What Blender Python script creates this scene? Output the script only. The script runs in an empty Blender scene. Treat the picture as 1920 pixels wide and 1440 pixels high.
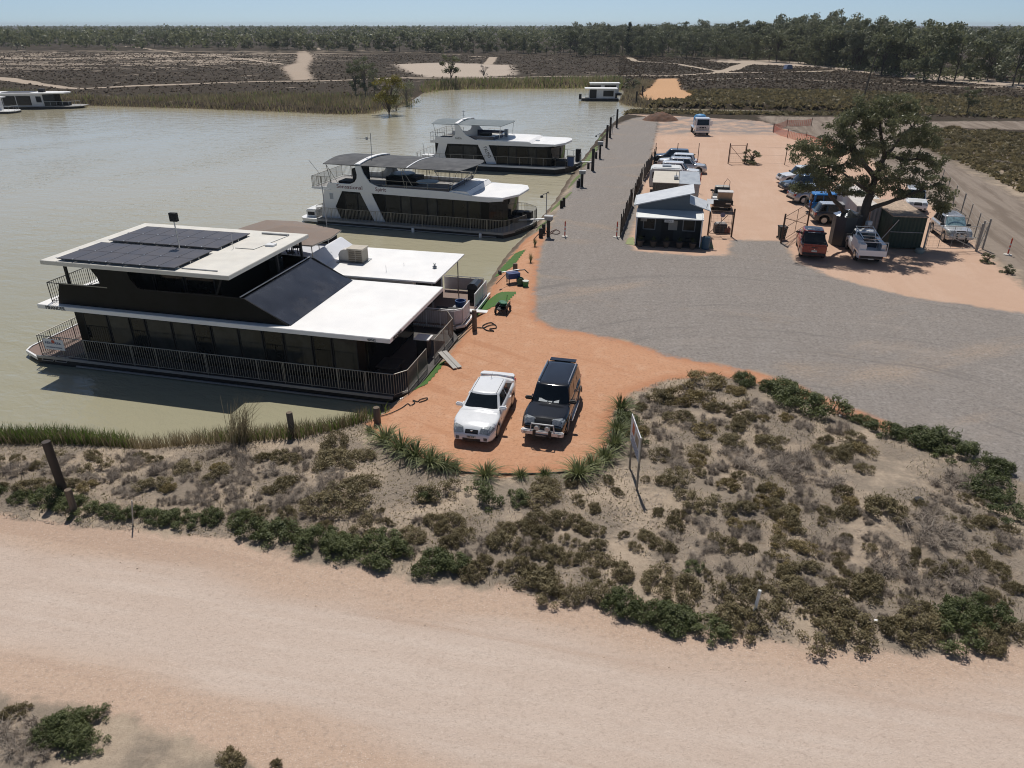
import bpy, math, random
import numpy as np
from mathutils import Vector, Matrix
random.seed(7); RNG = np.random.default_rng(11)
SC = bpy.context.scene
COL = SC.collection
# ------------------------------------------------------------------ camera, sky, sun, exposure
FOC, CAMH, VHOR = 1356.0, 15.7, 45.0                  # focal length in photo pixels, flying height (m), horizon row
PITCH = math.atan((720 - VHOR) / FOC); SP, CP = math.sin(PITCH), math.cos(PITCH)
WZ = -0.8                                             # water level
cam = bpy.data.cameras.new('camera'); camo = bpy.data.objects.new('camera', cam); COL.objects.link(camo)
cam.sensor_width = 36; cam.sensor_fit = 'HORIZONTAL'; cam.lens = FOC / 1920 * 36
cam.clip_start = 0.1; cam.clip_end = 20000
camo.location = (0, 0, CAMH); camo.rotation_euler = (math.pi / 2 - PITCH, 0, 0)
SC.camera = camo
SUN_EL, SUN_AZ = math.radians(60), math.radians(-5)   # azimuth from +Y towards +X
w = bpy.data.worlds.new('World'); SC.world = w; w.use_nodes = True
nt = w.node_tree; bg = nt.nodes['Background']
sky = nt.nodes.new('ShaderNodeTexSky'); sky.sky_type = 'NISHITA'; sky.sun_disc = False
sky.sun_elevation = SUN_EL; sky.sun_rotation = SUN_AZ; sky.altitude = 20; sky.air_density = 1.0; sky.dust_density = 1.0; sky.ozone_density = 4.0
tcw = nt.nodes.new('ShaderNodeTexCoord'); lift = nt.nodes.new('ShaderNodeVectorMath'); lift.operation = 'ADD'; lift.inputs[1].default_value = (0, 0, .085)
nrm = nt.nodes.new('ShaderNodeVectorMath'); nrm.operation = 'NORMALIZE'          # the clear blue reaches down to the horizon
nt.links.new(tcw.outputs['Generated'], lift.inputs[0]); nt.links.new(lift.outputs[0], nrm.inputs[0]); nt.links.new(nrm.outputs[0], sky.inputs[0])
sep = nt.nodes.new('ShaderNodeSeparateXYZ'); nt.links.new(tcw.outputs['Generated'], sep.inputs[0])
hor = nt.nodes.new('ShaderNodeMapRange'); hor.interpolation_type = 'SMOOTHSTEP'    # added sky boost, strongest at the horizon, brightens water and fill
for i_, q_ in ((1, .75), (2, 0.0), (3, 1.0), (4, 2.5)): hor.inputs[i_].default_value = q_
nt.links.new(sep.outputs[2], hor.inputs[0])
mul = nt.nodes.new('ShaderNodeVectorMath'); mul.operation = 'SCALE'; nt.links.new(sky.outputs[0], mul.inputs[0]); nt.links.new(hor.outputs[0], mul.inputs['Scale'])
nt.links.new(mul.outputs[0], bg.inputs[0]); bg.inputs[1].default_value = 0.05
sl = bpy.data.lights.new('sun', 'SUN'); sl.energy = 5.0; sl.angle = math.radians(0.53); sl.color = (1.0, 0.955, 0.89)
so = bpy.data.objects.new('sun', sl); COL.objects.link(so)
sd_ = Vector((math.sin(SUN_AZ) * math.cos(SUN_EL), math.cos(SUN_AZ) * math.cos(SUN_EL), math.sin(SUN_EL)))
so.rotation_euler = (-sd_).to_track_quat('-Z', 'Y').to_euler(); so.location = (0, 0, 60)
SC.view_settings.view_transform = 'Standard'; SC.view_settings.look = 'None'
SC.view_settings.exposure = -0.39; SC.view_settings.gamma = 1.0; SC.view_settings.use_curve_mapping = False
SC.cycles.max_bounces = 6; SC.cycles.transparent_max_bounces = 8; SC.cycles.caustics_reflective = False; SC.cycles.caustics_refractive = False
SC.cycles.use_denoising = True; SC.cycles.filter_width = 1.05

# ------------------------------------------------------------------ surveying: photo pixel (1920 wide) + height -> ground point in metres
def G(u, v, z=0.0):
    x = (u - 960) / FOC; y = (720 - v) / FOC
    t = (CAMH - z) / (SP - y * CP)
    return (x * t, (CP + y * SP) * t)
def G3(u, v, z=0.0):
    a = G(u, v, z); return (a[0], a[1], z)
def mpp(v, z=0.0):                                     # metres per photo pixel at that row
    return (CAMH - z) / (SP - (720 - v) / FOC * CP) / FOC

# ------------------------------------------------------------------ materials
MATS = {}
def nd(t, ty, **k):
    n = t.nodes.new(ty)
    for a, b in k.items(): setattr(n, a, b)
    return n
def mat(name, col, rough=.6, metal=0., var=.12, scale=3., bump=0., bscale=40., spec=.5, coat=0., stretch=None, dirt=None):
    if name in MATS: return MATS[name]
    m = bpy.data.materials.new(name); m.use_nodes = True; t = m.node_tree
    b = t.nodes['Principled BSDF']; L = t.links.new
    b.inputs['Roughness'].default_value = rough; b.inputs['Metallic'].default_value = metal
    b.inputs['Specular IOR Level'].default_value = spec
    b.inputs['Coat Weight'].default_value = coat; b.inputs['Coat Roughness'].default_value = .06
    tc = nd(t, 'ShaderNodeTexCoord'); src = tc.outputs['Object']
    if stretch:
        mp = nd(t, 'ShaderNodeMapping'); mp.inputs['Scale'].default_value = stretch; L(src, mp.inputs[0]); src = mp.outputs[0]
    n = nd(t, 'ShaderNodeTexNoise'); n.inputs['Scale'].default_value = scale; n.inputs['Detail'].default_value = 6; n.inputs['Roughness'].default_value = .65
    L(src, n.inputs['Vector'])
    mr = nd(t, 'ShaderNodeMapRange'); mr.inputs[1].default_value = .3; mr.inputs[2].default_value = .7
    mr.inputs[3].default_value = 1 - var; mr.inputs[4].default_value = 1 + var; L(n.outputs[0], mr.inputs[0])
    vm = nd(t, 'ShaderNodeVectorMath', operation='SCALE'); vm.inputs[0].default_value = col; L(mr.outputs[0], vm.inputs['Scale'])
    out = vm.outputs[0]
    if dirt:                                            # (colour, amount): blotches of dust or rust
        n2 = nd(t, 'ShaderNodeTexNoise'); n2.inputs['Scale'].default_value = scale * .45; n2.inputs['Detail'].default_value = 8; n2.inputs['Roughness'].default_value = .7
        L(tc.outputs['Object'], n2.inputs['Vector'])
        m2 = nd(t, 'ShaderNodeMapRange'); m2.inputs[1].default_value = .5; m2.inputs[2].default_value = .72; m2.inputs[4].default_value = dirt[1]; L(n2.outputs[0], m2.inputs[0])
        mx = nd(t, 'ShaderNodeMix', data_type='RGBA'); L(m2.outputs[0], mx.inputs[0]); L(out, mx.inputs[6]); mx.inputs[7].default_value = (*dirt[0], 1); out = mx.outputs[2]
    L(out, b.inputs['Base Color'])
    rr = nd(t, 'ShaderNodeMapRange'); rr.inputs[1].default_value = .3; rr.inputs[2].default_value = .7
    rr.inputs[3].default_value = max(0, rough * .8); rr.inputs[4].default_value = min(1, rough * 1.25); L(n.outputs[0], rr.inputs[0]); L(rr.outputs[0], b.inputs['Roughness'])
    if bump:
        nb = nd(t, 'ShaderNodeTexNoise'); nb.inputs['Scale'].default_value = bscale; nb.inputs['Detail'].default_value = 4; L(src, nb.inputs['Vector'])
        bp = nd(t, 'ShaderNodeBump'); bp.inputs['Strength'].default_value = bump; bp.inputs['Distance'].default_value = .02; L(nb.outputs[0], bp.inputs['Height']); L(bp.outputs[0], b.inputs['Normal'])
    MATS[name] = m; return m
def leafmat(name, c1, c2, transl=.25, rough=.55):
    if name in MATS: return MATS[name]
    m = bpy.data.materials.new(name); m.use_nodes = True; t = m.node_tree; L = t.links.new
    b = t.nodes['Principled BSDF']; o = t.nodes['Material Output']
    b.inputs['Roughness'].default_value = rough; b.inputs['Specular IOR Level'].default_value = .3
    at = nd(t, 'ShaderNodeAttribute', attribute_name='tone'); oi = nd(t, 'ShaderNodeObjectInfo')
    ad = nd(t, 'ShaderNodeMath', operation='MULTIPLY_ADD'); ad.inputs[1].default_value = .5; L(oi.outputs['Random'], ad.inputs[0]); 
    hf = nd(t, 'ShaderNodeMath', operation='MULTIPLY_ADD'); hf.inputs[1].default_value = .75; hf.inputs[2].default_value = -.12; L(at.outputs['Fac'], hf.inputs[0]); L(hf.outputs[0], ad.inputs[2])
    ad.use_clamp = True
    mx = nd(t, 'ShaderNodeMix', data_type='RGBA'); mx.inputs[6].default_value = (*c1, 1); mx.inputs[7].default_value = (*c2, 1); L(ad.outputs[0], mx.inputs[0])
    L(mx.outputs[2], b.inputs['Base Color'])
    tr = nd(t, 'ShaderNodeBsdfTranslucent'); L(mx.outputs[2], tr.inputs[0])
    ms = nd(t, 'ShaderNodeMixShader'); ms.inputs[0].default_value = transl; L(b.outputs[0], ms.inputs[1]); L(tr.outputs[0], ms.inputs[2]); L(ms.outputs[0], o.inputs[0])
    MATS[name] = m; return m

# ------------------------------------------------------------------ mesh building
class MB:
    def __init__(s): s.v = []; s.f = []
    def add(s, vs, fs):
        k = len(s.v); s.v += [tuple(p) for p in vs]; s.f += [tuple(i + k for i in f) for f in fs]; return s
    def hexa(s, p): return s.add(p, [(3, 2, 1, 0), (4, 5, 6, 7), (0, 1, 5, 4), (1, 2, 6, 5), (2, 3, 7, 6), (3, 0, 4, 7)])
    def box(s, x0, x1, y0, y1, z0, z1):
        return s.hexa([(x0, y0, z0), (x1, y0, z0), (x1, y1, z0), (x0, y1, z0), (x0, y0, z1), (x1, y0, z1), (x1, y1, z1), (x0, y1, z1)])
    def prism(s, pts, z0, z1, ax='z'):
        n = len(pts)
        f = {'z': lambda p, h: (p[0], p[1], h), 'y': lambda p, h: (p[0], h, p[1]), 'x': lambda p, h: (h, p[0], p[1])}[ax]
        vs = [f(p, z0) for p in pts] + [f(p, z1) for p in pts]
        return s.add(vs, [tuple(range(n))[::-1], tuple(range(n, 2 * n))] + [(i, (i + 1) % n, (i + 1) % n + n, i + n) for i in range(n)])
    def slab(s, q, t):                                  # four corners, thickness along the quad's normal
        a = [Vector(p) for p in q]; n = (a[1] - a[0]).cross(a[3] - a[0]).normalized() * t
        return s.hexa([tuple(p) for p in a] + [tuple(p + n) for p in a])
    def fan(s, q, t):                                   # n-gon with thickness
        a = [Vector(p) for p in q]; n = (a[1] - a[0]).cross(a[2] - a[0]).normalized() * t; k = len(a)
        return s.add([tuple(p) for p in a] + [tuple(p + n) for p in a], [tuple(range(k))[::-1], tuple(range(k, 2 * k))] + [(i, (i + 1) % k, (i + 1) % k + k, i + k) for i in range(k)])
    def tube(s, path, r, n=6, r1=None, cap=True):
        P = [Vector(p) for p in path]; m = len(P); rings = []
        up = None
        for i, p in enumerate(P):
            d = (P[min(i + 1, m - 1)] - P[max(i - 1, 0)]).normalized()
            if up is None:
                up = Vector((0, 0, 1)) if abs(d.z) < .9 else Vector((1, 0, 0))
            a = d.cross(up).normalized(); b = a.cross(d).normalized(); up = b
            rr = r if r1 is None else r + (r1 - r) * i / (m - 1)
            rings.append([tuple(p + (a * math.cos(2 * math.pi * (k + .5) / n) + b * math.sin(2 * math.pi * (k + .5) / n)) * rr) for k in range(n)])
        fs = [(i * n + k, i * n + (k + 1) % n, (i + 1) * n + (k + 1) % n, (i + 1) * n + k) for i in range(m - 1) for k in range(n)]
        if cap: fs += [tuple(range(n))[::-1], tuple(range((m - 1) * n, m * n))]
        return s.add([p for g in rings for p in g], fs)
    def lathe(s, prof, n=12, c=(0, 0, 0), ax='z'):
        vs = []
        for r, h in prof:
            for k in range(n):
                a = 2 * math.pi * k / n; x, y = r * math.cos(a), r * math.sin(a)
                vs.append({'z': (c[0] + x, c[1] + y, c[2] + h), 'y': (c[0] + x, c[1] + h, c[2] + y), 'x': (c[0] + h, c[1] + x, c[2] + y)}[ax])
        m = len(prof)
        fs = [(i * n + k, i * n + (k + 1) % n, (i + 1) * n + (k + 1) % n, (i + 1) * n + k) for i in range(m - 1) for k in range(n)]
        return s.add(vs, fs + [tuple(range(n))[::-1], tuple(range((m - 1) * n, m * n))])
    def build(s, name, m, parent=None, smooth=None, loc=None, bevel=0):
        me = bpy.data.meshes.new(name); me.from_pydata(s.v, [], s.f); me.validate()
        if bevel or smooth is not None:
            import bmesh
            bm = bmesh.new(); bm.from_mesh(me); bmesh.ops.recalc_face_normals(bm, faces=bm.faces)
            if bevel: bmesh.ops.bevel(bm, geom=[e for e in bm.edges if e.is_manifold and e.calc_face_angle(0) > .6], offset=bevel, segments=2, affect='EDGES', clamp_overlap=True)
            bm.to_mesh(me); bm.free()
        if smooth is not None:
            me.polygons.foreach_set('use_smooth', [True] * len(me.polygons)); me.set_sharp_from_angle(angle=math.radians(smooth))
        me.materials.append(m)
        o = bpy.data.objects.new(name, me); COL.objects.link(o)
        if parent: o.parent = parent
        if loc: o.location = loc
        return o
def mesh_np(name, V, F, m, parent=None, tone=None, smooth=False):
    me = bpy.data.meshes.new(name); V = np.asarray(V, np.float32); F = np.asarray(F, np.int32); n, k = F.shape
    me.vertices.add(len(V)); me.vertices.foreach_set('co', V.ravel()); me.loops.add(n * k); me.loops.foreach_set('vertex_index', F.ravel())
    me.polygons.add(n); me.polygons.foreach_set('loop_start', np.arange(0, n * k, k, dtype=np.int32))
    if smooth: me.polygons.foreach_set('use_smooth', np.ones(n, bool))
    if tone is not None:
        a = me.attributes.new('tone', 'FLOAT', 'POINT'); a.data.foreach_set('value', np.asarray(tone, np.float32))
    me.update(calc_edges=True); me.materials.append(m)
    o = bpy.data.objects.new(name, me); COL.objects.link(o)
    if parent: o.parent = parent
    return o
def tag(o, label=None, cat=None, group=None, kind=None):
    if label: o['label'] = label
    if cat: o['category'] = cat
    if group: o['group'] = group
    if kind: o['kind'] = kind
    return o
def thing(name, label, cat, loc=(0, 0, 0), rz=0, group=None, rot=None):
    o = bpy.data.objects.new(name, None); COL.objects.link(o); o.location = loc; o.rotation_euler = rot or (0, 0, rz)
    o.empty_display_size = .2
    return tag(o, label, cat, group)
def dup(root, loc, rz, label=None, group=None, scale=None):
    r = root.copy(); COL.objects.link(r); r.location = loc; r.rotation_euler = (0, 0, rz)
    if scale: r.scale = scale
    if label: r['label'] = label
    if group: r['group'] = group
    def kids(a, b):
        for ch in list(a.children):
            c = ch.copy(); COL.objects.link(c); c.parent = b; kids(ch, c)
    kids(root, r); return r
def lettering(text, size, m, parent, mtx, name='lettering', ext=.008, stretch=1.0, align='LEFT', shear=0):
    cu = bpy.data.curves.new(name, 'FONT'); cu.body = text; cu.size = size; cu.extrude = ext; cu.align_x = align; cu.shear = shear; cu.resolution_u = 3
    cu.materials.append(m); o = bpy.data.objects.new(name, cu); COL.objects.link(o); o.parent = parent
    me = bpy.data.meshes.new_from_object(o); bpy.data.objects.remove(o); me.name = name
    o = bpy.data.objects.new(name, me); COL.objects.link(o); o.parent = parent; o.matrix_local = mtx @ Matrix.Diagonal((stretch, 1, 1, 1)); return o
def frame(o, ex, ey):                                   # matrix with text running along ex, up along ey
    ex = Vector(ex).normalized(); ey = Vector(ey).normalized(); ez = ex.cross(ey)
    return Matrix(((ex.x, ey.x, ez.x, o[0]), (ex.y, ey.y, ez.y, o[1]), (ex.z, ey.z, ez.z, o[2]), (0, 0, 0, 1)))
# ------------------------------------------------------------------ ground: one sheet to the horizon, cut into its surfaces
def poly(px, z=0.0): return np.array([G(u, v, z) for u, v in px])
def sdpoly(X, Y, P, lim=12.0):
    out = np.full(X.shape, -lim); x0, y0 = P.min(0) - lim; x1, y1 = P.max(0) + lim
    k = np.nonzero((X > x0) & (X < x1) & (Y > y0) & (Y < y1))[0]
    if len(k) == 0: return out
    x = X[k]; y = Y[k]; d = np.full(x.shape, 1e9); ins = np.zeros(x.shape, bool)
    for i in range(len(P)):
        ax, ay = P[i - 1]; bx, by = P[i]; ex, ey = bx - ax, by - ay
        t = np.clip(((x - ax) * ex + (y - ay) * ey) / (ex * ex + ey * ey + 1e-12), 0, 1)
        d = np.minimum(d, (x - ax - t * ex) ** 2 + (y - ay - t * ey) ** 2)
        c = (ay > y) != (by > y)
        ins ^= c & (x < (bx - ax) * (y - ay) / (by - ay + 1e-12) + ax)
    d = np.sqrt(d); out[k] = np.clip(np.where(ins, d, -d), -lim, lim); return out
def sdline(X, Y, P, half, lim=12.0):
    out = np.full(X.shape, -lim); x0, y0 = P.min(0) - lim - half; x1, y1 = P.max(0) + lim + half
    k = np.nonzero((X > x0) & (X < x1) & (Y > y0) & (Y < y1))[0]
    x = X[k]; y = Y[k]; d = np.full(x.shape, 1e9)
    for i in range(1, len(P)):
        ax, ay = P[i - 1]; bx, by = P[i]; ex, ey = bx - ax, by - ay
        t = np.clip(((x - ax) * ex + (y - ay) * ey) / (ex * ex + ey * ey + 1e-12), 0, 1)
        d = np.minimum(d, (x - ax - t * ex) ** 2 + (y - ay - t * ey) ** 2)
    out[k] = np.clip(half - np.sqrt(d), -lim, lim); return out
WATER = poly([(-2500, 850), (-900, 838), (-300, 822), (0, 818), (150, 816), (300, 832), (420, 818), (520, 812), (620, 800), (662, 785), (700, 774), (716, 756), (764, 720), (826, 650), (864, 608), (893, 564), (925, 512), (945, 482),
              (962, 462), (985, 440), (1010, 412), (1040, 376), (1060, 342), (1084, 307), (1104, 281), (1130, 246), (1150, 229), (1166, 217), (1190, 212), (1300, 214), (1450, 216), (1600, 217), (1640, 213.5),
              (1570, 210), (1480, 208.5), (1350, 205.5), (1210, 203), (1172, 196.5), (1158, 190), (1166, 182), (1170, 172), (1160, 166), (1100, 165), (950, 166), (862, 167), (800, 170), (779, 185), (768, 192), (728, 203), (690, 213), (640, 214.5), (500, 208.5),
              (350, 203), (200, 199), (120, 197), (0, 193), (-300, 190), (-2500, 186)], WZ)
ZONES = dict(
 road=poly([(-900, 905), (-300, 945), (0, 962), (130, 985), (240, 993), (330, 1003), (430, 1008), (560, 1050), (700, 1064), (800, 1098), (960, 1108), (1100, 1135), (1200, 1166), (1400, 1196), (1560, 1217), (1700, 1226), (1800, 1216), (1920, 1204), (2400, 1150), (2900, 1500), (1500, 1900), (600, 1480), (480, 1432), (330, 1385), (200, 1330), (0, 1300), (-600, 1200)]),
 lot=poly([(1236, 219), (1190, 222), (1150, 236), (1112, 290), (1074, 345), (1050, 382), (1034, 425), (1016, 462), (1006, 520), (1004, 595), (1040, 616), (1100, 624), (1180, 641), (1260, 668), (1400, 693), (1480, 716), (1600, 766), (1750, 822), (1830, 862), (1920, 905), (2500, 1080), (2900, 800), (2400, 660), (1920, 588), (1700, 557), (1560, 520), (1490, 490), (1468, 452), (1376, 450), (1366, 478), (1310, 480), (1190, 470), (1176, 452), (1192, 410), (1203, 350), (1222, 285)]),
 yard=poly([(1170, 216), (1236, 217), (1430, 228), (1500, 250), (1620, 290), (1740, 380), (1800, 430), (1850, 478), (1920, 540), (2200, 640), (2200, 700), (1920, 590), (1700, 559), (1560, 522), (1490, 492), (1468, 453), (1376, 452), (1370, 486), (1310, 492), (1186, 474), (1174, 448), (1190, 410), (1201, 350), (1220, 285), (1236, 222)]),
 red=poly([(736, 752), (792, 716), (852, 642), (884, 600), (908, 558), (930, 508), (950, 478), (968, 455), (992, 432), (1032, 424), (1016, 462), (1007, 520), (1005, 595), (1040, 615), (1100, 622), (1180, 640), (1260, 666), (1400, 691), (1480, 714), (1600, 764), (1720, 815), (1700, 822), (1590, 784), (1480, 738), (1400, 712), (1340, 703), (1250, 712), (1185, 736), (1152, 770), (1140, 820), (1126, 862), (1060, 884), (980, 888), (900, 888), (840, 878), (770, 850), (715, 822), (688, 796)]),
 ramp=poly([(1232, 150), (1270, 149), (1278, 170), (1302, 180), (1284, 188.5), (1204, 188.5), (1199, 181), (1228, 156)]),
 pan=poly([(742, 122), (850, 119.5), (905, 122), (956, 124), (960, 142), (905, 147), (800, 147), (768, 137)]),
 patch=poly([(557, 97), (575, 96), (588, 110), (577, 130), (588, 150), (548, 152), (528, 128), (556, 119)]),
 camp=poly([(1330, 112), (1450, 114), (1600, 124), (1760, 140), (1930, 160), (1930, 172), (1880, 166), (1700, 149), (1560, 131), (1400, 121), (1330, 117)]),
 trackyard=poly([(1420, 219), (1600, 221), (1750, 229), (1930, 228), (2200, 240), (2200, 252), (1930, 244), (1760, 240), (1700, 262), (1790, 310), (1920, 375), (2100, 470), (2100, 560), (1920, 520), (1850, 474), (1800, 428), (1740, 378), (1620, 288), (1500, 248), (1430, 226)]),
 mound=poly([(735, 752), (690, 796), (715, 822), (770, 850), (840, 878), (980, 890), (1060, 886), (1126, 864), (1142, 820), (1152, 770), (1185, 736), (1250, 710), (1340, 701), (1500, 735), (1750, 832), (1920, 905), (2500, 1080), (2400, 1160), (1920, 1206), (1700, 1228), (1400, 1198), (1100, 1137), (960, 1110), (700, 1066), (430, 1010), (130, 987), (-900, 907), (-900, 830), (300, 836), (620, 802)]),
)
TRACKS = [([(60, 78), (145, 78), (165, 85), (250, 89), (350, 102), (440, 110), (530, 122)], 1.6), ([(-200, 140), (0, 148), (50, 156), (150, 169), (250, 164), (350, 161), (500, 155), (650, 151), (750, 149), (875, 149), (960, 147), (1110, 145), (1240, 143), (1350, 140), (1460, 137), (1560, 134)], 1.7),
          ([(1300, 150), (1410, 149), (1560, 155), (1710, 161), (1810, 167), (1930, 167)], 1.3), ([(1180, 109), (1190, 116), (1260, 121), (1350, 136)], 1.8), ([(1400, 121), (1385, 126), (1350, 139)], 3.), ([(880, 106), (925, 108), (915, 122)], 2.2), ([(590, 88), (600, 95), (740, 98), (860, 104)], 1.5),
          ([(-200, 165), (0, 150), (60, 158)], 2.5)]
def wob(X, Y):
    return .05 * np.sin(X * .9 + 1.3 * np.sin(Y * .37)) + .05 * np.sin(Y * 1.1 + X * .31) + .03 * np.sin(X * 2.3 - Y * 1.7)
def heights(X, Y):
    d = -sdpoly(X, Y, WATER, 12.0)
    t = np.clip(d / 2.1, 0, 1); t = t * t * (3 - 2 * t)
    z = np.where(d > 0, WZ + t * -WZ, WZ + np.maximum(d * .45, -2.5))
    mo = np.clip(sdpoly(X, Y, ZONES['mound'], 6.) / 4., 0, 1); z = z + np.where(d > 0, t * mo * (.22 + 1.4 * wob(X, Y)), 0)
    far = np.clip((Y - 120) / 80, 0, 1)
    return z + np.where(d > 0, far * t * (.35 + 2.2 * wob(X * .12, Y * .12)), 0), d
def hz(x, y): return float(heights(np.array([float(x)]), np.array([float(y)]))[0][0])
rows = [-6.0]
while rows[-1] < 6500: rows.append(rows[-1] + .0095 * (rows[-1] + 10))
rows = np.array(rows); tt = np.linspace(-1.25, 1.25, 421)
GX = (tt[None, :] * (rows[:, None] + 10)).ravel(); GY = np.repeat(rows, len(tt))
GZ, SH = heights(GX, GY)
A = {k: sdpoly(GX, GY, P) for k, P in ZONES.items()}
A['track'] = np.max([sdline(GX, GY, poly(p), h) for p, h in TRACKS], axis=0)
A['shore'] = SH
GZ = GZ - .05 * np.clip(A['road'] / 2, 0, 1)
def ground_material():
    m = bpy.data.materials.new('earth'); m.use_nodes = True; t = m.node_tree; L = t.links.new; b = t.nodes['Principled BSDF']
    b.inputs['Roughness'].default_value = .95; b.inputs['Specular IOR Level'].default_value = .15
    ge = nd(t, 'ShaderNodeNewGeometry'); P = ge.outputs['Position']
    def noise(scale, det=6, rough=.6, rot=0, stretch=(1, 1, 1), dist=0):
        mp = nd(t, 'ShaderNodeMapping'); mp.inputs['Rotation'].default_value = (0, 0, rot); L(P, mp.inputs[0])
        m2 = nd(t, 'ShaderNodeVectorMath', operation='MULTIPLY'); m2.inputs[1].default_value = stretch; L(mp.outputs[0], m2.inputs[0])
        n = nd(t, 'ShaderNodeTexNoise'); n.inputs['Scale'].default_value = scale; n.inputs['Detail'].default_value = det; n.inputs['Roughness'].default_value = rough; n.inputs['Distortion'].default_value = dist
        L(m2.outputs[0], n.inputs[0]); return n.outputs[0]
    def rng(x, a, b_, c=0., d=1., smooth=True):
        r = nd(t, 'ShaderNodeMapRange'); r.interpolation_type = 'SMOOTHSTEP' if smooth else 'LINEAR'
        for i, q in enumerate((a, b_, c, d)): r.inputs[i + 1].default_value = q
        L(x, r.inputs[0]); return r.outputs[0]
    def mix(f, a, b_):
        x = nd(t, 'ShaderNodeMix', data_type='RGBA')
        for i, q in ((0, f), (6, a), (7, b_)):
            if isinstance(q, tuple): x.inputs[i].default_value = (*q, 1)
            elif isinstance(q, (int, float)): x.inputs[i].default_value = q
            else: L(q, x.inputs[i])
        return x.outputs[2]
    def op(o, a, b_, c=None):
        x = nd(t, 'ShaderNodeMath', operation=o)
        for i, q in enumerate((a, b_, c)):
            if q is None: continue
            if isinstance(q, (int, float)): x.inputs[i].default_value = q
            else: L(q, x.inputs[i])
        return x.outputs[0]
    def zone(name, edge, amp, nz, off=0.):
        a = nd(t, 'ShaderNodeAttribute', attribute_name=name).outputs['Fac']
        return rng(op('ADD', a, op('MULTIPLY_ADD', nz, 2 * amp, off - amp)), -edge, edge)
    n_big = noise(.05, 4); n_mid = noise(.35, 6, .65); n_s = noise(1.6, 6, .7); n_f = noise(7, 5, .75); n_ff = noise(28, 3, .7); n_e = noise(.9, 5, .7)
    n_far = noise(.16, 8, .72, 0, (.6, 1, 1)); n_far2 = noise(.9, 5, .7, 0, (.7, 1, 1))
    # far plain: low brown saltbush with bare pale streaks
    plain = mix(rng(n_far2, .35, .68), (.033, .0235, .0155), (.066, .048, .032))
    plain = mix(rng(n_mid, .45, .7), plain, (.045, .038, .022))
    bare = mix(n_s, (.31, .25, .19), (.40, .33, .265))
    sep = nd(t, 'ShaderNodeSeparateXYZ'); L(P, sep.inputs[0])
    left = op('MULTIPLY', rng(sep.outputs[0], -60., -130.), rng(op('ABSOLUTE', op('SUBTRACT', sep.outputs[1], 400.), 0), 150., 40.))
    n_str = noise(.03, 8, .7, .12, (.5, 1.6, 1))
    plain = mix(rng(op('ADD', n_far, op('MULTIPLY', left, .09)), .60, .66), plain, bare)
    plain = mix(op('MULTIPLY', left, rng(n_str, .50, .56)), plain, bare)
    # near scrub floor: sand, grey litter, dry straw
    sand = mix(n_s, (.40, .315, .235), (.55, .45, .345)); sand = mix(rng(n_f, .3, .75), mix(.55, sand, (.3, .235, .175)), sand)
    litter = mix(n_f, (.17, .138, .108), (.36, .30, .235))
    scrub = mix(rng(n_mid, .40, .56), sand, litter); scrub = mix(rng(n_e, .60, .70, 0, .8), scrub, (.17, .13, .09))
    nearf = rng(sep.outputs[1], 118., 75.)
    col = mix(nearf, plain, scrub)
    col = mix(zone('pan', 2.5, 5, n_mid, 1), col, (.46, .385, .315)); col = mix(zone('patch', 1.5, 4, n_e), col, (.40, .32, .25)); col = mix(zone('camp', 3, 8, n_mid), col, (.44, .36, .29))
    col = mix(zone('track', .5, .9, n_e), col, mix(n_s, (.38, .305, .235), (.47, .39, .31)))
    ty = mix(n_s, (.23, .185, .15), (.33, .275, .225)); n_rut = noise(.7, 6, .7, math.radians(-75), (.1, 1, 1), .5)
    ty = mix(rng(n_rut, .4, .62, 0, .75), ty, (.165, .128, .1))
    col = mix(zone('trackyard', .8, 2.2, n_e), col, ty)
    col = mix(zone('ramp', .8, 1.6, n_e), col, mix(n_s, (.52, .30, .16), (.60, .37, .21)))
    # tan yard
    n_yt = noise(.5, 6, .7, math.radians(-78), (.14, 1, 1), .7)
    yd = mix(n_mid, (.50, .325, .23), (.60, .42, .315)); yd = mix(rng(n_yt, .45, .72, 0, .5), yd, (.62, .45, .345)); yd = mix(rng(n_f, .55, .75, 0, .5), yd, (.38, .22, .14))
    gy = mix(n_s, (.24, .205, .185), (.32, .28, .255)); yfar = rng(sep.outputs[1], 117., 124.)
    yd = mix(op('MULTIPLY', yfar, rng(n_mid, .35, .6)), yd, gy)
    col = mix(zone('yard', .5, 1.3, n_e), col, yd)
    # red parking dirt
    rd = mix(n_mid, (.50, .255, .145), (.60, .345, .215)); rd = mix(rng(n_s, .45, .75, 0, .7), rd, (.63, .40, .27)); rd = mix(rng(n_f, .48, .66, 0, .65), rd, (.37, .185, .105)); rd = mix(rng(noise(3.2, 4, .8), .56, .7, 0, .5), rd, (.36, .185, .11))
    n_rt = noise(1.1, 5, .6, math.radians(38), (.09, 1, 1)); rd = mix(rng(n_rt, .55, .68, 0, .5), rd, (.43, .205, .11))
    rd = mix(rng(n_ff, .6, .78, 0, .5), rd, (.70, .50, .36)); rd = mix(rng(n_e, .62, .72, 0, .5), rd, (.40, .20, .115))
    redge = nd(t, 'ShaderNodeAttribute', attribute_name='red').outputs['Fac']
    rd = mix(rng(redge, .9, .1, 0, .55), rd, (.45, .20, .105))
    col = mix(zone('red', .22, .75, n_e, .1), col, rd)
    # grey gravel
    n_g = noise(.22, 5, .6, math.radians(20), (.4, 1, 1), .5); n_g2 = noise(.9, 7, .7, math.radians(-76), (.16, 1, 1), .6); n_g3 = noise(.12, 5, .6, math.radians(-25), (.35, 1.2, 1))
    dv = nd(t, 'ShaderNodeVectorMath', operation='DISTANCE'); dv.inputs[1].default_value = (12.5, 22.0, 0); L(P, dv.inputs[0])
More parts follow.
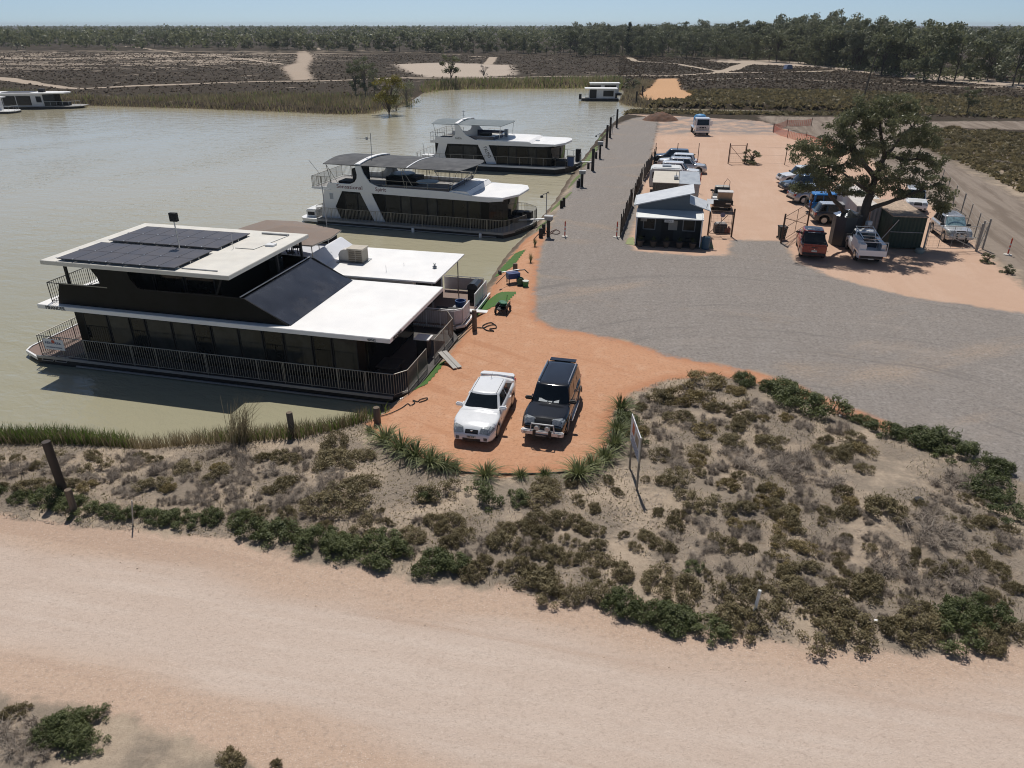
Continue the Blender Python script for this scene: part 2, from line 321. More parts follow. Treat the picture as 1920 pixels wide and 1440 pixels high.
    dn_ = op('ADD', dv.outputs['Value'], op('MULTIPLY', n_big, 5.0)); cb = nd(t, 'ShaderNodeCombineXYZ'); L(op('MULTIPLY', dn_, 1.0), cb.inputs[0]); L(op('MULTIPLY', sep.outputs[0], .045), cb.inputs[1]); L(op('MULTIPLY', sep.outputs[1], .045), cb.inputs[2])
    rn = nd(t, 'ShaderNodeTexNoise'); rn.inputs['Scale'].default_value = 1.35; rn.inputs['Detail'].default_value = 5; rn.inputs['Roughness'].default_value = .62; L(cb.outputs[0], rn.inputs[0]); n_ring = rn.outputs[0]
    nearlot = rng(sep.outputs[1], 56., 44.)
    gr = mix(n_s, (.235, .208, .188), (.32, .288, .262)); gr = mix(rng(n_g2, .42, .75, 0, .55), gr, (.325, .298, .275)); gr = mix(rng(n_g, .56, .74, 0, .75), gr, (.36, .285, .22)); gr = mix(rng(n_g3, .56, .7, 0, .7), gr, (.40, .315, .245)); n_p = noise(3.6, 4, .8); gr = mix(rng(n_f, .44, .62, 0, .55), gr, (.15, .134, .122)); gr = mix(rng(n_p, .52, .68, 0, .55), gr, (.40, .37, .345)); gr = mix(rng(n_p, .44, .32, 0, .6), gr, (.13, .118, .11)); gr = mix(rng(n_ff, .6, .8, 0, .5), gr, (.4, .37, .345))
    gr = mix(op('MULTIPLY', nearlot, op('MULTIPLY', rng(n_mid, .40, .62), rng(n_ring, .52, .70, 0, .35))), gr, (.37, .325, .285)); gr = mix(op('MULTIPLY', nearlot, rng(n_ring, .45, .36, 0, .5)), gr, (.175, .16, .15))
    gr = mix(rng(n_ff, .38, .26, 0, .6), gr, (.10, .092, .086))
    col = mix(zone('lot', .35, 1.1, n_e), col, gr)
    # pale pink graded road with redder shoulders
    ra = nd(t, 'ShaderNodeAttribute', attribute_name='road').outputs['Fac']
    n_rs = noise(.5, 6, .62, math.radians(9), (.12, 1, 1)); n_rl = noise(2.2, 5, .6, math.radians(11), (.06, 1, 1))
    rc = mix(n_rs, (.52, .405, .33), (.60, .495, .42)); rc = mix(rng(n_rl, .42, .7, 0, .5), rc, (.63, .53, .455)); rc = mix(rng(n_mid, .5, .75, 0, .35), rc, (.47, .355, .285))
    sh = mix(n_s, (.46, .325, .24), (.585, .435, .335)); sh = mix(rng(n_f, .48, .7, 0, .75), sh, (.37, .265, .195)); sh = mix(rng(n_ff, .55, .7, 0, .6), sh, (.68, .55, .44))
    rc = mix(rng(op('ADD', ra, op('MULTIPLY_ADD', n_rs, 2.2, -1.1)), 2.1, .7), rc, sh)
    n_t1 = noise(.42, 4, .55, math.radians(13), (.05, 1, 1)); rc = mix(rng(n_t1, .57, .64, 0, .45), rc, (.43, .30, .225))
    rc = mix(rng(n_f, .50, .68, 0, .42), rc, (.40, .31, .25)); rc = mix(rng(noise(13., 3, .8), .55, .7, 0, .5), rc, (.36, .28, .225)); rc = mix(rng(n_ff, .56, .74, 0, .6), rc, (.76, .67, .59)); rc = mix(rng(n_ff, .42, .3, 0, .5), rc, (.34, .265, .215))
    col = mix(zone('road', .18, .7, n_e), col, rc)
    # wet dark rim at the water line
    sa = nd(t, 'ShaderNodeAttribute', attribute_name='shore').outputs['Fac']
    col = mix(rng(op('ADD', sa, op('MULTIPLY_ADD', n_e, 1.2, -.6)), .75, .2, 0, .75), col, (.085, .062, .045))
    L(col, b.inputs['Base Color'])
    hsum = op('ADD', op('MULTIPLY', n_f, .6), op('ADD', op('MULTIPLY', n_ff, .22), op('MULTIPLY', n_s, .9)))
    bp = nd(t, 'ShaderNodeBump'); bp.inputs['Strength'].default_value = .55; bp.inputs['Distance'].default_value = .09; L(hsum, bp.inputs['Height']); L(bp.outputs[0], b.inputs['Normal'])
    return m
EARTH = ground_material()
nr, nc = len(rows), len(tt)
idx = np.arange(nr * nc).reshape(nr, nc)
FQ = np.stack([idx[:-1, :-1], idx[:-1, 1:], idx[1:, 1:], idx[1:, :-1]], -1).reshape(-1, 4)
fc = {k: a[FQ].mean(1) for k, a in A.items()}
zid = np.zeros(len(FQ), int)
for i, k in enumerate(('track', 'trackyard', 'ramp', 'yard', 'red', 'lot', 'road')): zid[fc[k] > 0] = i + 1
GV = np.stack([GX, GY, GZ], -1)
for i, (nm, lab, cat) in enumerate((('ground', 'sandy scrub ground and brown saltbush plain reaching to the horizon', 'ground'), ('dirt_track', 'pale narrow dirt tracks winding over the brown plain', 'track'), ('side_track', 'grey rutted sandy track running along the right side of the fenced yard', 'track'),
        ('boat_ramp', 'orange dirt boat ramp across the creek beside the small houseboat', 'ramp'), ('dirt_yard', 'tan dirt floor of the fenced car yard', 'yard'), ('parking_ground', 'red dirt parking area along the bank under the two parked cars', 'parking ground'), ('gravel_lot', 'wide grey gravel drive and turning area between river bank and sheds', 'gravel'), ('road', 'wide pale pink dirt road sweeping across the foreground', 'road'))):
    F = FQ[zid == i]; u = np.unique(F); rm = np.full(len(GV), -1); rm[u] = np.arange(len(u))
    o = mesh_np(nm, GV[u], rm[F], EARTH, smooth=True)
    for k, a in A.items():
        at = o.data.attributes.new(k, 'FLOAT', 'POINT'); at.data.foreach_set('value', a[u].astype(np.float32))
    tag(o, lab, cat, kind='structure')

# ------------------------------------------------------------------ river
def water_material():
    m = bpy.data.materials.new('river_water'); m.use_nodes = True; t = m.node_tree; L = t.links.new; b = t.nodes['Principled BSDF']
    b.inputs['Roughness'].default_value = .06; b.inputs['IOR'].default_value = 1.33; b.inputs['Specular IOR Level'].default_value = .5
    ge = nd(t, 'ShaderNodeNewGeometry')
    def noise(scale, det, rot, st, dist=0.):
        mp = nd(t, 'ShaderNodeMapping'); mp.inputs['Rotation'].default_value = (0, 0, rot); L(ge.outputs['Position'], mp.inputs[0])
        v = nd(t, 'ShaderNodeVectorMath', operation='MULTIPLY'); v.inputs[1].default_value = st; L(mp.outputs[0], v.inputs[0])
        n = nd(t, 'ShaderNodeTexNoise'); n.inputs['Scale'].default_value = scale; n.inputs['Detail'].default_value = det; n.inputs['Distortion'].default_value = dist; L(v.outputs[0], n.inputs[0]); return n.outputs[0]
    a = noise(1.9, 3, .5, (.45, 1, 1), .4); c = noise(.55, 3, .25, (.5, 1, 1)); d = noise(.035, 4, 0, (1, .5, 1)); e = noise(5.5, 2, .7, (.6, 1, 1), .3)
    s = nd(t, 'ShaderNodeMath', operation='MULTIPLY_ADD'); s.inputs[1].default_value = 2.0; L(c, s.inputs[0]); L(a, s.inputs[2])
    s2 = nd(t, 'ShaderNodeMath', operation='MULTIPLY_ADD'); s2.inputs[1].default_value = .30; L(e, s2.inputs[0]); L(s.outputs[0], s2.inputs[2])
    wp = nd(t, 'ShaderNodeMapRange'); wp.inputs[1].default_value = .35; wp.inputs[2].default_value = .65; wp.inputs[3].default_value = .045; wp.inputs[4].default_value = .125; L(noise(.06, 3, .3, (1, .4, 1), .5), wp.inputs[0])
    bp = nd(t, 'ShaderNodeBump'); bp.inputs['Strength'].default_value = .6; L(wp.outputs[0], bp.inputs['Distance']); L(s2.outputs[0], bp.inputs['Height']); L(bp.outputs[0], b.inputs['Normal'])
    mx = nd(t, 'ShaderNodeMix', data_type='RGBA'); mx.inputs[6].default_value = (.31, .285, .175, 1); mx.inputs[7].default_value = (.37, .35, .26, 1); L(d, mx.inputs[0])
    sp = nd(t, 'ShaderNodeSeparateXYZ'); L(ge.outputs['Position'], sp.inputs[0]); fr_ = nd(t, 'ShaderNodeMapRange'); fr_.interpolation_type = 'SMOOTHSTEP'; fr_.inputs[1].default_value = 36.; fr_.inputs[2].default_value = 85.; L(sp.outputs[1], fr_.inputs[0])   # base colour paled with distance, stands in for far sky reflection
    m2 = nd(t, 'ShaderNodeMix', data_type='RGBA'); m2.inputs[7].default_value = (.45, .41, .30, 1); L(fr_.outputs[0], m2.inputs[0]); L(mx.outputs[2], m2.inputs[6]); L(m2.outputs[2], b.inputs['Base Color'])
    return m
wat = MB(); wat.add([(-9000, -20, WZ), (9000, -20, WZ), (9000, 420, WZ), (-9000, 420, WZ)], [(0, 1, 2, 3)])
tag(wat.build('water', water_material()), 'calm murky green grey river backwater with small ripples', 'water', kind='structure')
# ------------------------------------------------------------------ shared paints
WHITE = mat('white_gelcoat', (.90, .885, .86), .4, var=.025, scale=.8, dirt=((.76, .72, .66), .18))
WHITE2 = mat('white_trim', (.78, .78, .77), .4, var=.03)
CREAM = mat('cream_roof_paint', (.70, .67, .60), .5, var=.05, scale=1.2, dirt=((.50, .45, .37), .35))
BLACK = mat('black_panel', (.010, .0105, .010), .35, var=.3, scale=1.2, spec=.12)
BLACKM = mat('black_matt', (.014, .014, .015), .7, var=.2)
DARK = mat('dark_interior', (.018, .017, .016), .8, var=.3)
GLASS = mat('tinted_glass', (.010, .011, .011), .05, var=.3, scale=1.2, spec=.3)
GLASSB = mat('smoky_glass', (.028, .030, .029), .08, var=.5, scale=1.4, spec=.3)
CURTAIN = mat('curtain_cloth', (.09, .085, .08), .8, var=.25, scale=6, stretch=(6, 1, .4))
BRONZE = mat('bronze_rail', (.30, .28, .24), .45, .15, var=.12)
ALU = mat('aluminium', (.55, .56, .57), .35, .75, var=.1)
STEEL = mat('grey_steel', (.33, .34, .35), .45, .5, var=.15)
DECK = mat('brown_deck_boards', (.20, .135, .11), .7, var=.25, scale=3, stretch=(1, 14, 1))
DECKG = mat('grey_deck', (.30, .29, .28), .75, var=.15)
HULLB = mat('black_hull', (.011, .011, .012), .5, var=.3, scale=1.5)
HULLG = mat('hull_strake', (.30, .30, .31), .45, .3, var=.12)
PVC = mat('solar_cell', (.082, .078, .088), .42, var=.12, scale=1.5, spec=.25)
PVL = mat('solar_seam', (.035, .034, .038), .5)
BLUEP = mat('blue_plastic', (.02, .07, .20), .4, var=.1)
TURQ = mat('pale_blue_vinyl', (.45, .60, .66), .45)
INK = mat('black_lettering', (.015, .014, .014), .6, var=.05)
RUBBER = mat('rubber', (.016, .016, .016), .85, var=.2)
GALV = mat('galvanised_post', (.32, .31, .29), .55, .4, var=.2, scale=6)
TIMBER = mat('weathered_timber', (.16, .12, .085), .85, var=.35, scale=5, stretch=(4, 4, .5), bump=.4)
DTIMBER = mat('tarred_timber', (.035, .028, .024), .85, var=.35, scale=5, stretch=(4, 4, .5), bump=.3)

def railing(parent, path, z0, z1, gap=.13, posts=1.5, r=.024, m=None, bal=True, mid=None, name='railing', rb=.013):
    b = MB(); P = [Vector((p[0], p[1], 0)) for p in path]
    zz = lambda p, z: (p.x, p.y, z)
    for a, c in zip(P[:-1], P[1:]):
        L = (c - a).length; u = (c - a) / L
        b.tube([zz(a, z1), zz(c, z1)], r, 5); b.tube([zz(a, z0 + .08), zz(c, z0 + .08)], r * .7, 5)
        if mid: b.tube([zz(a, mid), zz(c, mid)], r * .6, 5)
        n = max(1, round(L / posts))
        for k in range(n + 1): q = a + u * (L * k / n); b.tube([zz(q, z0), zz(q, z1)], r, 5)
        if bal:
            k = max(1, round(L / gap))
            for i in range(1, k): q = a + u * (L * i / k); b.tube([zz(q, z0 + .08), zz(q, z1)], rb, 4, cap=False)
    return b.build(name, m or BRONZE, parent)
def windows(parent, xs, y, z0, z1, side=1, m=None, frame_m=None, blinds=()):
    for i, (a, c) in enumerate(xs):
        f = MB(); t = .05
        for q in ((a, a + t, z0, z1), (c - t, c, z0, z1), (a + t, c - t, z0, z0 + t), (a + t, c - t, z1 - t, z1)): f.box(q[0], q[1], min(y, y + side * .03), max(y, y + side * .03), q[2], q[3])
        fo = f.build('window', frame_m or BLACKM, parent)
        MB().box(a + t, c - t, min(y, y + side * .012), max(y, y + side * .012), z0 + t, z1 - t).build('pane', GLASSB if i in blinds else (m or GLASS), fo)
def hull(parent, out, z0, z1, m=HULLB):
    return MB().prism(out, z0, z1).build('hull', m, parent)
def strip(parent, pts, z0, z1, th, m, name):
    b = MB()
    for (a, c) in zip(pts[:-1], pts[1:]):
        d = Vector((c[0] - a[0], c[1] - a[1], 0)).normalized(); n = Vector((-d.y, d.x, 0)) * th
        b.hexa([(a[0], a[1], z0), (c[0], c[1], z0), (c[0] + n.x, c[1] + n.y, z0), (a[0] + n.x, a[1] + n.y, z0), (a[0], a[1], z1), (c[0], c[1], z1), (c[0] + n.x, c[1] + n.y, z1), (a[0] + n.x, a[1] + n.y, z1)])
    return b.build(name, m, parent)
def chair(name, label, loc, rz, m, group):
    t = thing(name, label, 'chair', loc, rz, group)
    MB().box(-.22, .22, -.22, .22, .42, .46).build('seat', m, t); MB().slab([(-.22, -.22, .46), (.22, -.22, .46), (.22, -.28, .9), (-.22, -.28, .9)], .03).build('backrest', m, t)
    for sx in (-1, 1):
        for sy in (-1, 1): MB().tube([(sx * .2, sy * .2, .42), (sx * .22, sy * .22, 0)], .018, 5).build('leg', m, t)
    return t
def to_world(root, p):
    a = root.rotation_euler[2]; c, s = math.cos(a), math.sin(a); l = root.location
    return (l[0] + c * p[0] - s * p[1], l[1] + s * p[0] + c * p[1], l[2] + p[2])

# ------------------------------------------------------------------ black two-storey houseboat nearest the camera
def boat_black():
    A_ = math.radians(166.198); o = (-5.7567, 31.4567, WZ)
    t = thing('houseboat', 'black two storey houseboat with dark solar panels on its upper white roof', 'houseboat', o, A_, 'houseboats')
    out = [(-.2, .62), (20.4, .62), (20.4, -8.3), (-.2, -8.3), (-1.0, -7.2), (-1.0, -.3)]
    hull(t, out, -.4, .42)
    MB().prism([(p[0], p[1]) for p in out], .42, .47).build('deck', mat('shade_darkened_deck', (.05, .043, .04), .7, var=.2), t); MB().box(18.22, 20.38, -8.25, .58, .47, .476).build('stern_deck', DECK, t)  # walkway shade put into the deck colour; stern keeps the lit brown
    strip(t, [(-.2, .64), (20.35, .64)], .36, .50, .05, HULLG, 'deck_edge'); strip(t, [(-.15, .66), (17.9, .66)], .06, .15, .06, HULLG, 'strake')
    strip(t, [(-1.25, -7.3), (-1.25, -.35), (-.5, .55)], .28, .40, .16, WHITE2, 'fender_bar')
    for y in (-6.6, -5.4, -4.2, -3.0, -1.8, -.7): MB().box(-1.25, -.95, y, y + .12, .26, .34).build('fender_bracket', WHITE2, t)
        # stern swim platform with white rim
    pf = MB().prism([(20.42, .45), (21.7, -.1), (21.9, -.6), (21.9, -7), (21.3, -7.8), (20.42, -8.1)], .18, .3).build('swim_platform', DECK, t)
    strip(pf, [(20.42, .5), (21.72, -.08), (21.95, -.6), (21.95, -7)], .16, .34, .1, WHITE2, 'rim')
    for xa in (19.05, 18.2):
        f = MB(); pts = [(xa + .78, .54), (xa + .05, .54), (xa + .32, .24), (xa + 1.02, .24)]
        for a, c in zip(pts, pts[1:] + pts[:1]): f.tube([(a[0], .66, a[1]), (c[0], .66, c[1])], .025, 4)
        f.build('hull_window', HULLG, t)
    # lower cabin
    MB().prism([(18.2, -.42), (2.0, -.42), (1.7, -.8), (1.7, -7.2), (18.2, -7.4)], .47, 2.96).build('cabin', BLACK, t)
    xs = []; x = 17.7
    for wd in (1.5, 1.3, .9, 1.5, 1.2, 1.0, 1.5, 1.3, 1.1, 1.5, 1.0, 1.3): xs.append((x - wd, x)); x -= wd + .06
    windows(t, xs, -.42, .75, 2.8, 1, blinds=(1, 3, 4, 6, 7, 9, 11))
    g = MB(); g.box(1.62, 1.7, -7.0, -.9, .6, 2.85); g.build('front_glass', GLASS, t)
    # lower roof
    b = MB().box(0, 20.05, -7.8, 0, 2.96, 3.2).build('roof', WHITE, t, bevel=.02)
    # rails
    railing(t, [(-.25, .52), (20.1, .52), (20.1, -.3), (20.1, -8.1)], .47, 1.62, .14)
    railing(t, [(-.25, .52), (-.72, -.1), (-.72, -2.75)], .47, 1.62, .14, name='bow_railing'); railing(t, [(-.72, -3.95), (-.72, -7.1), (-.1, -8.1), (3, -8.1)], .47, 1.62, .14, name='bow_railing')
    # bow furniture: dark table and a bench, screen door frame
    MB().box(.2, 1.3, -2.1, -.9, 1.15, 1.22).box(.3, .36, -1.9, -1.84, .47, 1.15).box(1.14, 1.2, -1.2, -1.14, .47, 1.15).build('deck_table', BLACKM, t)
    MB().box(-.3, .3, -4.6, -4.0, .47, 1.5).build('counter', BLACKM, t); MB().box(-.42, .42, -4.7, -3.95, 1.5, 1.56).build('counter_top', WHITE2, t)
    # upper storey: near side panel with swoosh, far side panel, dark cabin inside
    prof = [(18.95, 3.2), (18.6, 4.33), (16.9, 4.36), (16.0, 4.55), (16.05, 4.85), (16.45, 5.44), (14.2, 5.44), (14.1, 4.95), (13.75, 4.5), (13.3, 4.4), (9.4, 4.5), (7.7, 4.42), (5.45, 3.22)]
    MB().prism(prof, -.42, -.34, 'y').build('side_panel', BLACK, t); MB().prism(prof, -7.55, -7.47, 'y').build('side_panel', BLACK, t)
    strip(t, [(18.55, -.33), (15.6, -.33)], 4.33, 4.38, .03, BRONZE, 'cap_rail'); strip(t, [(13.4, -.33), (8.0, -.33)], 4.41, 4.45, .03, BLACKM, 'cap_rail')
    MB().box(9.6, 16.3, -7.2, -1.3, 3.2, 5.5).build('upper_cabin', BLACK, t)
    windows(t, [(9.9, 11.6), (11.7, 13.4), (13.5, 15.3)], -1.3, 3.9, 5.2, 1, blinds=(2,))
    MB().box(8.9, 9.45, -6.2, -5.6, 3.2, 4.75).build('fridge', GLASSB, t); MB().box(8.4, 8.8, -7.0, -4.6, 3.2, 4.1).build('bar_counter', DARK, t)
    q = [(5.38, -.42, 3.22), (5.43, -7.6, 3.22), (7.85, -7.55, 4.42), (7.8, -.42, 4.42)]
    MB().slab(q, -.06).build('sloping_screen', mat('sloping_black_sheet', (.022, .027, .040), .22, var=.35, scale=.7, spec=.55, dirt=((.13, .115, .10), .32)), t)
    MB().tube([(7.95, -.42, 4.47), (7.95, -7.5, 4.47)], .035, 6).build('screen_rail', ALU, t)
    for x, y in ((18.05, -.5), (18.05, -7.3), (8.25, -7.2), (8.25, -4.6)): MB().box(x - .06, x + .06, y - .06, y + .06, 3.2, 5.5).build('roof_post', BLACKM, t)
    MB().tube([(9.3, -.45, 4.4), (8.75, -.45, 5.5)], .05, 6).build('roof_post', BLACKM, t)
    railing(t, [(18.6, -.5), (19.5, -.5), (19.5, -7.5), (18.6, -7.5)], 3.2, 4.28, .14, name='upper_railing', m=BLACKM)
    railing(t, [(18.4, -7.52), (15.5, -7.52)], 3.2, 4.28, .14, name='upper_railing', m=BLACKM)
    ur = MB().box(8.0, 18.85, -7.8, .15, 5.5, 5.72).build('upper_roof', CREAM, t, bevel=.02)
    # solar panels on low rails
    for (x0, x1, y1, n) in ((11.0, 17.9, .0, 7), (11.0, 17.8, -3.55, 7)):
        for r in range(2):
            for k in range(7):
                w_ = (x1 - x0) / 7; xa = x0 + k * w_; ya = y1 - 1.56 * r
                p = MB().box(xa + .012, xa + w_ - .012, ya - 1.53, ya, 5.83, 5.865).build('solar_panel', PVC, t)
                MB().box(xa + w_ - .03, xa + w_ + .03, ya - .04, ya + .03, 5.865, 5.885).build('clamp', ALU, p); MB().box(xa + .01, xa + w_ - .01, ya - 1.535, ya - 1.53, 5.83, 5.868).box(xa + .005, xa + .012, ya - 1.535, ya, 5.83, 5.868).build('frame', PVL, p)
        b = MB()
        for yy in (y1 - .3, y1 - 1.2, y1 - 1.9, y1 - 2.8): b.box(x0, x1, yy - .02, yy + .02, 5.72, 5.83)
        b.build('mounting_rail', ALU, t)
    # mast with black box, conduits, small white hatch, aerial
    a = MB().tube([(13.2, -3.35, 5.72), (13.2, -3.35, 7.25)], .035, 6).build('antenna_mast', ALU, t); MB().box(13.0, 13.42, -3.5, -3.3, 7.2, 7.65).build('antenna_box', BLACKM, a)
    for pth, r_ in (([(10.9, -.35, 5.75), (8.9, -.35, 5.75)], .03), ([(10.6, -7.2, 5.77), (8.9, -7.2, 5.77)], .06), ([(10.4, -4.2, 5.74), (9.3, -4.2, 5.74), (8.9, -7.1, 5.74)], .02)): MB().tube(pth, r_, 5).build('conduit', STEEL, t)
    MB().box(8.55, 9.05, -5.3, -4.9, 5.72, 5.82).build('roof_hatch', WHITE2, t); MB().tube([(10.45, -4.1, 5.72), (10.45, -4.1, 6.5)], .012, 4).build('whip_aerial', ALU, t)
    # lettering
    lettering('MEANDER', .27, INK, t, frame((19.52, .012, 2.985), (-1, 0, 0), (0, 0, 1)), ext=.006)
    lettering('464562', .2, INK, t, frame((1.16, .012, 3.0), (-1, 0, 0), (0, 0, 1)), ext=.006, stretch=.72)
    lettering('MEANDER', .24, INK, t, frame((-.012, -.35, 2.99), (0, -1, 0), (0, 0, 1)), ext=.006)
    bn = MB().box(18.44, 19.72, .56, .58, .9, 1.5).build('banner', mat('banner_vinyl', (.66, .68, .72), .5, var=.05), t)
    bl = mat('banner_blue', (.05, .07, .16), .6)
    lettering('RENMARK', .2, bl, bn, frame((19.62, .585, 1.22), (-1, 0, 0), (0, 0, 1)), ext=.004, stretch=1.13)
    lettering('HOUSEBOAT MARINA', .1, bl, bn, frame((19.6, .585, 1.0), (-1, 0, 0), (0, 0, 1)), ext=.004, stretch=1.02)
    MB().lathe([(.0, 0), (.1, 0), (.1, .012), (0, .012)], 14, (19.08, .583, 1.37), 'y').build('emblem', mat('banner_red', (.45, .08, .05), .6), bn)
    return t
BB = boat_black()

# ------------------------------------------------------------------ white houseboat behind it
def boat_white():
    A_ = math.radians(166.7); o = (-4.46, 40.14, WZ)
    t = thing('houseboat', 'white roofed houseboat with tan awning and rooftop cooler, moored behind the black one', 'houseboat', o, A_, 'houseboats')
    PANEL = mat('pale_rail_panel', (.56, .53, .54), .5, var=.08)
    out = [(-1.25, .15), (15.5, .15), (15.5, -6.2), (-1.25, -6.2), (-1.6, -5.8), (-1.6, -.2)]
    hull(t, out, -.4, .45); MB().prism([(p[0] * .998, p[1]) for p in out], .45, .5).build('deck', DECK, t)
    strip(t, [(-1.62, -5.9), (-1.62, -2.3)], .42, .6, .12, WHITE2, 'fender_bar'); strip(t, [(-1.62, -1.9), (-1.62, -.2), (-1.2, .17)], .42, .56, .12, WHITE2, 'fender_bar')
    strip(t, [(-1.2, .17), (15.4, .17)], .3, .5, .05, WHITE2, 'deck_edge')
    MB().box(1.5, 13.8, -5.7, -.35, .5, 3.0).build('cabin', mat('white_cabin_wall', (.62, .61, .59), .5, var=.06), t)
    windows(t, [(2.2, 4.0), (4.5, 6.5), (7.0, 9.0), (9.6, 11.6)], -.35, 1.3, 2.6, 1)
    MB().box(1.44, 1.5, -5.2, -.8, .55, 2.8).build('front_glass', GLASS, t)
    MB().box(.0, 7.75, -5.95, .0, 3.0, 3.1).build('roof', WHITE, t, bevel=.015)
    # raised step in the roof, then the upper deck under the awning
    MB().prism([(7.72, 3.0), (7.72, 3.1), (8.6, 3.66), (8.75, 3.66), (8.75, 3.0)], -6.02, .02, 'y').build('raised_roof', mat('white_step_roof', (.76, .77, .80), .35, var=.03, scale=.8), t)
    MB().box(8.75, 15.0, -6.0, -.2, 3.0, 3.12).build('upper_deck', mat('upper_deck_floor', (.55, .56, .60), .6, var=.08), t)
    for (x0, x1, y0, y1) in ((9.0, 14.9, -6.1, -6.02), (14.9, 15.0, -6.1, -.1)): MB().box(x0, x1, y0, y1, 3.12, 4.05).build('parapet', BLACKM, t)
    railing(t, [(9.5, -.2), (15, -.2), (15, -6)], 3.12, 4.1, .2, m=STEEL, name='upper_railing')
    aw = MB(); q = [(7.5, .1), (13.7, -.1), (13.9, -2.5), (13.4, -4.9), (11.3, -5.05), (7.4, -3.6), (7.2, -1.8)]
    c = (10.6, -2.6, 5.15)
    vs = [(x, y, 4.82) for x, y in q] + [c] + [(x, y, 4.79) for x, y in q] + [(c[0], c[1], 5.1)]
    n = len(q); aw.add(vs, [(i, (i + 1) % n, n) for i in range(n)] + [((i + 1) % n + n + 1, i + n + 1, 2 * n + 1) for i in range(n)] + [(i, i + n + 1, (i + 1) % n + n + 1, (i + 1) % n) for i in range(n)])
    aw.build('awning', mat('tan_shade_cloth', (.215, .165, .135), .85, var=.12, scale=1.0, dirt=((.30, .19, .12), .5)), t)
    b = MB()
    for i in range(n): b.tube([(*q[i], 4.77), (*q[(i + 1) % n], 4.77)], .03, 5)
    for x, y in ((7.6, 0), (13.6, -.2), (13.3, -4.8), (9.5, -4.4)): b.tube([(x, y, 3.1), (x, y, 4.77)], .03, 5)
    b.build('awning_frame', BRONZE, t)
    a = MB().tube([(9.2, -5.2, 3.1), (9.2, -5.2, 7.2)], .03, 5).build('antenna_mast', STEEL, t)
    MB().tube([(8.6, -5.2, 7.0), (9.8, -5.2, 7.0)], .015, 4).tube([(8.8, -5.5, 7.0), (8.8, -4.9, 7.0)], .012, 4).tube([(9.1, -5.5, 7.0), (9.1, -4.9, 7.0)], .012, 4).tube([(9.5, -5.4, 7.0), (9.5, -5, 7.0)], .012, 4).build('aerial', STEEL, a)
    # evaporative cooler: louvred box with curved duct
    ac = MB().box(5.6, 6.5, -3.3, -2.5, 3.14, 3.9).build('cooler', mat('cooler_louvre', (.20, .165, .125), .6, var=.15), t)
    b = MB()
    for k in range(5):
        b.box(5.57, 6.53, -3.33, -2.47, 3.22 + k * .14, 3.26 + k * .14)
    for x in (5.6, 6.05, 6.5): b.box(x - .03, x + .03, -3.335, -2.465, 3.14, 3.9)
    b.build('louvre', mat('cooler_frame', (.36, .32, .26), .6), ac)
    MB().box(5.52, 6.58, -3.38, -2.42, 3.9, 4.0).build('cooler_lid', mat('cooler_lid_tan', (.48, .43, .35), .6), ac)
    MB().prism([(6.5, 3.12), (7.25, 3.12), (7.25, 3.55), (7.1, 3.78), (6.85, 3.88), (6.5, 3.88)], -3.2, -2.6, 'y').build('duct', mat('duct_plastic', (.62, .60, .56), .5), ac)
    MB().box(5.4, 7.3, -3.5, -2.3, 3.1, 3.14).build('cooler_tray', STEEL, t)
    MB().lathe([(.02, 0), (.12, .02), (.15, .1), (.05, .16), (.08, .3), (0, .34)], 8, (.9, -2.6, 3.1)).build('roof_light', STEEL, t)
    MB().tube([(3.5, -1.2, 3.1), (3.5, -1.2, 3.5)], .015, 4).tube([(2.9, -2.6, 3.1), (2.9, -2.6, 3.3)], .015, 4).build('roof_vent', ALU, t)
    MB().tube([(.35, -5.5, .5), (.35, -5.5, 3.0)], .035, 6).build('roof_post', GALV, t); MB().tube([(.35, -.4, .5), (.35, -.4, 3.0)], .035, 6).build('roof_post', GALV, t)
    # panelled bow rails
    def panel(pts, nm='rail_panel'):
        strip(t, pts, .58, 1.42, .03, PANEL, nm); b = MB()
        for a, c in zip(pts[:-1], pts[1:]):
            b.tube([(*a, 1.5), (*c, 1.5)], .03, 5)
            L = math.dist(a, c); k = max(1, round(L / .9))
            for i in range(k + 1): f = i / k; b.tube([(a[0] + (c[0] - a[0]) * f, a[1] + (c[1] - a[1]) * f, .5), (a[0] + (c[0] - a[0]) * f, a[1] + (c[1] - a[1]) * f, 1.5)], .022, 5)
        b.build('railing', WHITE2, t)
    panel([(1.5, .05), (-1.1, .05), (-1.5, -.35), (-1.5, -1.75)]); panel([(-1.5, -2.9), (-1.5, -5.7)]); panel([(-1.2, -6.1), (1.5, -6.1)])
    g = MB().box(-1.3, -.7, -5.2, -4.1, .5, 1.35).build('barbecue', BLACKM, t)
    MB().prism([(-1.35, 1.36), (-.65, 1.36), (-.7, 1.62), (-.9, 1.75), (-1.15, 1.75), (-1.32, 1.6)], -5.2, -4.1, 'y').build('hood', mat('barbecue_hood', (.05, .055, .06), .3, .3), g)
    MB().box(-1.3, .4, -1.3, -.35, .5, 1.15).build('deck_locker', BLACKM, t); MB().lathe([(.3, 0), (.34, .4), (.34, .45), (.28, .45), (.25, .1), (0, .1)], 14, (-.9, -1.9, .95)).build('blue_tub', BLUEP, t)
    MB().box(-1.25, -.4, -2.2, -1.5, .5, .95).build('deck_box', mat('grey_deck_box', (.25, .26, .28), .6), t)
    return t
BW = boat_white()
for i, (x, y, r) in enumerate(((10.6, -3.4, .4), (11.3, -4.0, 2.2), (12.0, -2.9, 4.0), (10.3, -2.2, 5.2))):
    chair('outdoor_chair', ('dark outdoor chair beside the upper deck table under the tan awning'), to_world(BW, (x, y, 3.12)), r, BLACKM, 'chairs under the tan awning')
tb = thing('outdoor_table', 'glass topped dark table on the upper deck under the tan awning', 'table', to_world(BW, (11.1, -3.0, 3.12)), math.radians(166))
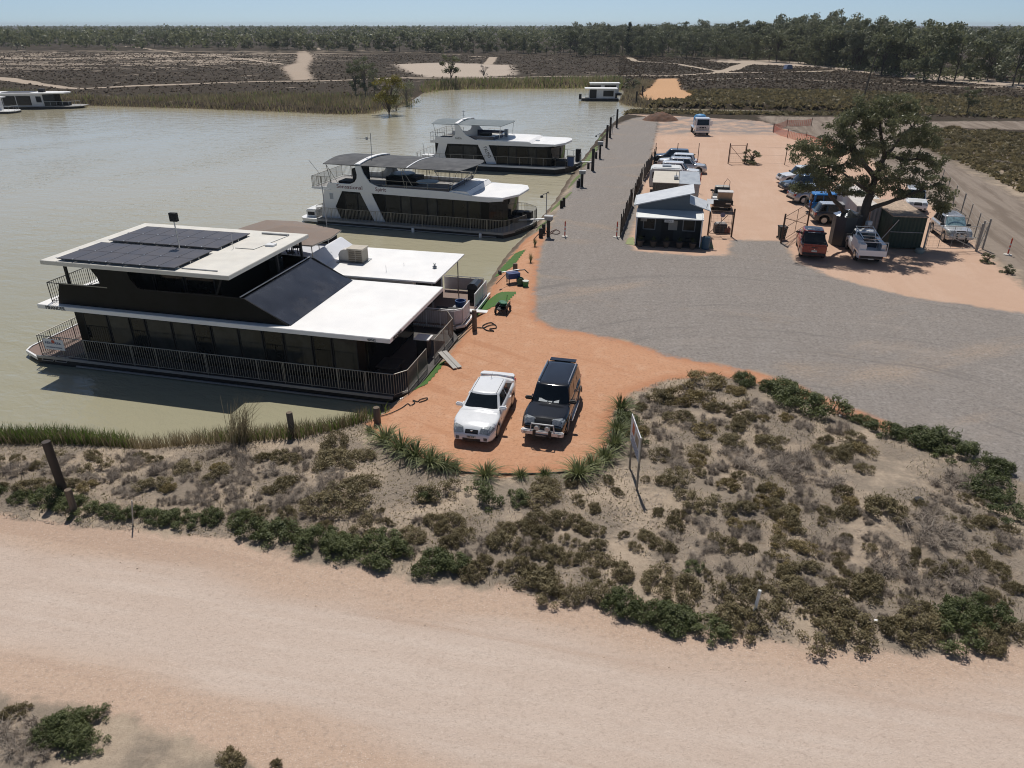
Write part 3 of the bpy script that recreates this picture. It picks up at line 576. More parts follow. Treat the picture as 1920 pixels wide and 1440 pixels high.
MB().box(-.7, .7, -.42, .42, .72, .75).build('table_top', mat('table_glass', (.30, .36, .36), .1, spec=.8), tb)
for sx in (-1, 1):
    for sy in (-1, 1): MB().box(sx * .62 - .025, sx * .62 + .025, sy * .36 - .025, sy * .36 + .025, 0, .72).build('leg', BLACKM, tb)
gp = thing('gangplank', 'short white gangplank resting from the panelled white boat to the red bank', 'gangplank', to_world(BW, (-1.5, -2.35, .58)), math.radians(166.7))
MB().box(-2.0, .2, -.22, .22, 0, .07).build('walkway', WHITE2, gp)
# ------------------------------------------------------------------ two white cruisers with a flying deck
def cruiser(o, ang, label, S, sens):
    t = thing('houseboat', label, 'houseboat', (o[0], o[1], WZ), ang, 'houseboats')
    W_ = -6.9 if sens else -7.3; hz1 = .42 if sens else .75; bow = -1.6 if sens else -2.3
    out = [(.0, .35), (17.9, .35), (17.9, W_ + .1), (.0, W_), (bow * .85, W_ + 1.2), (bow, W_ + 1.9), (bow, -3.6 if sens else -4.2), (bow * .45, -.8)]
    low = [(.5, .2), (17.7, .2), (17.7, W_ + .3), (.5, W_ + .2), (bow * .35, W_ + 1.4), (bow * .45, -3.6), (bow * .1, -.9)]
    hull(t, low if False else out, -.4, hz1)
    MB().prism(out, hz1, hz1 + .05).build('deck', DECKG, t)
    e = WHITE2 if not sens else HULLG
    strip(t, [out[-2], out[-1], out[0], (17.9, .35)][1:], hz1 - (.12 if sens else .16), hz1 + .06, .05, e, 'deck_edge')
    strip(t, [out[5], out[6], out[7], out[0]], hz1 - .14, hz1 + .07, -.09, WHITE2, 'bow_rim')
    if sens:
        strip(t, [(.6, .37), (17.0, .37)], .05, .12, .05, HULLG, 'strake')
        for x in (2.0, 8.3): MB().lathe([(.1, 0), (.13, .05), (.13, .65), (.1, .7)], 8, (x, .52, -.35)).build('fender', WHITE2, t)
        pf = MB().prism([(17.9, .3), (19.5, .2), (19.9, -.3), (19.9, -6), (17.9, -6.6)], .15, .42).build('swim_platform', WHITE2, t)
        MB().box(18.35, 19.4, -2.2, -.3, .42, 1.15).build('engine_cover', WHITE2, t, bevel=.08); MB().box(18.5, 19.2, -.31, -.285, .6, .9).build('engine_vent', BLACKM, t)
    else:
        MB().prism([(17.9, .2), (18.9, .0), (19, -6.4), (17.9, -6.8)], .3, .6).build('swim_platform', WHITE2, t)
        MB().box(16.2, 17.6, -1.6, -.3, .8, 1.5).build('stern_locker', WHITE2, t); MB().tube([(17.0, -.2, .8), (17.3, -.2, 3.0)], .03, 5).build('stern_mast', ALU, t)
    d = 0. if sens else -1.55
    X = lambda x: x + d
    wt = 3.0; y0 = -.45
    WALL = mat('white_hull_side', (.74, .75, .77), .35, var=.03, scale=1)
    # cabin body, black glass with white raked pillars
    MB().box(X(1.5) if sens else .7, X(17.3), W_ + .5, y0 - .05, hz1, wt + (.05 if sens else .1)).build('cabin', BLACK, t)
    zb, zt = hz1 + .05, 2.98
    if sens:
        walls = [[(17.85, zb), (17.31, 3.05), (15.45, 3.05), (15.59, 2.79), (16.31, 1.54), (15.9, zb)], [(13.7, 3.05), (13.65, 2.79), (11.9, zb), (11.35, zb), (12.66, 2.77), (12.8, 3.05)]]
        walls[1] = [(12.5, zb), (11.45, zb), (12.62, 3.05), (13.75, 3.05)]
    else:
        walls = [[(15.9, zb), (15.25, 3.1), (14.0, 3.1), (14.11, 2.96), (14.51, 1.78), (14.25, zb)], [(8.95, zb), (7.65, zb), (8.69, 3.1), (10.1, 3.1)]]
    for wl in walls: MB().prism(wl, y0 - .06, y0 + .02, 'y').build('side_wall', WALL, t)
    MB().box(X(17.25), X(17.33), W_ + .5, y0 - .1, hz1, 3.05).build('stern_wall', WALL, t)
    if sens: x1 = 11.3; xs = []
    else: x1 = 7.6; xs = []
    cur = x1
    for wd in (1.5, .95, 1.5, .9, 1.4, 1.3, 1.2):
        if cur - wd < (1.6 if sens else .6): break
        xs.append((cur - wd, cur)); cur -= wd + .05
    windows(t, xs, y0 - .05, zb + .1, 2.9, 1, blinds=(1, 3))
    windows(t, [(12.9, 14.0), (14.05, 15.3)] if sens else [(10.2, 12.0), (12.05, 14.0)], y0 - .05, zb + .15, 2.8, 1, blinds=(0,))
    if sens:
        MB().box(16.45, 16.78, y0 + .02, y0 + .05, 2.2, 2.7).build('side_hatch', mat('grey_hatch', (.35, .38, .42), .4), t)
        MB().prism([(1.5, -.5), (.35, -2.2), (.2, -4.0), (.35, -5.6), (1.5, W_ + .6)], zb, 2.95).build('front_glass', GLASS, t, smooth=20)
        MB().box(-.0, .25, -2.2, -1.7, 1.6, 2.7).build('window_sign', mat('pale_sign', (.5, .5, .5), .5), t) if False else None
    else:
        MB().prism([(.7, -.5), (.0, -2.2), (-.1, -4.0), (.0, -5.6), (.7, W_ + .6)], zb, 2.95).build('front_glass', GLASS, t, smooth=20)
    # bulwark / fascia profile with arch
    if sens:
        prof = [(18.5, 3.08), (18.52, 3.2), (16.95, 3.3), (16.75, 3.66), (14.6, 3.66), (14.1, 3.85), (13.85, 4.2), (13.8, 4.5), (13.95, 5.4), (13.4, 5.4), (13.1, 4.6), (12.6, 3.9), (11.8, 3.58), (7.3, 3.56), (4.9, 3.52), (3.4, 3.34), (.2, 3.2), (.2, 3.02), (1.5, 2.86), (7.4, 2.9), (17.3, 3.02)]
    else:
        prof = [(16.4, 3.22), (16.4, 3.34), (15.75, 3.4), (15.6, 3.78), (13.5, 3.8), (13.1, 4.0), (12.95, 4.3), (13.05, 5.48), (12.6, 5.48), (12.1, 4.75), (11.5, 4.1), (10.4, 3.62), (9.2, 3.58), (3.35, 3.56), (3.2, 3.43), (.2, 3.4), (.2, 3.22), (1.6, 3.08), (15.2, 3.02)]
    MB().prism(prof, y0 - .0, y0 + .12, 'y').build('bulwark', WALL, t, smooth=25); MB().prism(prof, W_ + .38, W_ + .5, 'y').build('bulwark', WALL, t, smooth=25)
    # upper deck floor & fore roof
    a0, a1 = (4.9, 18.5) if sens else (8.0, 16.4)
    MB().box(a0, a1, W_ + .5, y0, 3.06, 3.16).build('upper_deck', DECKG, t)
    if sens:
        r = MB().prism([(5.1, 3.06), (5.1, 3.58), (4.9, 3.62), (3.5, 3.6), (3.2, 3.34), (3.2, 3.06)], W_ + .5, y0, 'y').build('fore_roof', WHITE, t)
        MB().prism([(3.2, -.38), (.25, -.38), (-.7, -2.2), (-.85, -4.9), (-.35, W_ + .7), (.3, W_ + .45), (3.2, W_ + .45)], 3.12, 3.3).build('roof', WHITE, t, bevel=.03)
        b = MB()
        for k in range(5): ya = -1.3 - k * 1.0; b.slab([(3.54, ya, 3.62), (3.54, ya - .88, 3.62), (3.24, ya - .88, 3.36), (3.24, ya, 3.36)], -.01)
        b.build('skylight', mat('skylight_tint', (.03, .03, .04), .15), t)
    else:
        MB().prism([(10.2, 3.1), (10.2, 3.66), (3.6, 3.62), (3.2, 3.42), (3.2, 3.1)], W_ + .5, y0, 'y').build('fore_roof', WHITE, t)
        MB().prism([(3.2, -.38), (.15, -.38), (-.7, -2.2), (-1.0, -4.9), (-.6, W_ + .7), (.0, W_ + .45), (3.2, W_ + .45)], 3.18, 3.42).build('roof', WHITE, t, bevel=.03)
        MB().box(7.2, 7.6, -4.4, -3.9, 3.6, 4.5).build('roof_vent', STEEL, t); MB().box(2.75, 3.2, -3.2, -2.6, 3.43, 3.5).build('roof_hatch', mat('grey_hatch', (.35, .38, .42), .4), t)
    # canopy
    CN = mat('charcoal_canvas', (.066, .068, .073), .8, var=.12, scale=1.2) if sens else mat('blue_grey_canvas', (.135, .165, .18), .75, var=.12, scale=1.2)
    x0, x1_ = (4.0, 17.0) if sens else (6.9, 16.0)
    ya, yb = (-.3, -6.3) if sens else (-.3, -6.2)
    b = MB(); ny = 8
    seg = [x0, x0 + (x1_ - x0) * .25, x0 + (x1_ - x0) * .5, x0 + (x1_ - x0) * .75, x1_]
    Z = lambda f: 5.34 + .20 * math.sin(math.pi * f)
    vs = []
    for x in seg:
        for k in range(ny + 1):
            f = k / ny; xx = x
            if x == x0: xx = x - (.9 if sens else .7) * math.sin(math.pi * f)
            if x == x1_: xx = x - .25 * abs(2 * f - 1) + .3
            vs.append((xx, ya + (yb - ya) * f, Z(f)))
    n = len(vs); vs += [(p[0], p[1], p[2] - .05) for p in vs]; fs = []
    for i in range(len(seg) - 1):
        for k in range(ny):
            q = (i * (ny + 1) + k, i * (ny + 1) + k + 1, (i + 1) * (ny + 1) + k + 1, (i + 1) * (ny + 1) + k); fs += [q, tuple(j + n for j in q[::-1])]
    ring = [k for k in range(ny + 1)] + [(i) * (ny + 1) + ny for i in range(1, len(seg))] + [(len(seg) - 1) * (ny + 1) + k for k in range(ny - 1, -1, -1)] + [i * (ny + 1) for i in range(len(seg) - 2, 0, -1)]
    fs += [(ring[i], ring[(i + 1) % len(ring)], ring[(i + 1) % len(ring)] + n, ring[i] + n) for i in range(len(ring))]
    b.add(vs, fs); b.build('canopy', CN, t)
    hoop = lambda x, w_, m_, nm: MB().add(*(lambda V: (V, [(i, i + 1, i + 12, i + 11) for i in range(10)]))([(x - w_, ya + (yb - ya) * k / 10, Z(k / 10) + .03) for k in range(11)] + [(x + w_, ya + (yb - ya) * k / 10, Z(k / 10) + .03) for k in range(11)])).build(nm, m_, t)
    xa = 13.65 if sens else 12.8
    arch = MB(); V = []
    for k in range(11):
        f = k / 10; y = y0 + .1 + (W_ + .4 - y0 - .1) * f; z = 5.37 + .22 * math.sin(math.pi * f)
        V += [(xa - .22, y, z), (xa + .22, y, z), (xa + .22, y, z + .09), (xa - .22, y, z + .09)]
    F_ = [(i * 4 + j, i * 4 + (j + 1) % 4, i * 4 + 4 + (j + 1) % 4, i * 4 + 4 + j) for i in range(10) for j in range(4)] + [(0, 1, 2, 3), (40, 41, 42, 43)]
    arch.add(V, F_).build('arch', WHITE, t)
    if sens: 
        ar = MB(); V = []
        for k in range(11):
            f = k / 10; y = ya + (yb - ya) * f; z = Z(f) + .005
            V += [(8.9 - .07, y, z), (8.9 + .07, y, z), (8.9 + .07, y, z + .05), (8.9 - .07, y, z + .05)]
        ar.add(V, F_).build('canopy_hoop', WHITE2, t)
    b = MB()
    for (xs_, xt) in (((16.4, 16.9), (5.2, 4.3), (9.2, 9.6)) if sens else ((15.4, 15.9), (7.4, 7.1))):
        for y in (-.5, W_ + .6): b.tube([(xs_, y, 3.1), (xt, y, 5.34)], .03, 5)
    if sens:
        for y in (-.6, W_ + .6): b.tube([(15.9, y, 3.6), (17.0, y, 5.34)], .02, 4); b.tube([(8.3, y, 3.3), (9.6, y, 5.35)], .03, 4)
    b.build('canopy_strut', BRONZE if sens else ALU, t)
    # rails
    R = BRONZE if sens else GALV
    bowp = [(.0, .3), (bow * .45, -.75), (bow * .95, -3.3)]
    railing(t, [(17.9, .3), (0, .3)] , hz1, hz1 + 1.1, .14, 1.5, m=R, bal=sens, r=.022)
    railing(t, bowp[:2] + ([(bow * .8, -2.4)] if sens else [(bow * .55, -1.2)]), hz1, hz1 + 1.1, .14, 1.2, m=R, bal=sens, name='bow_railing', r=.022)
    railing(t, [(bow * .97, -4.0), (bow * .97, W_ + 1.9), (bow * .8, W_ + 1.2), (0, W_ + .05), (3, W_ + .05)], hz1, hz1 + 1.1, .14, 1.2, m=R, bal=sens, name='bow_railing', r=.022)
    railing(t, [(17.9, .3), (18.2, -.2), (18.2, -6)], hz1, hz1 + 1.1, .16, 1.2, m=R, name='stern_railing', bal=sens)
    if sens:
        railing(t, [(16.6, -.5), (18.5, -.5), (18.6, -6.3), (16.6, -6.3), (5, -6.35)], 3.16, 4.15, .13, 1.2, m=R, name='upper_railing')
        railing(t, [(13, -.42), (5.15, -.42), (4.7, -3.2), (5.15, -6.3)], 3.5, 4.15, .13, 1.9, m=R, bal=False, name='upper_railing', mid=3.75)
        MB().box(5.0, 5.05, -6.3, -.5, 3.2, 3.9).build('windscreen', mat('purple_tint', (.05, .045, .07), .1, spec=.7), t)
        MB().box(5.1, 11.5, -.52, -.48, 3.2, 3.75).build('side_screen', mat('purple_tint', (.05, .045, .07), .1, spec=.7), t)
        MB().box(9.6, 12.6, -5.6, -3.6, 3.16, 3.85).build('bar_counter', DARK, t); MB().lathe([(0, 0), (1.15, 0), (1.2, .06), (1.1, .12), (0, .16)], 20, (11.3, -4.5, 3.98)).build('spa_cover', mat('teal_cover', (.12, .17, .17), .4), t)
        MB().lathe([(.06, 0), (.06, .62), (1.0, .64), (1.02, .68), (0, .7)], 22, (8.0, -2.6, 3.16)).build('round_table', TURQ, t)
        MB().box(13.9, 14.6, -3.0, -1.0, 3.16, 4.9).build('stair_housing', BLACKM, t); MB().box(14.8, 16.2, -2.6, -1.2, 3.16, 3.7).build('lounge', BLACKM, t)
        a = MB().tube([(13.6, -3.1, 5.7), (13.55, -3.1, 7.7)], .03, 5).build('antenna_mast', STEEL, t)
        MB().tube([(12.9, -3.1, 7.2), (15.1, -3.1, 7.25)], .015, 4).tube([(13.9, -3.4, 7.2), (13.9, -2.8, 7.2)], .012, 4).tube([(14.2, -3.35, 7.2), (14.2, -2.85, 7.2)], .012, 4).tube([(14.6, -3.3, 7.2), (14.6, -2.9, 7.2)], .012, 4).tube([(14.9, -3.3, 7.2), (14.9, -2.9, 7.2)], .012, 4).box(13.9, 14.05, -3.2, -3.05, 7.1, 7.35).build('aerial', STEEL, a)
        MB().tube([(18.0, -1.2, 4.2), (19.0, -1.2, 5.4)], .02, 4).build('fishing_rod', STEEL, t)
        MB().box(-.3, .6, -5.6, -4.6, .5, 1.15).box(-.2, .5, -4.2, -3.4, .5, .95).build('deck_seat', BLACKM, t); MB().box(-1.2, -.5, -5.0, -4.3, .5, 1.3).build('barbecue', BLACKM, t)
        red = mat('maroon_lettering', (.12, .012, .03), .5)
        lettering('Sensational', .47, red, t, frame((15.95, y0 + .125, 3.26), (-1, 0, -.012), (-.012, 0, 1)), ext=.008, stretch=1.24, shear=.0)
        lettering('Spirit', .47, red, t, frame((12.1, y0 + .125, 3.2), (-1, 0, -.012), (-.012, 0, 1)), ext=.008, stretch=1.05)
    else:
        railing(t, [(14.4, -.5), (16.3, -.5), (16.4, -6.5), (14, -6.6)], 3.2, 4.3, .13, .9, m=R, name='upper_railing', bal=False, mid=3.8)
        railing(t, [(10.5, -6.6), (8, -6.6)], 3.2, 4.2, .13, .9, m=R, name='upper_railing', bal=False)
        MB().prism([(12.0, -.5), (8.0, -.5), (7.6, -3.3), (8.0, -6.5), (12, -6.5), (12, -6.4), (8.1, -6.4), (7.75, -3.3), (8.1, -.6), (12, -.6)], 3.2, 4.05).build('windscreen', mat('navy_tint', (.025, .03, .06), .12, spec=.7), t)
        MB().box(12.8, 15.6, -3.0, -1.0, 3.16, 3.6).build('lounge', BLACKM, t); MB().slab([(13.6, -1.0, 3.6), (13.6, -2.8, 3.6), (13.1, -2.8, 4.2), (13.1, -1.0, 4.2)], .06).build('lounge_back', BLACKM, t)
        MB().box(9.4, 10.6, -4.5, -3.2, 3.16, 4.0).build('helm_console', DARK, t)
        MB().tube([(12.8, -3.3, 5.8), (12.8, -3.3, 6.7)], .03, 5).box(12.6, 13.0, -3.4, -3.2, 6.1, 6.14).box(12.6, 13.0, -3.4, -3.2, 6.55, 6.6).build('aerial', STEEL, t)
        MB().box(-1.95, -1.15, -1.9, -1.2, .8, 1.9).build('blue_bin', BLUEP, t); MB().box(-2.0, -1.1, -1.95, -1.15, 1.9, 1.98).build('bin_lid', BLACKM, t)
        MB().box(-1.2, .2, -2.8, -1.0, .8, 1.4).build('deck_seat', BLACKM, t)
        MB().box(-2.1, -1.5, -5.5, -4.9, .8, 2.3).build('barbecue', BLACKM, t)
        lettering('FAIDA', .36, INK, t, frame((12.98, y0 + .125, 3.6), (-1, 0, 0), (0, 0, 1)), ext=.006, stretch=.85)
        dx, dz = (8.69 - 7.65), (2.97 - 1.04); L = math.hypot(dx, dz)
        lettering('PALMO', .62, INK, t, frame((9.36, y0 + .025, 2.72), (-.47, 0, -.88), (-.88, 0, .47)), ext=.006, stretch=.72)
    return t
BS = cruiser((-.67, 61.48), math.radians(163.29), 'white cruiser houseboat with charcoal canopy and maroon name lettering, third boat along the bank', 0, True)
BP = cruiser((5.32, 90.95), math.radians(164.64), 'white cruiser houseboat with blue grey canopy, behind the charcoal canopied one', 0, False)
gk = thing('gangplank', 'long white gangplank from the charcoal canopy cruiser to the gravel bank', 'gangplank', (*G(962, 412.5, .02), -.25), 0)
e1 = G(962, 412.5, -.22); e2 = G(1034, 408, .25)
gk.location = (e1[0], e1[1], -.2); gk.rotation_euler = (0, 0, math.atan2(e2[1] - e1[1], e2[0] - e1[0]))
MB().slab([(0, -.2, 0), (math.dist(e1, e2), -.2, .4), (math.dist(e1, e2), .2, .4), (0, .2, 0)], -.07).build('walkway', WHITE2, gk)
e1 = G(1085, 302, .1); e2 = G(1112, 304, .1)
gk = thing('gangplank', 'thin pale gangplank from the blue grey canopy cruiser to a tall mooring post', 'gangplank', (e1[0], e1[1], .05), math.atan2(e2[1] - e1[1], e2[0] - e1[0]))
MB().slab([(0, -.18, 0), (math.dist(e1, e2), -.18, .1), (math.dist(e1, e2), .18, .1), (0, .18, 0)], -.07).build('walkway', WHITE2, gk)

# ------------------------------------------------------------------ small far houseboat by the creek mouth, and the boats at the left edge
def small_boat():
    a = G(1090, 189, WZ); b_ = G(1160, 189.5, WZ); L = math.dist(a, b_); ang = math.atan2(a[1] - b_[1], a[0] - b_[0])
    t = thing('houseboat', 'small single deck houseboat with a large dark window, far off at the creek mouth', 'houseboat', (b_[0], b_[1], WZ), ang, 'houseboats')
    hull(t, [(0, .1), (L, .1), (L, -3.6), (0, -3.6)], -.3, .5)
    MB().box(.3, L, -3.5, 0, .5, .58).build('deck', DECKG, t); WALL = mat('pale_cabin', (.55, .56, .58), .5, var=.06)
    MB().box(.9, L * .80, -3.3, -.15, .58, 2.55).build('cabin', WALL, t)
    windows(t, [(1.3, L * .42)], -.15, 1.0, 2.3, 1); MB().box(L * .60, L * .78, -.17, -.12, .6, 2.5).build('door', BLACKM, t)
    MB().box(.4, L * .92, -3.6, .15, 2.6, 2.78).build('roof', WHITE, t)
    railing(t, [(L * .8, .05), (L, .05), (L, -3.5)], .5, 1.5, .3, .8, m=STEEL, bal=False); MB().box(L + .05, L + .6, -1.8, -1.0, .2, 1.4).build('outboard_motor', BLACKM, t)
    MB().box(.4, .8, -1.6, -.6, .6, 1.5).build('deck_seat', BLACKM, t)
    return t
small_boat()
def small_boat2():
    a = G(1106, 178, WZ); t = thing('houseboat', 'white roofed houseboat half hidden behind the small dark windowed one', 'houseboat', (G(1162, 178, WZ)[0], G(1162, 178, WZ)[1], WZ), math.pi, 'houseboats')
    L = math.dist(a, G(1162, 178, WZ)); hull(t, [(-.5, 0), (L, 0), (L, -3.6), (-.5, -3.6)], -.3, .4)
    MB().box(.3, L - .3, -3.2, -.3, .4, 2.6).build('cabin', mat('pale_cabin', (.55, .56, .58), .5), t); windows(t, [(1, 4), (5, 8)], -.3, 1.2, 2.3, 1)
    MB().box(0, L, -3.6, .1, 2.65, 2.85).build('roof', WHITE, t)
small_boat2()
def left_boat():
    c = G(130, 204, WZ); t = thing('houseboat', 'white houseboat with black windows moored at the far reed bank, cut by the frame', 'houseboat', (c[0], c[1], WZ), math.radians(184), 'houseboats')
    hull(t, [(0, 0), (20, .0), (20, -5.5), (0, -5.5), (-1.2, -4.5), (-1.2, -.8)], -.3, .4)
    MB().prism([(-.5, .05), (20, .05), (20, -5.5), (0, -5.5), (-2.4, -4.2), (-2.4, -1.2)], .4, .5).build('deck', DECKG, t)
    WALL = mat('pale_cabin', (.55, .56, .58), .5)
    MB().box(5.3, 19.8, -5.0, -.5, .5, 2.9).build('cabin', WALL, t); MB().prism([(5.3, -.7), (3.2, -1.4), (2.6, -2.7), (3.2, -4.2), (5.3, -4.8)], .5, 2.85).build('front_glass', GLASS, t)
    windows(t, [(7.8, 10.8), (11, 13.6), (13.8, 17)], -.5, .7, 2.6, 1)
    windows(t, [(5.6, 6.7)], -.5, 1.3, 2.5, 1)
    MB().prism([(5.4, .0), (20, .0), (20, -5.5), (5, -5.5), (1.0, -4.6), (.6, -3), (1.2, -1.2)], 2.95, 3.2).build('roof', WHITE, t, bevel=.03)
    MB().box(8.0, 14, -4.6, -1.2, 3.2, 3.28).build('solar_panel', PVC, t); MB().box(5.6, 6.7, -3.2, -2.2, 3.2, 3.9).build('cooler', BLUEP if False else BLACKM, t)
    railing(t, [(5, -.1), (0, -.3), (-1.9, -1.4)], .5, 1.5, .3, 1.2, m=ALU, bal=False); MB().box(.5, 2.5, -2.6, -1.2, .5, 1.2).build('deck_seat', BLACKM, t)
    c = G(16, 213.5, WZ); t = thing('houseboat', 'bow of a pale houseboat just inside the frame by the far bank', 'houseboat', (c[0], c[1], WZ), math.radians(183), 'houseboats')
    hull(t, [(0, -.2), (12, 0), (12, -5), (0, -4.4), (-.9, -3.2), (-.9, -1.2)], -.3, .35); MB().prism([(0, -.2), (12, 0), (12, -5), (0, -4.4), (-.9, -3.2), (-.9, -1.2)], .35, .45).build('deck', WHITE2, t)
    MB().box(3.2, 12, -4.4, -.5, .45, 2.8).build('cabin', mat('pale_cabin', (.55, .56, .58), .5), t); MB().box(2.4, 12, -4.8, -.1, 2.8, 3.0).build('roof', WHITE, t); windows(t, [(4, 7), (7.5, 11)], -.5, 1, 2.5, 1)
    railing(t, [(3, -.4), (0, -.5), (-.6, -1.3), (-.6, -3)], .45, 1.4, .3, .9, m=ALU, bal=False)
left_boat()
# ------------------------------------------------------------------ vehicles
def paint(name, c, rough=.22, metal=.0, dirt=None): return mat('paint_' + name, c, rough, metal, var=.03, scale=2, coat=.6, spec=.5, dirt=dirt)
P_WHITE = paint('white', (.78, .79, .80)); P_BLACK = paint('black', (.008, .010, .014), .12); P_SILVER = paint('silver', (.42, .43, .44), .3, .5); P_GREY = paint('dark_grey', (.055, .058, .066), .22)
P_NAVY = paint('navy', (.02, .03, .05), .2); P_BLUE = paint('blue', (.01, .17, .50), .22); P_RED = paint('red', (.42, .028, .012), .25); P_LSILVER = paint('pale_silver', (.55, .55, .56), .28, .35)
CHROME = mat('chrome', (.75, .76, .78), .08, 1., var=.02); LAMP = mat('headlamp', (.32, .34, .35), .08, .2, var=.4, scale=14, spec=.8); TAIL = mat('tail_lamp', (.30, .012, .012), .15, spec=.8); AMBER = mat('amber_lamp', (.6, .22, .03), .2)
AUTOGLASS = mat('car_glass', (.010, .014, .017), .03, var=.3, spec=.6); TRIM = mat('black_trim', (.018, .018, .019), .6, var=.1); RIM = mat('alloy_rim', (.40, .41, .42), .3, .7, var=.1); PLATE = mat('number_plate', (.62, .60, .52), .5)
SUNSHADE = mat('foil_sunshade', (.35, .52, .55), .3, .2, var=.4, scale=5)
def wheel(t, x, y, r, w_, rim=RIM):
    wo = MB().lathe([(r * .62, -w_ / 2), (r * .93, -w_ / 2), (r, -w_ / 2 + .03), (r, w_ / 2 - .03), (r * .93, w_ / 2), (r * .62, w_ / 2)], 22, (x, y, r), 'y').build('wheel', RUBBER, t, smooth=40)
    sgn = 1 if y > 0 else -1
    b = MB().lathe([(r * .05, w_ / 2 * sgn * .55), (r * .66, w_ / 2 * sgn * .55)][::1], 20, (x, y, r), 'y')
    b.lathe([(r * .60, w_ / 2 * sgn * .6), (r * .67, w_ / 2 * sgn * .6), (r * .67, w_ / 2 * sgn * 1.03), (r * .60, w_ / 2 * sgn * 1.03)], 20, (x, y, r), 'y')
    for k in range(5):
        a = 2 * math.pi * k / 5 + .3; c, s = math.cos(a), math.sin(a); p = r * .62; q = r * .07
        yy = y + sgn * w_ / 2 * .85
        b.slab([(x - s * q, yy, r + c * q), (x + s * q, yy, r - c * q), (x + c * p + s * q, yy, r + s * p - c * q), (x + c * p - s * q, yy, r + s * p + c * q)][::1], .03 * sgn)
    b.build('rim', rim, wo)
def car(label, x, y, rz, pt, L=4.8, W=1.86, H=1.46, gc=.2, hood=.92, belt=.98, deck=1.08, xwb=.95, xrf=.25, xrr=-1.15, xrb=-1.85, xf=1.42, xr=-1.42, rw=.33, nose=.72, kind='sedan', rake=.0,
        name='parked_car', cat='car', group='parked cars', details=True, roof_m=None, shade=False, tw=.24, z=0.):
    t = thing(name, label, cat, (x, y, z), rz, group)
    h = L / 2; arch = rw + .085
    tops = [(-h, deck - .22), (-h + .06, deck - .04), (-h + .25, deck), (xrb, deck if kind == 'sedan' else belt), (xwb, max(belt, hood + .02)), (xwb + .12, hood), (h - .48, hood - .07), (h - .17, nose + .05), (h - .04, nose - .12), (h, nose - .2)]
    tx = [p[0] for p in tops]; tz = [p[1] for p in tops]
    ztop = lambda q: float(np.interp(q, tx, tz))
    def zbot(q):
        z_ = gc + .10 * max(0, (abs(q) - h + .3) / .3)
        for a in (xf, xr):
            d = abs(q - a)
            if d < arch: z_ = max(z_, rw + math.sqrt(arch * arch - d * d) - .0)
        return min(z_, ztop(q) - .12)
    def hw(q):
        f = max(0, (abs(q) - (h - .95)) / .95); return W / 2 * (1 - ((.23 if kind == 'sedan' else .16) if q > 0 else .13) * f ** 2.4)
    TS = [0, .05, .14, .30, .46, .60, .72, .82, .90, .96, 1.]; WS = [.935, .965, .985, .997, 1., .995, .98, .958, .93, .895, .835]
    def pt_(q, tq, s=1, off=0.):
        zb, zt_ = zbot(q), ztop(q); w_ = float(np.interp(tq, TS, WS)) * hw(q) + off
        zz = zb + (zt_ - zb) * tq
        return (q, s * w_, zz)
    st = sorted(set([-h, -h + .03, -h + .1, h - .1, h - .03, h] + list(np.linspace(-h, h, 33)) + [a + arch * math.sin(k * math.pi / 16) for a in (xf, xr) for k in range(-8, 9)]))
    b = MB(); vs = []; m = len(TS); ring = 2 * m + 5; CR = ((.62, .38), (.32, .8), (0, 1.), (-.32, .8), (-.62, .38))
    for q in st:
        row = [pt_(q, k, 1) for k in TS]; row += [(q, a_ * .83 * hw(q), ztop(q) + .045 * hw(q) * e_) for a_, e_ in CR]; row += [pt_(q, k, -1) for k in TS[::-1]]; vs += row
    fs = [(i * ring + k, i * ring + (k + 1) % ring, (i + 1) * ring + (k + 1) % ring, (i + 1) * ring + k) for i in range(len(st) - 1) for k in range(ring)]
    fs += [tuple(range(ring)), tuple(range((len(st) - 1) * ring, len(st) * ring))[::-1]]
    b.add(vs, fs); b.build('body', pt, t, smooth=38)
    # greenhouse
    yb, yt = W / 2 * .90, W / 2 * .70
    if kind in ('wagon', 'ute', 'van'): yt = W / 2 * .77
    zb0, zr = belt - .06, H - .055; zbf = hood - .02; zbr = (deck - .03) if kind == 'sedan' else zb0
    bulge = .17
    def sec(v):                                          # plan section of the greenhouse at height v
        e = 1 - (1 - v) ** 1.25; return xwb + (xrf - xwb) * v ** .94, xrb + (xrr - xrb) * v ** .9, yb + (yt - yb) * e ** 1.15
    def S_front(f, v):
        a, c, y_ = sec(v); z0 = zbf; return (a - bulge * abs(f) ** 2.6 * (1.15 - .3 * v), f * y_ * (1 - .02 * abs(f) ** 4), z0 + (zr - z0) * v)
    def S_rear(f, v):
        a, c, y_ = sec(v); return (c + .12 * abs(f) ** 3, f * y_, zbr + (zr - zbr) * v)
    def S_side(u, v, s_):
        A_, C_ = S_front(1, v), S_rear(1, v); x_ = A_[0] + (C_[0] - A_[0]) * u; return (x_, s_ * A_[1] * (1 + .02 * 4 * u * (1 - u)), A_[2] + (C_[2] - A_[2]) * u)
    g = MB(); R = []
    for v in (0, .12, .3, .5, .7, .86, 1.):
        R.append([S_front(f, v) for f in np.linspace(-1, 1, 9)][:-1] + [S_side(u, v, 1) for u in np.linspace(0, 1, 9)][:-1] + [S_rear(f, v) for f in np.linspace(1, -1, 7)][:-1] + [S_side(u, v, -1) for u in np.linspace(1, 0, 9)][:-1])
    cx = (xrf + xrr) / 2
    for sc_, dz in ((.955, .026), (.87, .043), (.6, .054)): R.append([(cx + (p[0] - cx) * (1 - (1 - sc_) * .55), p[1] * sc_, zr + dz) for p in R[6]])
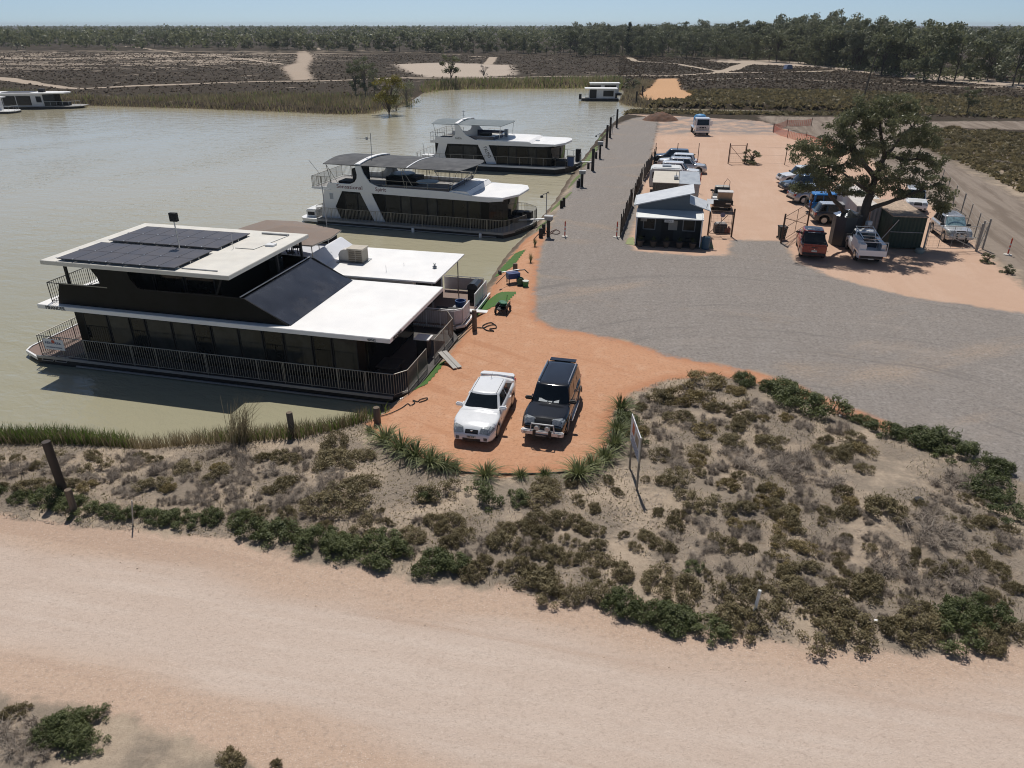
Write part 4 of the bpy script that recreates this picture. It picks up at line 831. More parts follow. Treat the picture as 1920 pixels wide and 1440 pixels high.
    k = len(R[0]); g.add([p for r_ in R for p in r_], [(i * k + j, i * k + (j + 1) % k, (i + 1) * k + (j + 1) % k, (i + 1) * k + j) for i in range(len(R) - 1) for j in range(k)] + [tuple(range((len(R) - 1) * k, len(R) * k))])
    g.build('cabin', pt, t, smooth=55)
    if roof_m: MB().add([(p[0], p[1], p[2] + .012) for p in R[8]], [tuple(range(k))]).build('roof_skin', roof_m, t)
    def pane(fn, a0, a1, v0, v1, nm, off, m_=AUTOGLASS, n_=9, slant=(0, 0)):
        V = []
        for q in range(n_):
            for r_ in range(5):
                v = v0 + (v1 - v0) * r_ / 4; f = q / (n_ - 1); aa = (a0 + slant[0] * r_ / 4) + ((a1 + slant[1] * r_ / 4) - (a0 + slant[0] * r_ / 4)) * f; p = fn(aa, v); V.append((p[0] + off[0], p[1] + off[1], p[2] + off[2]))
        return MB().add(V, [(q * 5 + r_, q * 5 + r_ + 1, (q + 1) * 5 + r_ + 1, (q + 1) * 5 + r_) for q in range(n_ - 1) for r_ in range(4)]).build(nm, m_, t, smooth=60)
    pane(S_front, -.90, .90, .06, .95, 'windscreen', (.012, 0, .012), SUNSHADE if shade else AUTOGLASS); pane(S_rear, -.88, .88, .12, .92, 'rear_window', (-.012, 0, .008))
    segs = ((.03, .47, .03, 0), (.51, .93, 0, -.10)) if kind == 'sedan' else ((.05, .5, .02, 0), (.54, .93, 0, -.02)) if kind == 'ute' else ((.03, .36, .02, 0), (.39, .66, 0, 0), (.69, .96, 0, -.03))
    for s_ in (1, -1):
        for a_, c_, d0, d1 in segs: pane(lambda u, v: S_side(u, v, s_), a_, c_, .16, .90, 'side_window', (0, s_ * .010, .004), slant=(d0, d1))
    for a in (xf, xr):
        for s in (1, -1): wheel(t, a, s * (W / 2 - tw / 2 - .03), rw, tw)
    # dark wheel wells and underbody
    MB().box(-h + .35, h - .35, -W / 2 + .28, W / 2 - .28, gc - .02, gc + .35).build('underbody', TRIM, t)
    # lamps, grille, plates
    fz = ztop(h - .12)
    def patch(x0, x1, t0, t1, s, nm, m_, off=.008, N=5):
        V = []; 
        for q in np.linspace(x0, x1, N):
            for tq in np.linspace(t0, t1, 3): V.append(pt_(q, tq, s, off))
        F_ = [(i * 3 + j, i * 3 + j + 1, (i + 1) * 3 + j + 1, (i + 1) * 3 + j) for i in range(N - 1) for j in range(2)]
        return MB().add(V, F_).build(nm, m_, t)
    wn = hw(h - .06); we = hw(-h + .06)
    for s in (1, -1):
        V = []
        for r_ in (.55, .72, .88, 1.0, 1.12, 1.28):
            q0, q1 = (h - .20 - .30 * (r_ - .55) / .73), (h - .035 - .12 * max(0, r_ - 1.0))
            for k_ in range(6):
                q = q0 + (q1 - q0) * k_ / 5
                if r_ <= 1: V.append((q, s * r_ * .835 * hw(q), ztop(q) + .045 * hw(q) * max(0, 1 - r_ * r_) + .014))
                else: a_ = pt_(q, 1.0 - (r_ - 1.0) * .9, s, .014); V.append(a_)
        MB().add(V, [(i_ * 6 + j_, i_ * 6 + j_ + 1, (i_ + 1) * 6 + j_ + 1, (i_ + 1) * 6 + j_) for i_ in range(5) for j_ in range(5)]).build('headlight', LAMP, t)
        MB().box(-h - .015, -h + .14, min(s * we * .66, s * we * 1.0), max(s * we * .66, s * we * 1.0), deck - .34, deck - .13).build('tail_light', TAIL, t)
        mb = MB().box(xwb - .32, xwb - .17, *sorted((s * (W / 2 - .14), s * (W / 2 + .18))), belt - .01, belt + .15).build('mirror', pt if kind == 'sedan' else TRIM, t, bevel=.04)
        for q in ((.25, -.75) if kind == 'sedan' else (.15, -.8)): MB().box(q - .11, q + .11, *sorted((s * (W / 2 * .985), s * (W / 2 + .025))), belt - .16, belt - .12).build('door_handle', pt, t)
        for q in ((xwb - .12), -.28, xrb + .42) if kind != 'ute' else ((xwb - .12), -.3): patch(q - .008, q + .008, .12, .97, s, 'door_seam', TRIM, .004, 2)
    V = [(q, y_, ztop(q) + .045 * hw(q) * (1 - (y_ / (.83 * hw(q))) ** 2) + .016) for q in ((h - .12, h - .085, h - .05, h - .02) if kind == 'sedan' else (h - .19, h - .1, h - .04, h - .0)) for y_ in np.linspace(-wn * (.36 if kind == 'sedan' else .42), wn * (.36 if kind == 'sedan' else .42), 5)]
    MB().add(V, [(i_ * 5 + j_, i_ * 5 + j_ + 1, (i_ + 1) * 5 + j_ + 1, (i_ + 1) * 5 + j_) for i_ in range(3) for j_ in range(4)]).build('grille', TRIM, t)
    MB().box(h - .05, h + .012, -wn * .5, wn * .5, gc + .09, gc + .2).build('air_intake', TRIM, t)
    for s in (1, -1): MB().box(h - .12, h + .0, *sorted((s * wn * .68, s * wn * .88)), gc + .12, gc + .27).build('fog_lamp_recess', TRIM, t)
    MB().box(h, h + .025, -.19, .19, gc + .2, gc + .32).build('number_plate', PLATE, t); MB().box(-h - .025, -h, -.19, .19, deck - .45, deck - .33).build('number_plate', PLATE, t)
    MB().box(-h - .03, -h + .1, -we * .95, we * .95, gc + .12, gc + .3).build('rear_bumper', TRIM if kind != 'sedan' else pt, t)
    t['dims'] = [L, W, H]
    return t
def aim(p, q): return math.atan2(q[1] - p[1], q[0] - p[0])
def bullbar_lamps(t, h, W, z0, m_=mat('pale_bar', (.70, .70, .70), .3, .25)):
    b = MB().box(h - .02, h + .16, -W / 2 * .96, W / 2 * .96, z0, z0 + .22).build('bull_bar', m_, t, bevel=.04)
    MB().tube([(h + .1, -.5, z0 + .2), (h + .12, -.46, z0 + .52), (h + .12, .46, z0 + .52), (h + .1, .5, z0 + .2)], .035, 7).build('hoop', m_, b)
    for y in (-.33, .33): MB().box(h + .1, h + .2, y - .06, y + .06, z0 - .06, z0 + .26).build('overrider', TRIM, b)
    for y in (-.22, .22): MB().lathe([(.0, .0), (.115, .0), (.125, .05), (.09, .1), (0, .1)], 16, (h + .12, y, z0 + .36), 'x').build('spotlight', mat('spotlight_face', (.62, .58, .52), .2), b)
# the two cars on the red dirt
def place(label, c, ang, **k): return car(label, c[0], c[1], ang, **k)
hd = math.atan2(-1.35, -.30)                              # both face the camera
d1 = Vector((math.cos(math.radians(-102.5)), math.sin(math.radians(-102.5))))
c1 = Vector((-1.68, 25.72)) - d1 * 2.42
S1 = car('white sedan with boot spoiler parked on the red dirt', c1.x, c1.y, math.radians(-102.5), P_WHITE, L=4.86, W=1.88, H=1.46, xwb=1.02, xrf=.32, xrr=-1.32, xrb=-2.08, deck=1.06, hood=.93)
b = MB().prism([(-2.46, -.70), (-2.46, .70), (-2.30, .80), (-2.12, .80), (-2.19, .0), (-2.12, -.80), (-2.30, -.80)], 1.13, 1.165).box(-2.38, -2.18, .70, .80, 1.0, 1.14).box(-2.38, -2.18, -.80, -.70, 1.0, 1.14); b.build('spoiler', P_WHITE, S1, bevel=.012)
for s in (1, -1): MB().box(-1.12, .26, s * .55 - .008, s * .55 + .008, 1.45, 1.462).build('roof_gutter', TRIM, S1)
MB().slab([(.87, -.75, .945), (.87, .75, .945), (1.09, .7, .915), (1.09, -.7, .915)], .03).build('wiper_cowl', TRIM, S1)
MB().tube([(.92, .35, .97), (.76, -.1, 1.04)], .012, 4).build('wiper', TRIM, S1)
MB().lathe([(0, 0), (.05, .0), (.05, .012), (0, .012)], 12, (2.36, 0, .715)).build('badge', CHROME, S1); MB().tube([(-1.0, 0, 1.46), (-1.25, 0, 1.68)], .008, 4).build('aerial', TRIM, S1)
lettering('VBK 318', .1, INK, S1, frame((2.458, -.165, .44), (0, 1, 0), (0, 0, 1)), ext=.003, stretch=.8)
d2 = Vector((math.cos(math.radians(-104)), math.sin(math.radians(-104))))
c2 = Vector((1.27, 26.0)) - d2 * 2.42
S2 = car('black four wheel drive wagon with chrome nudge bar parked on the red dirt', c2.x, c2.y, math.radians(-104), P_BLACK, L=4.8, W=1.88, H=1.80, gc=.3, hood=1.12, belt=1.14, deck=1.16, nose=.98, xwb=1.02, xrf=.55, xrr=-2.05, xrb=-2.3, rw=.38, xf=1.42, xr=-1.38, kind='wagon', tw=.27)
bullbar_lamps(S2, 2.4, 1.86, .42)
for s in (1, -1):
    MB().tube([(.3, s * .66, 1.79), (.2, s * .66, 1.87), (-1.8, s * .66, 1.87), (-1.95, s * .66, 1.79)], .022, 6).build('roof_rail', ALU, S2)
    MB().box(-.9, 1.0, *sorted((s * .9, s * 1.02)), .40, .45).build('side_step', ALU, S2); MB().box(-1.0, 1.0, *sorted((s * .925, s * .955)), .62, .74).build('side_moulding', mat('grey_moulding', (.16, .15, .14), .4, .3), S2)
    for a in (1.42, -1.38):
        V = [(a + .50 * math.cos(q), s * .955, .38 + .50 * math.sin(q)) for q in np.linspace(.05, math.pi - .05, 12)]; MB().tube(V, .035, 5).build('wheel_flare', mat('grey_moulding', (.16, .15, .14), .4, .3), S2)
    MB().lathe([(0, 0), (.07, 0), (.07, .02), (0, .03)], 12, (2.56, s * .72, .53), 'x').build('fog_lamp', AMBER if False else LAMP, S2)
MB().box(-2.3, -2.0, -.6, .6, 1.77, 1.82).build('rear_spoiler', P_BLACK, S2)
for y, w_ in ((-.30, .19), (.02, .08), (.28, .11)): MB().slab([(.98, y - w_, 1.19), (.98, y + w_, 1.19), (.86, y + w_, 1.29), (.86, y - w_, 1.29)], .004).build('dashboard_paper', mat('white_paper', (.72, .73, .70), .7), S2)
MB().box(2.58, 2.595, -.3, .3, .40, .5).build('front_plate', TRIM, S2); lettering('WERRIMULL', .085, PLATE, S2, frame((2.6, -.27, .42), (0, 1, 0), (0, 0, 1)), ext=.003, stretch=.95)
# ------------------------------------------------------------------ yard vehicles
def roof_rack(t, x0, x1, W, z):
    r = MB()
    for y in (-W / 2, W / 2): r.tube([(x0, y, z + .1), (x1, y, z + .1)], .022, 5)
    n = 7
    for k in range(n): xx = x0 + (x1 - x0) * k / (n - 1); r.tube([(xx, -W / 2, z + .1), (xx, W / 2, z + .1)], .016, 4)
    for xx in (x0 + .1, x1 - .1):
        for y in (-W / 2, W / 2): r.tube([(xx, y, z - .02), (xx, y, z + .1)], .018, 4)
    r.build('roof_rack', TRIM, t)
SUV = dict(L=4.7, W=1.85, H=1.72, gc=.26, hood=1.04, belt=1.08, deck=1.1, nose=.9, xwb=1.05, xrf=.45, xrr=-1.85, xrb=-2.15, rw=.36, kind='wagon')
R_ = math.radians
# left row against the fence, noses to the right (away from the gravel), except the last which faces left
def gp(u, v): return G(u, v, 0)
a = gp(1262, 306); car('dark blue wagon at the far end of the row by the left fence', 20.2, 94.2, R_(165), P_NAVY, **SUV)
car('white wagon with closed windows, second from the far end of the left row', 20.1, 90.8, R_(165), P_WHITE, **SUV)
car('silver wagon with rounded tail window, third from the far end of the left row', 20.5, 87.6, R_(-12), P_LSILVER, **SUV)
car('white wagon parked directly behind the caravan', 18.9, 84.2, R_(-14), P_WHITE, **dict(SUV, L=4.9, H=1.8))
# right row under the tree
car('white four wheel drive at the far end of the row beneath the tree', 31.6, 81.3, R_(183), P_WHITE, **dict(SUV, H=1.85)); 
car('black wagon nosing out beside the far white one under the tree', 30.4, 77.0, R_(188), P_NAVY, **SUV)
car('silver wagon half hidden under the hanging branch of the tree', 29.6, 71.9, R_(8), P_SILVER, **SUV)
BL = car('bright blue four wheel drive with a spare wheel on its tail under the tree', 29.6, 67.2, R_(-5), P_BLUE, **dict(SUV, L=4.4, H=1.84, xrr=-2.0, xrb=-2.1))
MB().lathe([(.2, 0), (.36, 0), (.37, .05), (.37, .2), (.2, .22)], 18, (-2.45, 0, 1.0), 'x').build('spare_wheel', RUBBER, BL)
car('dark grey wagon with red tail lamp behind the grey water tank', 28.75, 63.5, R_(-8), P_GREY, **dict(SUV, L=4.5), roof_m=P_LSILVER)
LC = car('silver four wheel drive with full roof rack facing the right hand gate', 35.85, 58.6, R_(-101), P_LSILVER, **dict(SUV, L=4.9, W=1.92, H=1.86, hood=1.16, belt=1.18, nose=1.0, rw=.40, gc=.34), shade=True)
roof_rack(LC, -1.9, .5, 1.4, 1.86); bullbar_lamps(LC, 2.43, 1.9, .5, P_LSILVER)
W2 = car('white wagon with roof rack parked behind the green container', 38.2, 69.2, R_(-110), P_WHITE, **dict(SUV, L=4.9, H=1.85)); roof_rack(W2, -1.8, .3, 1.35, 1.85)
def ute(label, x, y, rz, pt, **k):
    d = dict(L=5.3, W=1.88, H=1.80, gc=.32, hood=1.12, belt=1.14, deck=1.14, nose=1.0, xwb=1.25, xrf=.72, xrr=-.72, xrb=-.9, rw=.39, xf=1.62, xr=-1.5, kind='ute'); d.update(k)
    t = car(label, x, y, rz, pt, **d); h = d['L'] / 2
    bed = MB().box(-h + .10, d['xrb'] - .06, -.76, .76, 1.142, 1.19).build('tub_liner', BLACKM, t)
    for s in (1, -1): MB().box(-h + .06, d['xrb'] - .02, *sorted((s * .76, s * .88)), 1.13, 1.23).build('tub_rail', TRIM, t)
    MB().box(-h + .02, -h + .08, -.8, .8, 1.12, 1.24).build('tailgate_top', pt, t)
    return t, h
RU, h = ute('red dual cab ute with black tub parked by the gate in tree shade', 22.95, 54.5, R_(74), paint('deep_red', (.30, .022, .010), .25), roof_m=mat('dark_roof', (.03, .033, .04), .2))
MB().prism([(-2.5, 1.2), (-.95, 1.2), (-.95, 1.62), (-1.2, 1.62), (-2.3, 1.34)], -.74, .74, 'y').build('tub_cover', BLACKM, RU)
MB().box(-h - .02, -h + .0, -.78, .78, .74, 1.12).build('tailgate', paint('deep_red', (.3, .02, .01)), RU); MB().box(-h - .03, -h - .02, -.2, .2, .98, 1.04).build('tailgate_handle', TRIM, RU)
MB().add([(-h - .03, 0, .93), (-h - .03, .05, .85), (-h - .03, -.05, .85)], [(0, 1, 2)]).build('badge', CHROME, RU)
MB().slab([(-.95, -.45, 1.62), (-.95, .45, 1.62), (-.2, .45, 1.83), (-.2, -.45, 1.83)], .04).build('solar_panel', mat('grey_panel', (.30, .31, .34), .2), RU)
MB().tube([(-1.2, -.8, 1.2), (-1.1, -.72, 1.68), (-1.1, .72, 1.68), (-1.2, .8, 1.2)], .04, 6).build('sports_bar', TRIM, RU)
# white tray ute with ladder frame
def tray(label, x, y, rz, pt, tray_m, Lf=5.2, rear_box=None):
    t = car(label, x, y, rz, pt, L=5.1, W=1.8, H=1.84, gc=.38, hood=1.16, belt=1.18, deck=.86, nose=1.02, xwb=1.5, xrf=1.05, xrr=.05, xrb=-.05, rw=.38, xf=1.62, xr=-1.35, kind='ute')
    MB().box(-2.68, -.18, -.95, .95, .86, .96).build('tray_floor', tray_m, t)
    MB().box(-2.70, -2.66, -.95, .95, .72, 1.12).build('tailgate', tray_m, t)
    return t
WU = tray('white tray ute with ladder frame beside the red ute', 26.5, 53.4, R_(78), P_WHITE, P_WHITE)
MB().box(-1.9, -.2, .55, .95, .96, 1.62).build('side_toolbox', WHITE2, WU); MB().box(-2.6, -1.95, .45, .95, .96, 1.5).build('side_toolbox', WHITE2, WU)
MB().box(-2.4, -.3, -.9, -.6, .96, 1.5).build('side_toolbox', P_LSILVER, WU)
MB().tube([(-2.66, .93, .96), (-2.66, .93, 1.72), (-2.66, -.93, 1.72), (-2.66, -.93, .96)], .03, 5).build('rear_frame', WHITE2, WU)
lr = MB()
for y in (-.6, .6): lr.tube([(-1.9, y, 1.75), (1.0, y, 1.98)], .028, 5)
for xx in (-1.9, -1.2, -.5, .2, .95): lr.tube([(xx, -.6, 1.75 + (xx + 1.9) * .079), (xx, .6, 1.75 + (xx + 1.9) * .079)], .022, 4)
lr.build('ladder_rack', ALU, WU)
MB().box(-1.4, -.4, -.5, .45, .96, 1.3).build('tray_load', mat('dark_load', (.05, .05, .055), .8, var=.5, scale=5), WU)
# old dark tray ute with a tan box, behind the shed
OU = tray('old grey tray ute carrying a tan box beside the office shed', 20.05, 69.9, R_(77), paint('beige', (.42, .37, .28), .45), BLACKM)
MB().box(-2.3, -1.35, -.85, .45, .96, 1.75).build('tray_box', mat('tan_box', (.42, .31, .20), .7, var=.15), OU); MB().box(-2.35, -1.3, -.9, .5, 1.75, 1.82).build('box_lid', mat('pale_lid', (.56, .54, .52), .6), OU)
MB().box(-2.2, -1.5, .5, .9, .96, 1.25).box(-2.45, -2.2, .3, .85, .96, 1.12).build('white_tub', WHITE2, OU); MB().box(-1.3, -.25, -.85, .85, .96, 1.25).build('tray_load', mat('dark_load', (.05, .05, .055), .8, var=.5, scale=5), OU)
MB().tube([(-.8, -.5, 1.2), (-.8, -.55, 2.5), (-.7, -.3, 2.75), (-.6, -.05, 2.3), (-.6, 0, 1.3)], .025, 5).build('hose_loop', TRIM, OU); MB().box(-2.72, -2.70, -.75, -.3, .8, .92).build('number_plate', PLATE, OU)
# white truck with bull bar and blue tank, far end of the yard
def truck():
    f = gp(1316.5, 255); t = thing('tank_truck', 'white truck with steel bull bar and a blue tank, facing out at the far end', 'truck', (f[0] + .25, f[1] + 3.2, 0), R_(-95), 'parked cars')
    MB().prism([(1.2, .7), (3.05, .7), (3.05, 1.5), (2.85, 2.55), (1.3, 2.62), (1.2, 2.5)], -1.08, 1.08, 'y').build('cab', P_WHITE, t, bevel=.05)
    MB().slab([(3.07, -.92, 1.55), (3.07, .92, 1.55), (2.89, .88, 2.4), (2.89, -.88, 2.4)], .02).build('windscreen', AUTOGLASS, t)
    for s in (1, -1):
        MB().box(1.55, 2.75, *sorted((s * 1.08, s * 1.095)), 1.55, 2.3).build('side_window', AUTOGLASS, t); MB().box(2.7, 2.95, *sorted((s * 1.15, s * 1.45)), 1.5, 2.2).build('mirror', WHITE2, t)
        MB().box(3.05, 3.08, *sorted((s * .55, s * .98)), .95, 1.2).build('headlight', LAMP, t)
        for x in (2.1, -1.7): wheel(t, x, s * .95, .45, .28)
    MB().box(3.05, 3.07, -.5, .5, .95, 1.35).build('grille', TRIM, t); MB().box(-3.0, 1.15, -.5, .5, .55, .8).build('chassis', TRIM, t)
    bb = MB().box(3.1, 3.3, -1.1, 1.1, .5, .78).build('bull_bar', ALU, t)
    for y in (-.7, -.25, .25, .7): MB().tube([(3.25, y, .78), (3.2, y, 1.55)], .045, 6).build('upright', ALU, bb)
    for z in (1.1, 1.55): MB().tube([(3.22, -1.0, z), (3.22, 1.0, z)], .045, 6).build('bar', ALU, bb)
    MB().box(-3.0, 1.0, -1.1, 1.1, .8, .95).build('tray_floor', P_LSILVER, t)
    MB().lathe([(0, 0), (.55, .02), (.98, .15), (1.0, .3), (1.0, 1.4), (.8, 1.75), (.3, 1.9), (0, 1.9)], 18, (-.6, 0, .95)).build('water_tank', mat('blue_tank', (.06, .28, .55), .4), t)
    for z in (1.5, 2.0): MB().lathe([(1.0, 0), (1.03, .03), (1.03, .07), (1.0, .1)], 18, (-.6, 0, z)).build('tank_rib', mat('pale_blue_rib', (.3, .5, .7), .4), t)
truck()
# caravan between the cars and the shed
def caravan():
    t = thing('caravan', 'white caravan with striped side standing behind the cream roofed container', 'caravan', (16.0, 76.9, 0), R_(-11), 'parked cars')
    C_ = mat('caravan_white', (.70, .70, .68), .4, var=.04)
    MB().prism([(-1.6, .6), (-1.7, 1.2), (-1.6, 2.35), (-1.35, 2.55), (1.35, 2.55), (1.6, 2.3), (1.75, 1.3), (1.6, .6)], -1.1, 1.1, 'y').build('body', C_, t, bevel=.06)
    MB().prism([(-1.6, .58), (-1.6, .62), (1.6, .62), (1.6, .58)], -1.12, 1.12, 'y').build('skirt', TRIM, t)
    MB().box(-.6, .8, -1.125, -1.1, 1.4, 2.1).build('window', GLASSB, t); MB().box(-1.4, -.8, -1.12, -1.1, 1.5, 2.1).build('window', GLASSB, t)
    MB().slab([(.2, -1.115, 1.25), (1.55, -1.115, .95), (1.55, -1.115, 1.05), (.2, -1.115, 1.32)], -.01).build('stripe', mat('brown_stripe', (.16, .10, .08), .5), t)
    MB().box(-.45, .45, -.45, .45, 2.55, 2.7).build('roof_hatch', mat('grey_hatch', (.35, .38, .42), .4), t); MB().tube([(-1.4, -1.14, 2.42), (1.4, -1.14, 2.42)], .06, 6).build('rolled_awning', mat('awning_roll', (.75, .75, .74), .5), t)
    for s in (1, -1): wheel(t, 0, s * .95, .34, .2)
    MB().tube([(1.65, 0, .55), (2.5, 0, .5)], .05, 5).build('drawbar', TRIM, t)
caravan()
# ------------------------------------------------------------------ yard buildings
CLAD = mat('blue_grey_weatherboard', (.11, .135, .155), .6, var=.12, scale=2, stretch=(.3, .3, 5))
TIN = mat('pale_tin_roof', (.56, .58, .60), .45, .15, var=.06, scale=1.5, dirt=((.45, .45, .44), .3)); TINW = mat('white_tin_roof', (.66, .68, .67), .45, .05, var=.05)
CORR = mat('corrugated_grey', (.40, .43, .46), .45, .3, var=.08); CREAMT = mat('cream_container_roof', (.56, .51, .43), .6, var=.06, dirt=((.42, .37, .30), .4)); DKG = mat('drab_container_side', (.12, .12, .10), .7, var=.2)
GREENC = mat('dark_green_container', (.018, .042, .028), .55, var=.2, scale=2, dirt=((.05, .04, .03), .3)); LEAFLITTER = mat('leaf_litter_roof', (.40, .30, .22), .9, var=.5, scale=6)
def corr_wall(b, x0, x1, y, z0, z1, pitch=.2, d=.04, ax='x'):
    n = max(2, int(abs(x1 - x0) / pitch)) * 2; P = []
    for k in range(n + 1): P.append((x0 + (x1 - x0) * k / n, y + (d if k % 2 else 0)))
    V = []
    for p in P:
        q = p if ax == 'x' else (p[1], p[0]); V += [(q[0], q[1], z0), (q[0], q[1], z1)]
    b.add(V, [(2 * i, 2 * i + 2, 2 * i + 3, 2 * i + 1) for i in range(n)])
def office():
    t = thing('office_shed', 'small blue grey office shed with white veranda awning, hung with an OFFICE sign', 'shed', (9.75, 56.43, 0), R_(-11.4))
    MB().box(0, 5.05, 1.3, 4.5, 0, 2.62).build('wall', CLAD, t)
    MB().prism([(0, 2.62), (5.05, 2.62), (5.05, 2.66), (3.95, 3.18), (3.95, 3.9), (.02, 2.95)], 1.3, 4.4, 'y').build('gable_wall', CLAD, t)
    MB().hexa([(-.2, .95, 2.88), (4.25, .95, 3.96), (4.25, 4.6, 3.96), (-.2, 4.6, 2.88), (-.2, .95, 2.96), (4.25, .95, 4.04), (4.25, 4.6, 4.04), (-.2, 4.6, 2.96)]).build('roof', TIN, t)
    MB().hexa([(3.97, 1.15, 3.14), (5.55, 1.15, 2.62), (5.55, 4.5, 2.62), (3.97, 4.5, 3.14), (3.97, 1.15, 3.21), (5.55, 1.15, 2.69), (5.55, 4.5, 2.69), (3.97, 4.5, 3.21)]).build('lower_roof', TIN, t)
    MB().tube([(-.26, .95, 2.9), (-.26, 4.6, 2.9)], .06, 6).build('gutter', TINW, t); MB().tube([(5.6, 1.15, 2.62), (5.6, 4.5, 2.62)], .06, 6).build('gutter', TINW, t)
    MB().hexa([(-.05, -.15, 2.16), (5.1, -.15, 2.16), (5.1, 1.29, 2.5), (-.05, 1.29, 2.5), (-.05, -.15, 2.24), (5.1, -.15, 2.24), (5.1, 1.29, 2.57), (-.05, 1.29, 2.57)]).build('awning', TINW, t)
    for x in (0, 5.0): MB().tube([(x, -.1, 2.2), (x, 1.29, 2.53)], .07, 6).build('awning_edge', WHITE2, t)
    for x in (.04, 5.01): MB().box(x - .04, x + .04, -.12, -.04, 0, 2.16).build('post', WHITE2, t)
    MB().box(-.02, .02, .0, 1.28, .1, 2.3).build('side_screen', CLAD, t); MB().box(5.03, 5.07, .0, 1.28, .1, 2.3).build('side_screen', CLAD, t)
    MB().box(.0, 5.05, -.3, 1.3, 0, .08).build('veranda_floor', mat('dark_paving', (.07, .06, .055), .9), t)
    MB().box(.05, 5.0, 1.265, 1.3, .09, 2.4).build('veranda_shade_sheet', mat('shaded_cladding', (.035, .04, .042), .7, var=.3), t); MB().box(1.95, 2.95, 1.24, 1.265, .1, 2.05).build('door', BLACKM, t)  # dark sheet over the wall, veranda shade put into its colour
    for a, c in ((.5, 1.5), (3.6, 4.6)):
        f = MB().box(a, c, 1.22, 1.265, .95, 1.95).build('window', mat('pale_frame', (.25, .26, .27), .5), t); MB().box(a + .08, c - .08, 1.205, 1.22, 1.03, 1.87).build('pane', GLASS, f)
    s = MB().box(2.15, 2.85, -.2, -.17, 1.93, 2.13).build('office_sign', mat('sign_white', (.62, .62, .60), .5), t)
    lettering('OFFICE', .15, INK, s, frame((2.22, -.205, 1.975), (1, 0, 0), (0, 0, 1)), ext=.004, stretch=1.0)
    MB().box(2.5, 3.2, 1.2, 1.25, 1.0, 1.75).build('notice_board', mat('pale_board', (.34, .33, .30), .6), t)
    MB().box(.3, .8, .8, 1.2, 1.7, 2.0).build('wall_lamp_box', mat('pale_board', (.34, .33, .30), .6), t)
    MB().tube([(5.3, 1.6, 2.7), (5.35, 1.5, 3.1), (5.5, 1.4, 3.3)], .025, 5).build('panel_arm', STEEL, t); MB().slab([(5.25, 1.1, 3.2), (5.75, 1.1, 3.2), (5.75, 1.5, 3.5), (5.25, 1.5, 3.5)], .03).build('small_panel', mat('white_panel', (.8, .8, .8), .4), t)
    return t
OF = office()
POTM = mat('terracotta_pot', (.09, .065, .05), .8)
for i, (x, wh) in enumerate(((.45, 'at the left end'), (1.45, 'second from left'), (2.45, 'in the middle'), (3.45, 'second from right'), (4.45, 'at the right end'))):
    p = to_world(OF, (x, -.45, 0)); t = thing('plant_pot', 'terracotta plant pot %s of the row before the office veranda' % wh, 'plant pot', p, 0, 'pots along the veranda')
    MB().lathe([(0, 0), (.17, 0), (.25, .42), (.28, .42), (.28, .48), (.2, .48), (0, .44)], 14).build('pot', POTM, t)
    V = []; F = []
    for k in range(60):
        a, e, l = random.uniform(0, 6.28), random.uniform(.5, 1.5), random.uniform(.15, .4); c = Vector((math.cos(a) * math.cos(e), math.sin(a) * math.cos(e), math.sin(e))) * l + Vector((0, 0, .46))
        n = len(V); d = Vector((-math.sin(a), math.cos(a), 0)) * .04; V += [tuple(c - d), tuple(c + d), tuple(c + Vector((0, 0, .09)))]; F.append((n, n + 1, n + 2))
    mesh_np('foliage', V, F, leafmat('pot_leaf', (.03, .045, .02), (.06, .08, .03)), t, np.random.rand(len(V)))
p = to_world(OF, (5.45, -.15, 0)); t = thing('plastic_drum', 'dark blue plastic drum standing at the right corner of the office', 'drum', p)
MB().lathe([(0, 0), (.28, 0), (.31, .05), (.31, .45), (.33, .5), (.31, .55), (.31, .9), (.28, .95), (0, .95)], 18).build('drum_body', mat('drum_blue', (.025, .085, .14), .45), t); MB().lathe([(0, .95), (.2, .95), (.2, .99), (0, .99)], 14).build('lid', BLACKM, t)
for x0, nm in ((.35, 'left'), (3.9, 'right')):
    p = to_world(OF, (x0 + .2, .5, .08)); chair('veranda_chair', 'dark chair on the %s side of the office veranda' % nm, p, R_(-11 + 180), BLACKM, 'chairs on the veranda')
# container with cream roof, corrugated shed
t = thing('shipping_container', 'drab container with a flat cream roof behind the office shed', 'container', (13.1, 68.45, 0), R_(-11.5))
b = MB().box(.02, 2.32, .02, 5.9, .1, 2.5)
corr_wall(b, 0, 2.34, -.03, .12, 2.48); b.build('container_body', DKG, t); MB().box(-.04, 2.38, -.06, 5.95, 2.5, 2.56).build('container_roof', CREAMT, t); MB().box(1.9, 2.3, 1.6, 2.3, 2.56, 2.85).tube([(2.1, 2.0, 2.8), (2.1, 2.0, 3.2)], .03, 5).build('roof_vent', STEEL, t)
t = thing('tin_shed', 'grey corrugated tin shed joined beside the cream roofed container', 'shed', (15.48, 67.9, 0), R_(-12))
b = MB().box(.03, 1.75, .03, 6.3, 0, 2.5); 
for k in range(9): b.box(-.0, 1.78, -.02, .03, .12 + k * .27, .3 + k * .27)
b.build('wall', mat('pale_tin_wall', (.42, .42, .41), .5, .1), t)
b = MB()
for k in range(14): b.box(-.05, 1.85, -.1 + k * .46, -.1 + k * .46 + .40, 2.5, 2.56); b.box(-.05, 1.85, -.1 + k * .46 + .40, -.1 + k * .46 + .46, 2.5, 2.535)
b.build('roof', CORR, t)
t = thing('water_tank', 'dark grey tin water tank with a shiny peaked lid standing in tree shade', 'tank', (26.35, 56.6, 0), .3)
b = MB(); n = 8; P = [(1.08 * math.cos(2 * math.pi * k / n), 1.08 * math.sin(2 * math.pi * k / n)) for k in range(n)]
